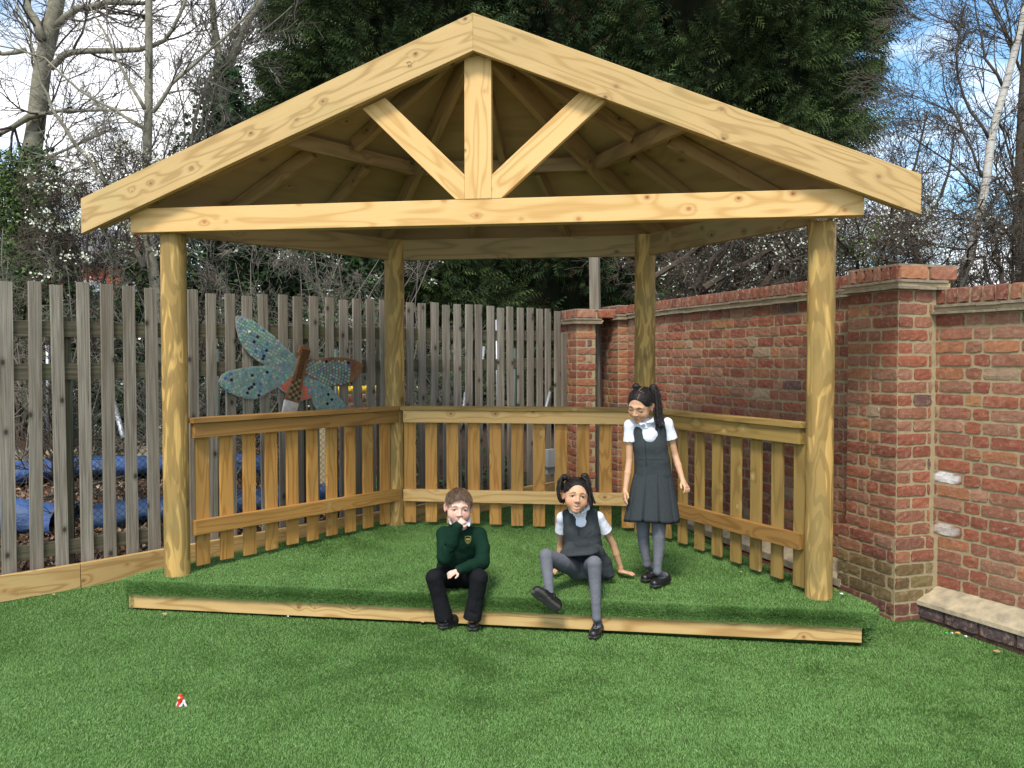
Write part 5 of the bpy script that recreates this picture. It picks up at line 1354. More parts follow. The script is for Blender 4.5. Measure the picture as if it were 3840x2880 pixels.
for s_, b_, lab, sc in ((.9, 2.0, 'small bare sapling rising from the dug bed near the fourth picket', 1), (2.0, 1.7, 'crooked bare sapling seen between front post and dragonfly', 1.2)):
    t = empty('bare_sapling', gpt(s_, b_), lab, 'sapling', 'saplings in the dug bed'); mb = MB(); p0 = gpt(s_, b_)
    pts, rr = limb(mb, [p0-Vector((0, 0, .1)), p0+Vector((.05, 0, .4)), p0+Vector((-.1*sc, .1, .9*sc)), p0+Vector((.1*sc, .1, 1.6*sc))], .035, .010, 6, .01); mb.build('stem', M['bark_dark'], t, True)
    mb = MB(); side_branches(mb, pts, rr, 22, .7, 2, SP_BARE, t0=.1, rs=.4); mb.build('twigs', M['bark_dark'], t)
# green weeds and violets
for i, (s_, b_, lab, cn, col) in enumerate(((4.4, .35, 'leafy green weed behind the back left post', 900, [(.05, .14, .03), (.09, .2, .05)]), (3.55, .6, 'broad leaved weed at the fence foot left of the back post', 500, [(.10, .24, .05), (.14, .28, .07)]), (5.0, .5, 'dark green weeds behind the middle of the back railing', 900, [(.03, .09, .02), (.05, .13, .03)]), (1.1, 4.1, 'clump of purple violets with pale leaves on the raised bed', 300, [(.14, .10, .45), (.2, .3, .08), (.12, .2, .06)]), (-.6, 3.9, 'purple violets by the far left kerb stone', 200, [(.14, .10, .45), (.10, .17, .05)]))):
    c = gpt(s_, b_); pts = [c+Vector((random.gauss(0, .16), random.gauss(0, .16), abs(random.gauss(0, .20)) if i < 3 else abs(random.gauss(0, .06)))) for _ in range(cn)]
    t = empty('violet_clump' if i > 2 else 'weed_clump', c, lab, 'plant', 'weeds and flowers'); leaf_cloud('leaves', pts, .06, col, M['leaf'], t, 1, .02, asp=.7)
# yellow roll on a red brick planter
pl = atd(1370, 1600, 9.6); pl.z = ground_z(pl.x, pl.y); t = empty('brick_planter', pl, 'low red brick planter behind the fence left of the back left post', 'planter')
B = Bricks(); h_ = atd(1370, 1480, 9.6).z-pl.z; nrow = int(h_/CH)+1
for r in range(nrow):
    x = -.35-(.1 if r % 2 else 0)
    while x < .35: B.brick(pl+FD*x+Vector((0, 0, r*CH)), FD, Vector((0, 0, 1)), -FN, .2235, CH-.011, brick_col(.3)); x += .2345
link('brick_face', B.mesh('brick_face'), M['brick'], t); mb = MB(); mm = frame_m(pl, FD, (0, 0, 1)); mb.box((0, .13, nrow*CH/2), (.45, .125, nrow*CH/2), mm); mb.build('mortar', M['mortar'], t)
mb = MB(); c = pl+Vector((0, 0, nrow*CH+.045))+FN*.05
pp = [c+FD*(-.34+.68*i/30) for i in range(31)]; mb.tube(pp, [.040+.006*abs(math.sin(i*.8)) for i in range(31)], 10); o = mb.build('yellow_tube', M['yellow'], None, True); tag(o, 'ribbed yellow plastic tube lying on the brick planter', 'tube')
# meter box
c = atd(2060, 1716, 9.0); t = empty('junction_box', c, 'small grey plastic junction box behind the last pickets', 'junction box')
mb = MB(); mm = frame_m(c, FD, (0, 0, 1)); mb.box((0, 0, 0), (.075, .04, .085), mm); mb.build('box_body', M['greyplastic'], t); mb = MB(); mb.box((0, 0, .0), (.082, .012, .092), frame_m(c-FN*.05, FD, (0, 0, 1))); mb.box((0, 0, -.13), (.05, .03, .04), mm); mb.build('box_lid', M['greyplastic'], t)
# distant red brick house
hb_ = atd(480, 1300, 34); hb_.z = ground_z(hb_.x, hb_.y); t = empty('brick_house', hb_, 'distant red brick house glimpsed through the bare branches at the left', 'house')
mb = MB(); mm = Matrix.Translation(hb_) @ Matrix.Rotation(R(20), 4, 'Z')
mb.box((-2.2, 0, 2.4), (2.6, 3, 2.4), mm); mb.build('wall', M['housebrick'] if 'housebrick' in M else M['brick'], t) if False else None
M['housebrick'] = simple('house_brick', (.42, .12, .08), .9, .1, 12, .4, (.30, .09, .06))
M['roofslate'] = simple('roof_slate', (.16, .15, .16), .8, .2, 6, .4)
M['glass'] = simple('window_glass', (.25, .32, .40), .1, .8)
mb = MB(); mb.box((-2.2, 3, 2.3), (2.6, 3, 2.4), mm); mb.build('wall', M['housebrick'], t)
mb = MB(); mb.box((.55, -.3, 2.9), (.33, .3, 3.2), mm); ch0 = mb.build('chimney', M['housebrick'], t)
mb = MB(); mb.add([mm @ Vector(p) for p in [(-5.1, -.3, 4.6), (.7, -.3, 4.6), (.7, 6.3, 4.6), (-5.1, 6.3, 4.6), (-5.1, 3, 6.4), (.7, 3, 6.4)]], [(0, 1, 5, 4), (2, 3, 4, 5), (1, 2, 5), (3, 0, 4), (0, 3, 2, 1)]); mb.build('roof', M['roofslate'], t)
for x_ in (-3.6, -1.2):
    mb = MB(); mb.box((x_, -.03, 3.4), (.5, .05, .6), mm); w_ = mb.build('window', M['white'], t); mb = MB(); mb.box((x_, -.09, 3.4), (.42, .01, .52), mm); mb.build('pane', M['glass'], w_)

# ------------------------------------------------------------------ litter on the turf
def on_lawn(u, v, h=.02):
    z = -.2
    for _ in range(6):
        r = ray(u, v); p = CAM_LOC+r*((z-CAM_LOC.z)/r.z); z = lawn_z(p.x, p.y)+h
    return p
c = on_lawn(675, 2625, .02); t = empty('plastic_toy', c, 'small crumpled red and white plastic toy lying alone on the lawn at the left', 'toy')
M['red'] = simple('red_plastic', (.75, .045, .03), .45, .4); M['whitep'] = simple('white_plastic', (.75, .72, .74), .5, .4); M['cream'] = simple('cream_plastic', (.85, .68, .32), .5, .4)
tk = lambda x, y, d=0: np.array(atd(600+x/11.85, 2560+y/11.85, 4.02+d))
S = SDF(); S.chain([tk(880, 520), tk(870, 700), tk(830, 900), tk(760, 1050)], [.0085, .0095, .0085, .0075], .006); S.cap(tk(950, 640), tk(960, 700), .006, .005, .006); sdf_obj('red_body', S, .0016, M['red'], t)
S = SDF(); S.chain([tk(960, 800, .01), tk(880, 980), tk(820, 1130)], [.010, .0085, .006], .006); S.chain([tk(1030, 780), tk(1060, 880), tk(1110, 980), tk(1140, 1030)], [.007, .005, .005, .004], .004); S.cap(tk(745, 850), tk(690, 980), .004, .003, .003); sdf_obj('white_parts', S, .0016, M['whitep'], t)
S = SDF(); S.ell(tk(815, 640, -.012), (.0075, .005, .006), .003); S.cap(tk(1150, 1060), tk(1190, 1120), .0045, .004, .003); sdf_obj('cream_parts', S, .0016, M['cream'], t)
def scrap(name, label, u, v, sz_, mat, cat, grp='scraps on the turf', stage_=False):
    p = on_lawn(u, v, .028) if not stage_ else stage_pt_(u, v); mb = MB(); n = 7
    pts = [p+Vector((math.cos(6.28*i/n)*sz_*(1+.3*math.sin(i*2.3)), math.sin(6.28*i/n)*sz_*.6, .004*math.sin(i*1.9))) for i in range(n)]
    top = p+Vector((0, 0, sz_*.35)); mb.add(pts+[top, p-Vector((0, 0, .002))], [(i, (i+1) % n, n) for i in range(n)]+[((i+1) % n, i, n+1) for i in range(n)]); o = mb.build(name, M[mat]); tag(o, label, cat, grp)
def stage_pt_(u, v):
    z = 0
    for _ in range(6):
        r = ray(u, v); p = CAM_LOC+r*((z-CAM_LOC.z)/r.z); z = stage_z(p.x, p.y)+.014
    return p
M['leafdry'] = simple('dry_leaf', (.42, .27, .15), .8, .1, 60, .4); M['greenp'] = simple('green_plastic', (.05, .5, .08), .4, .4); M['orangep'] = simple('orange_leaf', (.55, .30, .10), .8, .1)
for a in (('dead_leaf', 'curled brown leaf on the lawn in front of the step board, left side', 614, 2298, .018, 'leafdry', 'leaf'), ('dead_leaf', 'pinkish dry leaf at the foot of the near wall', 3733, 2446, .022, 'leafdry', 'leaf'), ('dead_leaf', 'orange leaf beside the green scrap by the wall foot', 3587, 2377, .018, 'orangep', 'leaf'), ('plastic_scrap', 'tiny bright green scrap by the wall foot', 3545, 2377, .009, 'greenp', 'scrap'), ('plastic_scrap', 'white scrap between the green scrap and the orange leaf', 3567, 2378, .008, 'whitep', 'scrap'), ('plastic_scrap', 'white chip right of the orange leaf', 3618, 2390, .010, 'whitep', 'scrap'), ('plastic_scrap', 'pale blue fleck on the lawn in front of the step board', 1077, 2308, .006, 'whitep', 'scrap'), ('dead_leaf', 'pale stalk at the foot of the left edging board', 198, 2224, .012, 'leafdry', 'leaf'), ('dead_leaf', 'straw coloured leaf under the boy beside the step board', 1580, 2330, .014, 'leafdry', 'leaf')): scrap(*a)
scrap('plastic_scrap', 'bright white scrap on the stage beside the front right post', 3152, 2229, .012, 'whitep', 'scrap', stage_=True)
scrap('dead_leaf', 'small pinkish leaf on the stage turf near the right railing', 2775, 2146, .010, 'leafdry', 'leaf', stage_=True)
# ------------------------------------------------------------------ people
M['skin'] = vcol('skin', .5, .35, 0, sss=.18)
M['tights'] = simple('grey_tights', (.125, .13, .155), .9, .1, 90, .45, (.20, .205, .225), .2, .001)
M['pinafore'] = simple('charcoal_wool', (.036, .042, .046), .92, .1, 120, .5, (.06, .068, .072), .25, .001)
M['shirt'] = simple('white_cotton', (.74, .76, .86), .85, .15, 12, .12, (.6, .64, .76), .15, .004)
M['sweat'] = simple('bottle_green_fleece', (.005, .024, .014), .92, .12, 25, .3, (.009, .034, .021), .3, .003)
M['trouser'] = simple('black_trouser', (.0075, .008, .010), .9, .15, 25, .3, (.014, .015, .018), .25, .003)
M['shoe'] = simple('black_leather', (.010, .010, .012), .38, .5, 30, .2, (.02, .02, .022))
M['sole'] = simple('dark_rubber', (.060, .056, .053), .8, .25, 30, .4, (.085, .08, .075))
M['eye'] = vcol('eye', .12, .6)
M['brow'] = simple('eyebrow_hair', (.26, .15, .09), .9, .1)
M['hair_dark'] = simple('black_hair', (.012, .009, .009), .55, .3, 60, .5, (.022, .017, .016), .4, .003)
M['hair_fair'] = vcol('brown_hair', .5, .4)
M['gold'] = simple('gold_thread', (.55, .46, .13), .6, .3)
M['zipm'] = simple('black_zip', (.012, .012, .013), .5, .4)
M['tooth'] = simple('teeth', (.8, .77, .7), .3, .5)
M['mouth'] = simple('mouth_inside', (.16, .03, .03), .5, .3)
M['part'] = simple('scalp_parting', (.45, .27, .18), .7, .2)

def head(S, c, Rm, sc=1.0, smile=0, neck=None, nr=.03, chub=0):
    """adds a child's head to S; returns a local->world function. sc=1: 0.205 m from chin to crown"""
    Rn = np.array(Rm); c = np.array(c)
    W = lambda x, y, z: c+Rn @ (np.array((x, y, z))*sc)
    e = lambda p, r, k=.01, op='+', rot=None: S.ell(W(*p), np.array(r)*sc, k*sc, Rn if rot is None else Rn @ rot, op)
    e((0, -.012, .030), (.072, .088, .074), .01)
    e((0, .018, -.010), (.066, .066, .066), .02)
    e((0, .030, -.048), (.045+.006*chub, .048, .050), .025)
    e((0, .060, -.083), (.019, .018, .015), .02)
    for s in (-1, 1):
        e((s*.036, .046, -.036), (.024, .024, .024), .018)
        S.cap(W(s*.006, .079, .020), W(s*.040, .066, .018), .008*sc, .006*sc, .014*sc)
        e((s*.0305, .091, .002), (.017, .015, .0125), .012, '-')
        e((s*.0305, .0655, .001), (.0165, .0125, .0125), .004)
        e((s*.0105, .088, -.030), (.0075, .008, .0065), .005)
        a = s*.35; rt = np.array(Matrix.Rotation(a, 3, 'Z'))
        e((s*.076, -.006, -.006), (.0065, .020, .029), .005, '+', rt)
        e((s*.080, .000, -.004), (.003, .010, .017), .004, '-', rt)
    S.cap(W(0, .080, .010), W(0, .096, -.025), .0065*sc, .0095*sc, .010*sc)
    w = .020+.004*smile
    S.cap(W(-w, .0755-.004*smile, -.056+.003*smile), W(0, .0825, -.0530), .0026*sc, .0042*sc, .005*sc)
    S.cap(W(w, .0755-.004*smile, -.056+.003*smile), W(0, .0825, -.0530), .0026*sc, .0042*sc, .005*sc)
    dz = .009*max(0, smile)
    S.cap(W(-w*.8, .074, -.0600-dz*.6), W(0, .0805, -.0625-dz), .003*sc, .0050*sc, .005*sc)
    S.cap(W(w*.8, .074, -.0600-dz*.6), W(0, .0805, -.0625-dz), .003*sc, .0050*sc, .005*sc)
    if smile > 0:
        S.ell(W(0, .087, -.0590-dz*.35), np.array((.0165, .013, .0036*(.5+smile)))*sc, .003*sc, Rn, '-')
    if neck is not None: S.cap(W(0, -.018, -.045), neck, nr*sc, nr*1.08, .02)
    return W, Rn
def skin_color(W, Rn, c, sc, tone, hands=()):
    base = np.array(SK[tone]); lip = np.array(LIP[tone]); c = np.array(c)
    def f(V):
        L_ = ((V-c) @ Rn)/sc
        C = np.tile(base, (len(V), 1))
        def blob(x, y, z, rx, ry, rz, col, amt):
            d = ((L_[:, 0]-x)/rx)**2+((L_[:, 1]-y)/ry)**2+((L_[:, 2]-z)/rz)**2
            m = np.clip(1.25-d, 0, 1)[:, None]*amt; C[:] = C*(1-m)+np.array(col)*m
        for s in (-1, 1):
            blob(s*.038, .06, -.034, .024, .04, .02, base*np.array((1.05, .74, .72)), .55)
            blob(s*.0305, .08, .006, .019, .03, .011, base*np.array((.72, .60, .58)), .45)
            blob(s*.082, 0, 0, .02, .03, .04, base*np.array((1.0, .72, .68)), .5)
        blob(0, .1, -.030, .012, .02, .008, base*np.array((1.03, .85, .82)), .3)
        blob(0, .088, -.0535, .024, .02, .0042, lip, .95); blob(0, .086, -.066, .020, .02, .0072, lip*1.05, .95)
        return np.clip(C, 0, 1)
    return f
def eyes(W0, Rn, sc, parent, look=(0, 0), iris=(.05, .03, .02), closed=0.0, brow=(.10, .055, .03), lid=(.3, .16, .12), shut=False, bo=None):
    W = W0; fb = bvh_of(bo)
    def SN(x, y, z, lift=.0006):
        p = Vector(W0(x, y+.03, z)); d = -Vector(Rn[:, 1]); h = fb.ray_cast(p, d, .08); return (h[0]-d*lift) if h[0] is not None else Vector(W0(x, y, z))
    for s in (-1, 1):
        bmx = bmesh.new(); bmesh.ops.create_uvsphere(bmx, u_segments=24, v_segments=18, radius=.0120*sc)
        V = np.array([v.co[:] for v in bmx.verts]); F = [tuple(v.index for v in f.verts) for f in bmx.faces]; bmx.free()
        g = np.array((look[0], 1.0, look[1])); g /= np.linalg.norm(g)
        a = (V/np.linalg.norm(V, axis=1)[:, None]) @ g
        C = np.tile((.66, .62, .60), (len(V), 1)); C[a > .80] = iris; C[a > .955] = (.004, .004, .004)
        cc = W(s*.0305, .0668, .0005); Vw = V @ Rn.T+cc
        mb = MB(); mb.add([tuple(v) for v in Vw], F); mb.c = [tuple(x) for x in C]
        if not shut: mb.build('eye', M['eye'], parent, True, True)
        # upper lid and lash line
        def arc(zo, hgt, rad, n=9, half=.0155, depth=.0785):
            return [SN(s*.0305+half*math.cos(math.pi*i/(n-1)), .08, zo+hgt*math.sin(math.pi*i/(n-1)), .0004) for i in range(n)]
        ml = MB(); ml.tube(arc(.0015-closed*.006, .0060*(1-closed)-.003*closed, 0), [.0006*sc]+[.0016*sc]*7+[.0006*sc], 5)
        ml.build('eyelash', M['hair_dark'] if brow[0] < .09 else M['brow'], parent, True)
        mb2 = MB(); pts = [SN(s*(.013+.0062*i), .08, .0200+.0035*math.sin(i/5*math.pi)-(.0012*i if i > 3 else 0), .0002) for i in range(6)]
        mb2.tube(pts, [.0010*sc, .0019*sc, .0020*sc, .0018*sc, .0013*sc, .0005*sc], 5); mb2.build('eyebrow', M['brow_d'] if brow[0] < .05 else M['brow'], parent, True)
M['brow_d'] = simple('dark_eyebrow_hair', (.06, .03, .018), .9, .1)
def hand(S, wrist, d, pn, side, sc=1.0, curl=.3, spread=.12, tcurl=.3, k=.003, wr=.017, fc=None):
    """wrist point, d: direction to the knuckles, pn: palm normal (faces the palm), side: +1 puts the thumb on cross(d, pn)"""
    d = Vector(d).normalized(); pn = Vector(pn); pn = (pn-d*pn.dot(d)).normalized(); t = d.cross(pn).normalized()*side
    w = Vector(wrist); P = lambda a, b, c: np.array(w+(d*a+t*b+pn*c)*sc)
    S.cap(P(-.01, 0, 0), P(.012, 0, 0), wr*sc*.85, .0155*sc, .008)
    for b in (-.016, -.005, .006, .016): S.cap(P(.006, b*.55, 0), P(.046, b, .001), .0105*sc, .0088*sc, .006)
    Lf = [.036, .044, .048, .043]; B = [-.0205, -.0070, .0068, .0200]
    for i, (l, b) in enumerate(zip(Lf, B)):
        cu = fc[i] if fc else curl*(1.15-.1*i)
        a0 = spread*(i-1.5)/1.5
        p = Vector(P(.046, b, .0)); dirv = (d*math.cos(a0)+t*math.sin(a0)).normalized(); ang = cu*.7; r = .0066*sc
        for f_, seg in enumerate((.42, .32, .26)):
            dv = (dirv*math.cos(ang)+pn*math.sin(ang)).normalized(); q = p+dv*l*seg*sc; r2 = r*.93
            S.cap(np.array(p), np.array(q), r, r2, k); p = q; r = r2; ang += cu*.9
    p = Vector(P(.010, .016, .004)); th = (d*.62+t*.75+pn*.18).normalized()
    q = p+th*.028*sc; S.cap(np.array(p), np.array(q), .0095*sc, .0078*sc, .006)
    th2 = (d*.9+t*(.5-tcurl)+pn*tcurl).normalized(); r_ = q+th2*.022*sc; S.cap(np.array(q), np.array(r_), .0075*sc, .0062*sc, k)
def mid(a, b, t, off=(0, 0, 0)): return np.array(a)*(1-t)+np.array(b)*t+np.array(off)
TOCAM = -FW
def shoe(parent, heel, toe, up, sc=1.0, strap=True, lace=False, ank=None):
    """heel/toe: points on the sole; up: direction out of the shoe opening"""
    heel, toe = Vector(heel), Vector(toe); f = (toe-heel); Lf = f.length; f.normalize(); up = Vector(up); up = (up-f*up.dot(f)).normalized(); s = f.cross(up)
    P = lambda a, b, c: np.array(heel+f*a*Lf+s*b+up*c)
    S = SDF()
    for (a, w, z) in ((.10, .024, .0), (.3, .023, 0), (.5, .025, 0), (.68, .029, 0), (.84, .026, 0)):
        for b in (-1, 1): S.cap(P(a, b*(w-.014)*sc, .012*sc), P(a+.08, b*(w-.014)*sc, .012*sc), .0145*sc, .0145*sc, .012)
    S.plane(P(0, 0, .000), -np.array(up), .001); S.plane(P(0, 0, .014*sc), np.array(up), .001)
    sdf_obj('sole', S, .0028, M['sole'], parent)
    S = SDF()
    S.chain([P(.12, 0, .030*sc), P(.35, 0, .032*sc), P(.6, 0, .026*sc), P(.86, 0, .019*sc)], [.0265*sc, .026*sc, .027*sc, .024*sc], .015)
    for b in (-1, 1): S.chain([P(.13, b*.004, .026*sc), P(.45, b*.005*sc, .022*sc), P(.72, b*.009*sc, .018*sc), P(.86, b*.006*sc, .018*sc)], [.024*sc, .022*sc, .021*sc, .019*sc], .012)
    if lace or not strap: S.cap(P(.14, 0, .04*sc), P(.2, 0, .062*sc), .027*sc, .027*sc, .012); S.cap(P(.3, 0, .04*sc), P(.6, 0, .036*sc), .024*sc, .019*sc, .01)
    else:
        S.ell(P(.42, 0, .052*sc), np.array((.060, .0235, .028))*sc, .004, np.array([f, s, up]).T, '-')
        S.ell(P(.14, 0, .072*sc), np.array((.03, .026, .026))*sc, .004, np.array([f, s, up]).T, '-')
    S.plane(P(0, 0, .010*sc), -np.array(up), .001)
    sdf_obj('shoe', S, .0028, M['shoe'], parent)
    if strap:
        mb = MB(); n = 11
        def arc(a, r, z): return [P(a, r*math.cos(math.pi*i/(n-1)), z+(r*1.05)*math.sin(math.pi*i/(n-1))) for i in range(n)]
        for da in (-.012, 0, .012): mb.tube(arc(.36+da, .0275*sc, .030*sc), .0048*sc, 6)
        mb.tube([P(.36, 0, .0585*sc), P(.5, 0, .051*sc), P(.64, 0, .043*sc)], [.0055*sc, .0055*sc, .007*sc], 6)
        mb.build('strap', M['shoe'], parent, True)
    if lace:
        mb = MB()
        for a in (.30, .40, .50, .60): mb.tube([P(a, -.017*sc, (.055-.012*a)*sc), P(a+.02, 0, (.068-.018*a)*sc), P(a, .017*sc, (.055-.012*a)*sc)], .0022*sc, 5)
        mb.tube([P(.62, -.022*sc, .030*sc), P(.5, -.026*sc, .038*sc), P(.34, -.026*sc, .040*sc)], .0015, 5); mb.tube([P(.3, 0, .066*sc), P(.34, .022*sc, .07*sc), P(.36, .012*sc, .058*sc), P(.3, 0, .066*sc)], .0016, 5)
        mb.build('lace', M['sole'], parent, True)
def foot(S, heel, toe, up, sc, ankle, k=.012):
    heel, toe, up = Vector(heel), Vector(toe), Vector(up); f = toe-heel; Lf = f.length; f.normalize(); up = (up-f*up.dot(f)).normalized()
    P = lambda a, c: np.array(heel+f*a*Lf+up*c*sc)
    S.chain([P(.16, .03), P(.45, .034), P(.78, .022)], [.021*sc, .020*sc, .018*sc], k); S.cap(ankle, P(.18, .035), .0235*sc, .022*sc, k); S.cap(P(.2, .05), P(.52, .034), .02*sc, .019*sc, k)
def strands(name, roots, dirs, length, mat, parent, grav=.4, w=.0011, surf=None, col=None, n=4):
    V = []; F = []; C = []
    for r, d in zip(roots, dirs):
        p = Vector(r); d = Vector(d).normalized(); ln = length*random.uniform(.75, 1.2); s = d.cross(Vector((random.gauss(0, 1), random.gauss(0, 1), random.gauss(0, 1)))).normalized()*w
        b = len(V); cc = col() if col else (1, 1, 1)
        for i in range(n+1):
            t = i/n; ww = (1-t*.8); V += [tuple(p-s*ww), tuple(p+s*ww)]; C += [cc, cc]
            d = (d+Vector((0, 0, -grav/n))).normalized(); p = p+d*ln/n
            if surf:
                q, nn, _, dist = surf.find_nearest(p)
                if q is not None and (p-q).dot(nn) < .0015: p = q+nn*.0022
        for i in range(n): F.append((b+2*i, b+2*i+1, b+2*i+3, b+2*i+2))
    return link(name, mesh_np(name, np.array(V), np.array(F), np.array(C), True), mat, parent)
def twist(mb, pts, r, n=26, multi=True,  sides=7, tp=.75, knob=.28, freq=5.5):
    """a rope-like twist of hair following pts"""
    if multi:
        for q_ in range(3):
            o_ = Vector((random.gauss(0, r*.7), random.gauss(0, r*.7), random.gauss(0, r*.4))); e_ = random.uniform(.8, 1.05)
            pp_ = [Vector(p)+o_*(.4+i/len(pts)) for i, p in enumerate(pts)]; pp_[-1] = pp_[-2].lerp(pp_[-1], e_); twist(mb, pp_, r*.62, n, False, sides, tp, knob, freq)
        return
    P_ = [Vector(p) for p in pts]
    def at(t):
        x = t*(len(P_)-1); i = min(int(x), len(P_)-2); f = x-i; return P_[i].lerp(P_[i+1], f)
    q = []; rr = []
    for i in range(n+1):
        t = i/n; q.append(at(t)+Vector((math.cos(t*freq*6.28), math.sin(t*freq*6.28), 0))*r*.12); rr.append(r*(1-(1-tp)*t)*(1+knob*math.sin(t*freq*2*6.28)))
    rr[-1] *= .35; mb.tube(q, rr, sides)
def slick(cap, W, Rn, hc, n, targets):
    hb = bvh_of(cap); vs = [v.co.copy() for v in cap.data.vertices]; ns = [v.normal.copy() for v in cap.data.vertices]; roots = []; dirs = []
    for _ in range(n):
        i = random.randrange(len(vs)); p = vs[i]; 
        if (p-Vector(hc)).dot(ns[i]) < 0: continue
        lp = Rn.T @ (np.array(p)-hc); t = Vector(targets[0] if lp[0] > 0 else targets[1]); d = t-p; d = d-ns[i]*d.dot(ns[i]); roots.append(p+ns[i]*.0004); dirs.append(d.normalized()+ns[i]*.06+Vector((random.gauss(0, .05), random.gauss(0, .05), random.gauss(0, .05))))
    strands('hair_strands', roots, dirs, .03, M['hair_dark'], cap, .0, .0006, hb)
def hair_cap(name, c, Rn, sc, mat, parent, grow=.006, front=.062, side=-.004, back=-.06, extra=None):
    """close fitting hair on the skull with a hairline"""
    S = SDF(); W = lambda x, y, z: np.array(c)+Rn @ (np.array((x, y, z))*sc)
    S.ell(W(0, -.013, .031), np.array((.0725+grow, .0885+grow, .0745+grow))*sc, .004, Rn)
    S.ell(W(0, -.03, -.03), np.array((.060+grow, .064+grow, .05))*sc, .02, Rn)
    S.ell(W(0, .112, front-.100), np.array((.079, .098, .100))*sc, .004, Rn, '-')
    for s in (-1, 1): S.ell(W(s*.075, .012, -.040), np.array((.035, .040, .052))*sc, .004, Rn, '-')
    S.plane(W(0, 0, back), Rn @ np.array((0, -.25, -1.)), .004)
    if extra: extra(S, W)
    return sdf_obj(name, S, .003, mat, parent), W

# ============ boy seated on the edge of the stage
def bz(x, y, d): return np.array(atd(1540+x/2.592, 1780+y/2.592, d))
boy = empty('person', Vector(bz(470, 1000, 5.33)), 'seated boy in green school sweater and black trousers resting his chin on one fist', 'person', 'school children on the stage')
hc = bz(462, 312, 5.27); HR = rotm(R(9), R(-4), R(-4)); HS = 1.05
Bd = SDF(); nk = bz(478, 505, 5.33)
Wb, Rb = head(Bd, hc, HR, HS, 0, nk, .030, 1.0)
shL, shR = bz(315, 575, 5.34), bz(665, 580, 5.34); pel = bz(475, 960, 5.42); chest = bz(485, 640, 5.36)
elL, wrL = bz(330, 800, 5.16), bz(455, 500, 5.10); elR, wrR = bz(690, 850, 5.24), bz(470, 925, 5.10)
hipL, hipR = bz(395, 985, 5.40), bz(560, 985, 5.40); knL, knR = bz(225, 1000, 5.17), bz(660, 1000, 5.13)
anL, anR = bz(320, 1400, 5.17), bz(592, 1400, 5.13)
Bd.chain([nk, mid(nk, chest, .5), chest, mid(chest, pel, .5), pel], [.034, .055, .075, .072, .078], .03)
Bd.cap(shL, elL, .028, .024, .02).cap(elL, wrL, .023, .016, .01).cap(shR, elR, .028, .024, .02).cap(elR, wrR, .023, .016, .01)
Bd.cap(chest, shL, .05, .034, .03).cap(chest, shR, .05, .034, .03)
for h_, k_, a_ in ((hipL, knL, anL), (hipR, knR, anR)): Bd.cap(h_, k_, .05, .036, .02).cap(k_, a_, .034, .022, .01)
# fist against the mouth: knuckles up, fingers curled towards the lips
hand(Bd, bz(455, 492, 5.115), Vector(bz(505, 445, 5.13)-bz(455, 492, 5.115)), Vector(bz(540, 520, 5.30)-bz(500, 450, 5.1)), -1, .86, fc=[1.25, 1.3, 1.3, 1.15], tcurl=.5)
hand(Bd, bz(455, 932, 5.095), Vector(bz(385, 960, 5.07)-bz(455, 932, 5.10)), Vector((0, .5, -1)), 1, .86, fc=[.55, .5, .35, .12], spread=.25)
bo = sdf_obj('body', Bd, .0026, M['skin'], boy, skin_color(Wb, Rb, hc, HS, 'fair'), it=1)
eyes(Wb, Rb, HS, boy, (.0, .05), (.12, .10, .08), .15, bo=bo)
# hair: cap plus thousands of short strands combed forward
def bx_extra(S, W): pass
cap, _ = hair_cap('hair', hc, Rb, HS, M['hair_fair'], boy, .004, .066, -.02, -.055)
me = cap.data; at_ = me.color_attributes.new('Col', 'FLOAT_COLOR', 'POINT'); cc_ = np.ones((len(me.vertices), 4), np.float32); cc_[:, :3] = (.085, .052, .032); at_.data.foreach_set('color', cc_.ravel())
hb = bvh_of(cap); roots = []; dirs = []; vs = [v.co.copy() for v in me.vertices]; ns = [v.normal.copy() for v in me.vertices]
crown = Vector(Wb(.0, -.055, .098)); ctr = Vector(hc)
for _ in range(5200):
    i = random.randrange(len(vs)); p = vs[i]; nrm = ns[i]
    lp = Vector((Rb.T @ (np.array(p)-hc))/HS)
    if (p-ctr).dot(nrm) < 0: continue
    d = (p-crown); d = d-nrm*d.dot(nrm)
    fwd = Vector(Rb[:, 1]); d = d.normalized()*.9+fwd*(.35 if lp.z > .03 else 0)+nrm*.16+Vector((random.gauss(0, .14), random.gauss(0, .14), random.gauss(0, .14)))
    roots.append(p); dirs.append(d)
def fair_col():
    f = random.uniform(.6, 1.6); return (.17*f, .108*f, .066*f) if random.random() < .6 else (.07*f, .042*f, .026*f)
strands('hair_strands', roots, dirs, .026, M['hair_fair'], cap, .55, .0009, hb, fair_col)
roots = []; dirs = []
for _ in range(420):
    x_ = random.uniform(-.052, .052); y_ = .066-abs(x_)*.45; p = Vector(Wb(x_, y_-.008, .080-abs(x_)*.16)); roots.append(p); dirs.append(Vector(Rb @ np.array((x_*3+random.gauss(0, .18), .38, -1))))
strands('fringe', roots, dirs, .021, M['hair_fair'], cap, .3, .0010, None, fair_col)
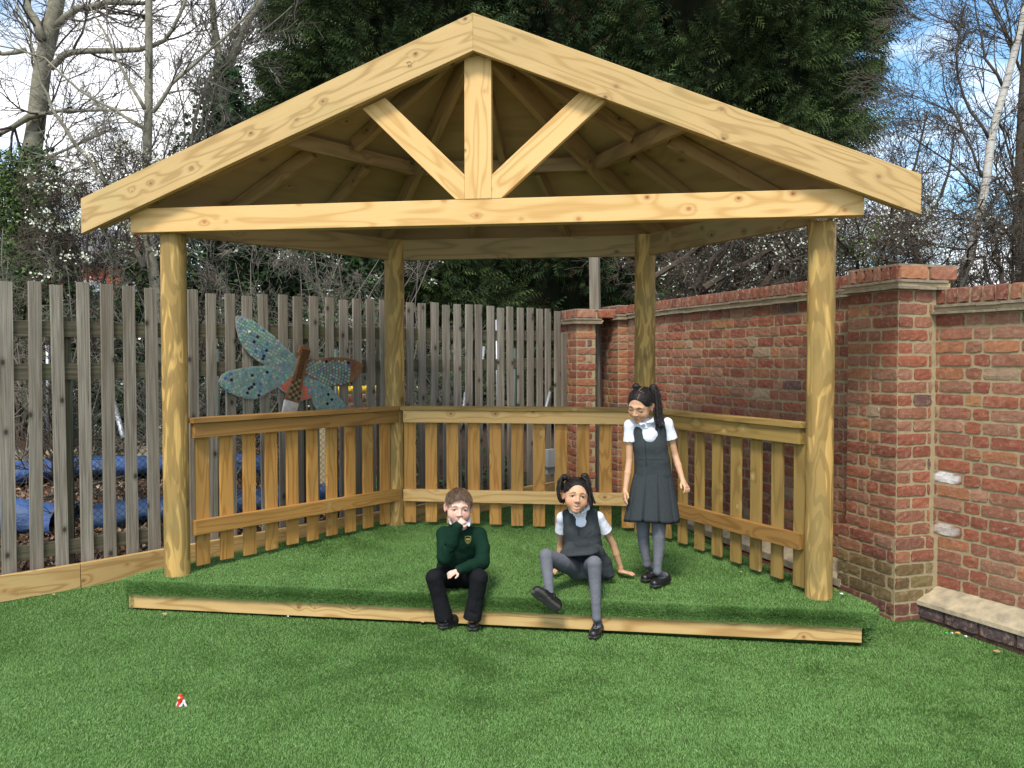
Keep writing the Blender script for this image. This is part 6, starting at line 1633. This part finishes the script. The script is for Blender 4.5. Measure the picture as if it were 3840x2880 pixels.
# sweater
S = SDF()
AX = shR-shL
S.trunk([mid(nk, chest, .75), mid(chest, pel, .35), mid(chest, pel, .84)], [.125, .132, .150], [.070, .078, .088], AX)
S.cap(mid(nk, chest, .35), chest, .058, .075, .03)
S.cap(chest, shL, .06, .040, .03).cap(chest, shR, .06, .040, .03)
S.chain([shL, mid(shL, elL, .5), elL], [.043, .046, .046], .02); S.chain([elL, mid(elL, wrL, .5, (.006, -.004, 0)), wrL], [.046, .042, .031], .02)
S.chain([shR, mid(shR, elR, .5, (.012, 0, 0)), elR], [.043, .045, .043], .02); S.chain([elR, mid(elR, wrR, .5), wrR], [.043, .038, .030], .02)
S.cap(mid(wrL, elL, .12), mid(wrL, bz(470, 478, 5.105), .5), .0285, .0275, .002); S.cap(mid(wrR, elR, .14), mid(wrR, bz(445, 936, 5.095), .6), .0285, .0275, .002); S.cutend(mid(wrL, bz(470, 478, 5.105), .9), bz(470, 478, 5.105)-wrL, .04, .03); S.cutend(bz(447, 935, 5.095), bz(445, 936, 5.095)-wrR, .04, .03)
S.ell(nk, (.047, .047, .03), .01, None, '-')
# creases
for (a, b, r) in ((bz(420, 590, 5.22), bz(330, 700, 5.10), .008), (bz(470, 700, 5.17), bz(390, 770, 5.10), .008), (bz(640, 720, 5.19), bz(570, 800, 5.15), .009), (bz(700, 700, 5.24), bz(640, 790, 5.15), .008), (bz(540, 880, 5.2), bz(620, 860, 5.18), .008), (bz(330, 850, 5.26), bz(420, 870, 5.27), .008)):
    S.cap(a, b, r, r*.6, .016, '-')
sw = sdf_obj('sweater', S, .0035, M['sweat'], boy, None, .0035, 28, 1)
mb = MB()
def ringp(c, ax, r, n=16):
    ax = Vector(ax).normalized(); u = ax.orthogonal().normalized(); v = ax.cross(u); return [Vector(c)+(u*math.cos(6.283*i/n)+v*math.sin(6.283*i/n))*r for i in range(n+1)]
for c_, ax, r in ((mid(wrL, bz(470, 478, 5.105), .8), bz(470, 478, 5.105)-wrL, .0265), (mid(wrR, bz(445, 936, 5.095), .8), bz(445, 936, 5.095)-wrR, .0265)):
    pass
# crest on the chest
bv = bvh_of(sw)
cpos = Vector(bz(553, 635, 5.0)); vdir = (cpos-CAM_LOC).normalized()
up_ = Vector((0, 0, 1)); rt_ = vdir.cross(up_).normalized(); up_ = rt_.cross(vdir)
def on_sw(x, y, lift=.0012):
    o = cpos+rt_*x+up_*y; h = bv.ray_cast(o-vdir*.3, vdir)
    return (h[0]-vdir*lift) if h[0] is not None else o
crest = None
mb = MB(); sh_pts = [(-.017, .024), (-.006, .0205), (0, .026), (.006, .0205), (.017, .024), (.0175, .0), (.013, -.012), (0, -.0235), (-.013, -.012), (-.0175, 0), (-.017, .024)]
fine_ = []
for a, b in zip(sh_pts, sh_pts[1:]):
    for t in (0, .34, .67): fine_.append(on_sw(a[0]+(b[0]-a[0])*t, a[1]+(b[1]-a[1])*t))
fine_.append(on_sw(*sh_pts[-1])); mb.tube(fine_, .0011, 5)
for k in range(3): mb.tube([on_sw(-.010+.003*k+i*.005, -.008-k*.0038+.0012*math.sin(i*2.2)) for i in range(5-k)], .0009, 4)
crest = mb.build('crest', M['gold'], boy, True)
cu = bpy.data.curves.new('t', 'FONT'); cu.body = 'RPS'; cu.size = .0165; cu.align_x = 'CENTER'; cu.align_y = 'CENTER'; cu.resolution_u = 3; cu.offset = .0005
to = bpy.data.objects.new('t', cu); COL.objects.link(to); dg = bpy.context.evaluated_depsgraph_get(); tm = bpy.data.meshes.new_from_object(to.evaluated_get(dg)); bpy.data.objects.remove(to); tm.materials.clear()
for v in tm.vertices: v.co = on_sw(v.co.x*.92, v.co.y+.004-v.co.x*.12, .0018)
link('crest_letters', tm, M['gold'], crest)
# shirt collar
def collar(parent, c, spread_pts, th=.0035, r=.036, tilt=None, zc=0):
    S = SDF()
    for pts in spread_pts:
        for i in range(len(pts)-1): S.cap(pts[i], pts[i+1], th, th, .006)
    return sdf_obj('collar', S, .0026, M['shirt'], parent)
def flap(S, a, b, c, th=.0036, n=12):
    """filled triangle-like collar flap between three points"""
    for i in range(n+1):
        t = i/n; p = mid(a, b, t); S.cap(p, mid(p, c, 1-.75*abs(t-.5)), th, th, .004)
S = SDF()
S.chain([bz(376, 424, 5.30), bz(388, 448, 5.26), bz(390, 478, 5.24)], [.0085, .0095, .006], .005); S.cap(bz(376, 424, 5.30), bz(384, 474, 5.245), .007, .006, .004)
S.chain([bz(572, 430, 5.30), bz(560, 470, 5.25), bz(562, 494, 5.235)], [.0085, .0105, .008], .005); S.chain([bz(568, 440, 5.28), bz(540, 478, 5.235), bz(505, 502, 5.22)], [.008, .009, .006], .005)
S.chain([bz(372, 428, 5.34), bz(470, 400, 5.39), bz(575, 425, 5.34)], [.008, .008, .008], .005)
sdf_obj('shirt_collar', S, .0026, M['shirt'], boy)
# trousers
S = SDF()
S.cap(mid(hipL, hipR, .0), hipR, .078, .078, .03); S.cap(mid(chest, pel, .85), pel, .08, .085, .03)
for h_, k_, a_ in ((hipL, knL, anL), (hipR, knR, anR)):
    S.chain([h_, mid(h_, k_, .55, (0, 0, .004)), k_], [.074, .062, .053], .02); S.chain([k_, mid(k_, a_, .5, (0, .006, 0)), mid(k_, a_, .98)], [.053, .047, .055], .003); S.cutend(mid(k_, a_, .98), a_-k_, .085, .035)
for (a, b) in ((bz(330, 1330, 5.1), bz(390, 1300, 5.12)), (bz(560, 1330, 5.08), bz(640, 1360, 5.08)), (bz(560, 1200, 5.09), bz(620, 1160, 5.06)), (bz(250, 1180, 5.1), bz(310, 1230, 5.11)), (bz(400, 1060, 5.27), bz(340, 1010, 5.2))): S.cap(a, b, .008, .005, .015, '-')
sdf_obj('trousers', S, .0038, M['trouser'], boy, None, .004, 24)
def lawn_pt(u, v):
    z = -.205
    for _ in range(6):
        r = ray(u, v); p = CAM_LOC+r*((z-CAM_LOC.z)/r.z); z = lawn_z(p.x, p.y)+.012
    return p
fw = TOCAM
tL = lawn_pt(1540+268/2.592, 1780+1500/2.592); hL_ = Vector((anL[0]+.012, anL[1]+.02, tL.z)); 
tR = lawn_pt(1540+592/2.592, 1780+1520/2.592); hR_ = Vector((anR[0], anR[1]+.03, tR.z))
def fitlen(h, t, L_): d = (h-t); d.z = 0; return t+d.normalized()*L_
shoe(boy, fitlen(hL_, tL, .185), tL, (0, 0, 1), 1.12, False, True); shoe(boy, fitlen(hR_, tR, .185), tR, (0, 0, 1), 1.12, False, True)

# ============ girl seated, leaning back on her hands
def gz(x, y, d): return np.array(atd(1960+x/2.371, 1740+y/2.371, d))
g1 = empty('person', Vector(gz(520, 1000, 5.46)), 'seated smiling girl in grey pinafore leaning back on her hands with one foot kicked up', 'person', 'school children on the stage')
hc = gz(470, 285, 5.36); HR = rotm(R(4), R(6), R(-7)); HS = 1.06
Bd = SDF(); nk = gz(495, 445, 5.45); Wb, Rb = head(Bd, hc, HR, HS, 1.0, nk, .028)
shL, shR = gz(352, 480, 5.50), gz(668, 480, 5.50); chest = gz(510, 560, 5.47); pel = gz(545, 920, 5.46)
elL, wrL = gz(332, 720, 5.60), gz(318, 940, 5.62); elR, wrR = gz(800, 715, 5.56), gz(868, 925, 5.575)
hipL, hipR = gz(480, 930, 5.44), gz(610, 930, 5.44); knL, knR = gz(205, 815, 5.16), gz(632, 885, 5.10)
anL, anR = gz(235, 1165, 5.07), gz(652, 1370, 5.06)
Bd.chain([nk, mid(nk, chest, .6), chest, mid(chest, pel, .5), pel], [.031, .044, .054, .055, .062], .02)
Bd.cap(chest, shL, .036, .026, .02).cap(chest, shR, .036, .026, .02)
Bd.chain([shL, mid(shL, elL, .5), elL, mid(elL, wrL, .4), wrL], [.029, .0255, .0215, .022, .0145], .015)
Bd.chain([shR, mid(shR, elR, .5), elR, mid(elR, wrR, .4), wrR], [.029, .0255, .0215, .022, .0145], .015)
zst = lambda p: stage_z(p[0], p[1])+.018
hw = np.array(wrR); hw[2] = zst(hw)+.022; kd = gz(990, 1003, 5.56)-gz(868, 960, 5.575); kd[2] = -.012
Bd.cap(wrR, hw, .0145, .015, .01); hand(Bd, hw+np.array((.004, 0, -.004)), kd, (0, 0, -1), 1, .92, curl=.10, spread=.3, tcurl=.0)
hw2 = np.array(wrL); hw2[2] = zst(hw2)+.022; Bd.cap(wrL, hw2, .0145, .015, .01); hand(Bd, hw2, (-.6, -.8, -.1), (0, 0, -1), -1, .92, curl=.12, spread=.28, tcurl=.0)
bo = sdf_obj('body', Bd, .0026, M['skin'], g1, skin_color(Wb, Rb, hc, HS, 'brown'), it=1)
eyes(Wb, Rb, HS, g1, (0, .02), (.045, .022, .012), .12, (.03, .02, .01), bo=bo)
mb = MB()
mo = MB()
n = 10
mo.add([tuple(Wb(.017*math.cos(6.283*i/n), .0742, -.0628+.0060*math.sin(6.283*i/n))) for i in range(n)], [tuple(range(n))]); mo.build('mouth', M['mouth'], g1)
for x_ in (-.0125, -.0045, .0045, .0125):
    w_ = .0038 if abs(x_) < .01 else .0034; mb.box(Wb(x_, .0795-abs(x_)*.12, -.0588), (w_*HS, .0012, .0031), None) if False else mb.add([tuple(Wb(x_+a*w_, .0765-abs(x_)*.15+b*.001, -.0600+c_*.0030)) for a in (-1, 1) for b in (-1, 1) for c_ in (-1, 1)], [(0, 1, 3, 2), (4, 6, 7, 5), (0, 4, 5, 1), (2, 3, 7, 6), (0, 2, 6, 4), (1, 5, 7, 3)])
mb.build('teeth', M['tooth'], g1)
cap, _ = hair_cap('hair', hc, Rb, HS, M['hair_dark'], g1, .0045, .078, 0, -.05)
slick(cap, Wb, Rb, hc, 2600, (gz(368, 120, 5.37), gz(550, 112, 5.37)))
mb = MB()
def tw(pts, r, **k): twist(mb, pts, r, **k)
for (pts, r) in (([(355, 120, 5.36), (330, 150, 5.35), (322, 230, 5.35), (335, 300, 5.35), (372, 355, 5.36)], .013), ([(385, 100, 5.37), (345, 115, 5.35), (330, 200, 5.34), (322, 290, 5.34), (350, 345, 5.34)], .012), ([(365, 110, 5.39), (340, 180, 5.38), (345, 280, 5.38), (370, 350, 5.39)], .011),
                 ([(540, 95, 5.38), (580, 130, 5.37), (595, 220, 5.37), (610, 300, 5.36), (632, 360, 5.36)], .013), ([(530, 110, 5.36), (575, 150, 5.35), (590, 250, 5.34), (600, 330, 5.33), (618, 390, 5.33)], .012), ([(545, 100, 5.40), (590, 170, 5.40), (605, 270, 5.40), (590, 340, 5.40)], .011)):
    tw([gz(*p) for p in pts], r)
mb.build('hair_twists', M['hair_dark'], cap, True)
S = SDF(); S.ell(gz(368, 120, 5.37), (.024, .022, .021), .01); S.ell(gz(550, 112, 5.37), (.026, .022, .022), .01); sdf_obj('hair_bunches', S, .003, M['hair_dark'], cap, None, .004, 60)
# tights
S = SDF()
S.cap(hipL, hipR, .068, .068, .03)
S.chain([hipL, mid(hipL, knL, .5, (0, 0, -.004)), knL], [.064, .053, .0415], .02); S.chain([knL, mid(knL, anL, .32, (-.003, .006, 0)), mid(knL, anL, .72), anL], [.0410, .0355, .0285, .0255], .003)
S.chain([hipR, mid(hipR, knR, .5), knR], [.064, .055, .0445], .02); S.chain([knR, mid(knR, anR, .32, (0, .006, 0)), mid(knR, anR, .72), anR], [.0440, .0365, .0290, .0260], .003)
hR = lawn_pt(1960+612/2.371, 1740+1560/2.371); hl = fitlen(Vector((anR[0]+.006, anR[1]+.03, hR.z)), hR, .185)
foot(S, hl, hR, (0, 0, 1), 1.0, anR)
h2 = Vector(gz(312, 1315, 5.00)); t2 = Vector(gz(90, 1135, 4.94)); upf = (Vector((0, 1.0, .42)) + Vector((.22, 0, 0)))
foot(S, h2, t2, upf, 1.0, anL)
sdf_obj('tights', S, .003, M['tights'], g1, None, .0012, 40)
shoe(g1, hl, hR, (0, 0, 1), 1.12, True); shoe(g1, h2, t2, upf, 1.30, True)
# shirt: sleeves and collar
S = SDF()
S.chain([shL, mid(shL, elL, .62)], [.034, .047], .02); S.chain([shR, mid(shR, elR, .62)], [.034, .047], .02); S.cutend(mid(shL, elL, .44), elL-shL); S.cutend(mid(shR, elR, .46), elR-shR); S.cap(shL, shR, .036, .036, .02); S.cap(gz(500, 440, 5.45), gz(510, 520, 5.45), .05, .06, .02)
S.plane(mid(shL, elL, .40), elL-shL, .002) if False else None
sl_ = sdf_obj('shirt', S, .0032, M['shirt'], g1, None, .003, 30)
S = SDF(); 
S.chain([gz(412, 392, 5.41), gz(428, 425, 5.37), gz(462, 447, 5.35)], [.0085, .010, .006], .005)
S.chain([gz(586, 345, 5.42), gz(576, 395, 5.385), gz(520, 442, 5.35)], [.009, .012, .006], .005)
S.chain([gz(408, 375, 5.46), gz(490, 350, 5.50), gz(585, 335, 5.46)], [.009]*3, .004); S.cap(gz(460, 448, 5.375), gz(520, 448, 5.375), .012, .012, .006)
sdf_obj('shirt_collar', S, .0026, M['shirt'], g1)
# pinafore
S = SDF()
AX = shR-shL
S.trunk([gz(512, 500, 5.47), gz(522, 600, 5.46), gz(532, 700, 5.46), gz(545, 830, 5.46)], [.112, .116, .118, .130], [.066, .070, .070, .078], AX)
S.cap(gz(385, 440, 5.47), gz(425, 520, 5.45), .026, .036, .02); S.cap(gz(628, 432, 5.47), gz(598, 520, 5.45), .026, .036, .02)
S.ell(gz(500, 398, 5.38), (.043, .08, .037), .006, None, '-')
for a, b in ((gz(440, 640, 5.37), gz(620, 690, 5.38)), (gz(400, 600, 5.38), (gz(470, 650, 5.37))), (gz(620, 610, 5.38), gz(540, 670, 5.37)), (gz(380, 700, 5.40), gz(500, 690, 5.37))): S.cap(a, b, .006, .004, .014, '-')
pf = sdf_obj('pinafore', S, .0032, M['pinafore'], g1, None, .003, 26)
# short skirt: front flap over the lap and the part spread on the turf
S = SDF()
S.ell(gz(500, 790, 5.33), (.120, .085, .030), .02, np.array(Matrix.Rotation(R(-6), 3, 'Y'))); S.cap(gz(370, 790, 5.36), gz(420, 745, 5.40), .025, .04, .02); S.cap(gz(600, 800, 5.32), gz(640, 780, 5.40), .03, .05, .02)
S.ell(gz(510, 860, 5.27), (.10, .09, .034), .006, np.array(Matrix.Rotation(R(-4), 3, 'Y')), '-')
S.chain([gz(660, 800, 5.42), gz(730, 880, 5.44), gz(770, 985, 5.44)], [.046, .042, .030], .03); S.chain([gz(640, 850, 5.46), gz(690, 960, 5.46), gz(740, 1000, 5.46)], [.06, .05, .028], .03)
for a, b in ((gz(600, 760, 5.3), gz(640, 820, 5.27)), (gz(440, 740, 5.33), gz(430, 790, 5.27)), (gz(740, 840, 5.37), gz(790, 960, 5.38)), (gz(700, 880, 5.36), gz(720, 990, 5.38))): S.cap(a, b, .005, .004, .012, '-')
sdf_obj('skirt', S, .0032, M['pinafore'], pf, None, .003, 30)
bvp = bvh_of(pf); mb = MB()
def on_b(bv, p, lift=.0015):
    p = Vector(p); d = (p-CAM_LOC).normalized(); h = bv.ray_cast(p-d*.5, d); return (h[0]-d*lift) if h[0] is not None else p
mb.tube([on_b(bvp, gz(484+i*1.5, 470+i*24, 5.4)) for i in range(8)], .0016, 5); mb.tube(ringp(on_b(bvp, gz(483, 478, 5.4)), TOCAM, .0045), .0014, 5); mb.build('zip', M['zipm'], pf, True)

# ============ girl standing
def sz(x, y, d): return np.array(atd(2260+x/1.975, 1400+y/1.975, d))
g2 = empty('person', Vector((sz(345, 1540, 5.42)[0], sz(345, 1540, 5.42)[1], 0)), 'standing girl in grey pleated pinafore looking down at the others, hair in ponytail twists', 'person', 'school children on the stage')
hc = sz(283, 238, 5.38); HR = rotm(R(-36), R(-22), R(-8)); HS = 1.0
Bd = SDF(); nk = sz(335, 375, 5.43); Wb, Rb = head(Bd, hc, HR, HS, .25, nk, .027)
shL, shR = sz(200, 388, 5.43), sz(475, 375, 5.43); chest = sz(345, 450, 5.42); waist = sz(365, 640, 5.42); pel = sz(360, 800, 5.42)
elL, wrL = sz(196, 650, 5.43), sz(165, 875, 5.38); elR, wrR = sz(535, 610, 5.45), sz(592, 800, 5.38)
Bd.chain([nk, mid(nk, chest, .6), chest, waist, pel], [.030, .042, .052, .055, .060], .02)
Bd.cap(chest, shL, .036, .026, .02).cap(chest, shR, .036, .026, .02)
Bd.chain([shL, mid(shL, elL, .5), elL, mid(elL, wrL, .4), wrL], [.028, .0245, .0205, .021, .014], .015)
Bd.chain([shR, mid(shR, elR, .5), elR, mid(elR, wrR, .4), wrR], [.028, .0245, .0205, .021, .014], .015)
hand(Bd, wrL, sz(156, 960, 5.36)-wrL, (.95, .3, 0), 1, .92, curl=.35, spread=.1, tcurl=.2)
hand(Bd, wrR, sz(640, 880, 5.34)-wrR, (-.55, .35, -.75), -1, .95, fc=[.45, .5, .55, .5], spread=.22, tcurl=.1)
hipL, hipR = sz(300, 840, 5.44), sz(415, 840, 5.41); knL, knR = sz(296, 1190, 5.45), sz(412, 1210, 5.38); anL, anR = sz(325, 1415, 5.47), sz(402, 1470, 5.36)
bo = sdf_obj('body', Bd, .0026, M['skin'], g2, skin_color(Wb, Rb, hc, HS, 'brown'), it=1)
eyes(Wb, Rb, HS, g2, (0, -.75), (.045, .022, .012), .95, (.03, .02, .01), shut=True, bo=bo)
cap, _ = hair_cap('hair', hc, Rb, HS, M['hair_dark'], g2, .0045, .078, 0, -.05)
slick(cap, Wb, Rb, hc, 2600, (sz(248, 100, 5.42), sz(375, 108, 5.41)))
cb = bvh_of(cap); mb = MB()
def snap(p, lift=.0006):
    q, nn, _, _ = cb.find_nearest(Vector(p)); return q+nn*lift if q is not None else Vector(p)
mb.tube([snap(Wb(-.012, .09-.012*i, .058+.010*i-.0006*i*i)) for i in range(8)], .0011, 5); mb.tube([snap(Wb(.002, .02-.013*i, .115-.003*i)) for i in range(6)], .0011, 5); mb.tube([snap(Wb(.004-.009*i, .018, .112-.002*i)) for i in range(6)], .0008, 5)
mb.build('hair_parting', M['part'], cap, True)
mb = MB()
for (pts, r) in (([(372, 105, 5.41), (405, 120, 5.41), (418, 220, 5.40), (425, 310, 5.39), (440, 410, 5.37)], .0115), ([(365, 100, 5.39), (390, 130, 5.38), (398, 230, 5.37), (403, 320, 5.36), (425, 400, 5.35)], .011), ([(360, 110, 5.38), (375, 150, 5.37), (378, 240, 5.355), (380, 330, 5.35), (395, 395, 5.34)], .0105), ([(368, 100, 5.43), (410, 130, 5.43), (425, 230, 5.42), (418, 330, 5.41), (432, 395, 5.39)], .011)):
    twist(mb, [sz(*p) for p in pts], r, n=34, freq=8)
mb.build('hair_twists', M['hair_dark'], cap, True)
S = SDF(); S.ell(sz(375, 108, 5.41), (.026, .024, .022), .01); S.ell(sz(248, 100, 5.42), (.024, .022, .020), .01); sdf_obj('hair_bunches', S, .003, M['hair_dark'], cap, None, .004, 60)
S = SDF()
S.cap(hipL, hipR, .06, .06, .03)
S.chain([hipL, mid(hipL, knL, .6), knL], [.056, .050, .0385], .02); S.chain([knL, mid(knL, anL, .36, (-.003, .008, 0)), mid(knL, anL, .78), anL], [.0380, .0355, .0265, .0245], .003)
S.chain([hipR, mid(hipR, knR, .6), knR], [.056, .050, .0395], .02); S.chain([knR, mid(knR, anR, .36, (.004, .008, 0)), mid(knR, anR, .78), anR], [.0390, .0360, .0265, .0245], .003)
def stage_pt(u, v):
    z = 0
    for _ in range(6):
        r = ray(u, v); p = CAM_LOC+r*((z-CAM_LOC.z)/r.z); z = stage_z(p.x, p.y)+.004
    return p
tR = stage_pt(2260+362/1.975, 1400+1590/1.975); hR = fitlen(Vector((anR[0]+.015, anR[1]+.035, tR.z)), tR, .182)
tL = stage_pt(2260+290/1.975, 1400+1546/1.975); hL_ = fitlen(Vector((anL[0]+.012, anL[1]+.03, tL.z)), tL, .182)
foot(S, hR, tR, (0, 0, 1), 1.0, anR); foot(S, hL_, tL, (0, 0, 1), 1.0, anL)
sdf_obj('tights', S, .003, M['tights'], g2, None, .0012, 40)
shoe(g2, hR, tR, (0, 0, 1), 1.1, True); shoe(g2, hL_, tL, (0, 0, 1), 1.1, True)
S = SDF(); S.chain([shL, mid(shL, elL, .60)], [.031, .045], .02); S.chain([shR, mid(shR, elR, .60)], [.032, .046], .02); S.cutend(mid(shL, elL, .42), elL-shL); S.cutend(mid(shR, elR, .44), elR-shR); S.cap(shL, shR, .035, .035, .02); S.cap(nk, chest, .036, .066, .02); S.cap(sz(325, 395, 5.415), sz(338, 470, 5.41), .055, .060, .02)
sdf_obj('shirt', S, .0032, M['shirt'], g2, None, .003, 30)
S = SDF(); S.chain([sz(382, 330, 5.39), sz(366, 358, 5.35), sz(328, 368, 5.34)], [.009, .012, .006], .005); S.chain([sz(262, 368, 5.37), sz(284, 380, 5.35), sz(308, 374, 5.34)], [.006, .009, .005], .005)
S.cap(sz(300, 382, 5.362), sz(345, 378, 5.362), .012, .012, .008); S.chain([sz(258, 362, 5.38), sz(330, 345, 5.46), sz(388, 322, 5.42)], [.008]*3, .004); S.cap(sz(318, 388, 5.375), sz(322, 400, 5.37), .022, .018, .01)
sdf_obj('shirt_collar', S, .0026, M['shirt'], g2)
S = SDF()
AX = shR-shL
S.trunk([sz(342, 440, 5.43), sz(350, 540, 5.42), sz(366, 650, 5.42), sz(372, 755, 5.42)], [.106, .107, .109, .117], [.062, .066, .066, .072], AX)
S.cap(sz(225, 368, 5.43), sz(262, 450, 5.42), .022, .032, .02); S.cap(sz(455, 352, 5.43), sz(430, 450, 5.42), .022, .032, .02)
S.ell(sz(320, 366, 5.36), (.042, .08, .029), .006, None, '-')
pf = sdf_obj('pinafore', S, .0032, M['pinafore'], g2, None, .0022, 24)
# box-pleated skirt
bmx = bmesh.new(); nr, na = 14, 240; cw = Vector(sz(371, 742, 5.42)); ch_ = Vector(sz(362, 1090, 5.41)); rings = []
for i in range(nr+1):
    t = i/nr; c = cw.lerp(ch_, t); rx = .118+(.176-.118)*t**.85; ry = .078+(.122-.078)*t; row = []
    for k in range(na):
        a = 2*math.pi*k/na; ph = (a*10/(2*math.pi)+.15) % 1
        pl = (.0 if ph < .84 else -(1-abs((ph-.92)/.08))) * (.005+.024*t) + .003*t*math.sin(ph/.78*math.pi)
        r = 1+pl/.12; zz = -.010*t*(-math.cos(a))*0
        x_ = math.cos(a)*rx*r; y_ = math.sin(a)*ry*r
        p = c+(-FW.cross(Vector((0, 0, 1))))*x_*-1+FW*y_; p.z = c.z-.012*t*(x_*.9)+.006*t*math.sin(a*3+1); row.append(bmx.verts.new(p))
    rings.append(row)
for a, b in zip(rings, rings[1:]):
    for k in range(na): bmx.faces.new((a[k], a[(k+1) % na], b[(k+1) % na], b[k]))
r2 = [bmx.verts.new(v.co+(cw.lerp(ch_, 1)-v.co)*.03+Vector((0, 0, .002))) for v in rings[-1]]
for k in range(na): bmx.faces.new((rings[-1][k], rings[-1][(k+1) % na], r2[(k+1) % na], r2[k]))
for f in bmx.faces: f.smooth = True
me = bpy.data.meshes.new('skirt'); bmx.to_mesh(me); bmx.free(); link('skirt', me, M['pinafore'], pf)
bvp = bvh_of(pf); mb = MB(); mb.tube([on_b(bvp, sz(307+i*1.6, 425+i*26, 5.4)) for i in range(11)], .0015, 5); mb.tube(ringp(on_b(bvp, sz(307, 428, 5.4)), TOCAM, .004), .0012, 5); mb.build('zip', M['zipm'], pf, True)
mb = MB(); mb.tube([on_b(bvp, sz(232+i*18, 645-6*math.sin(i/14*3.1), 5.4), .0006) for i in range(14)], .0012, 4); mb.build('waist_seam', M['zipm'], pf, True)
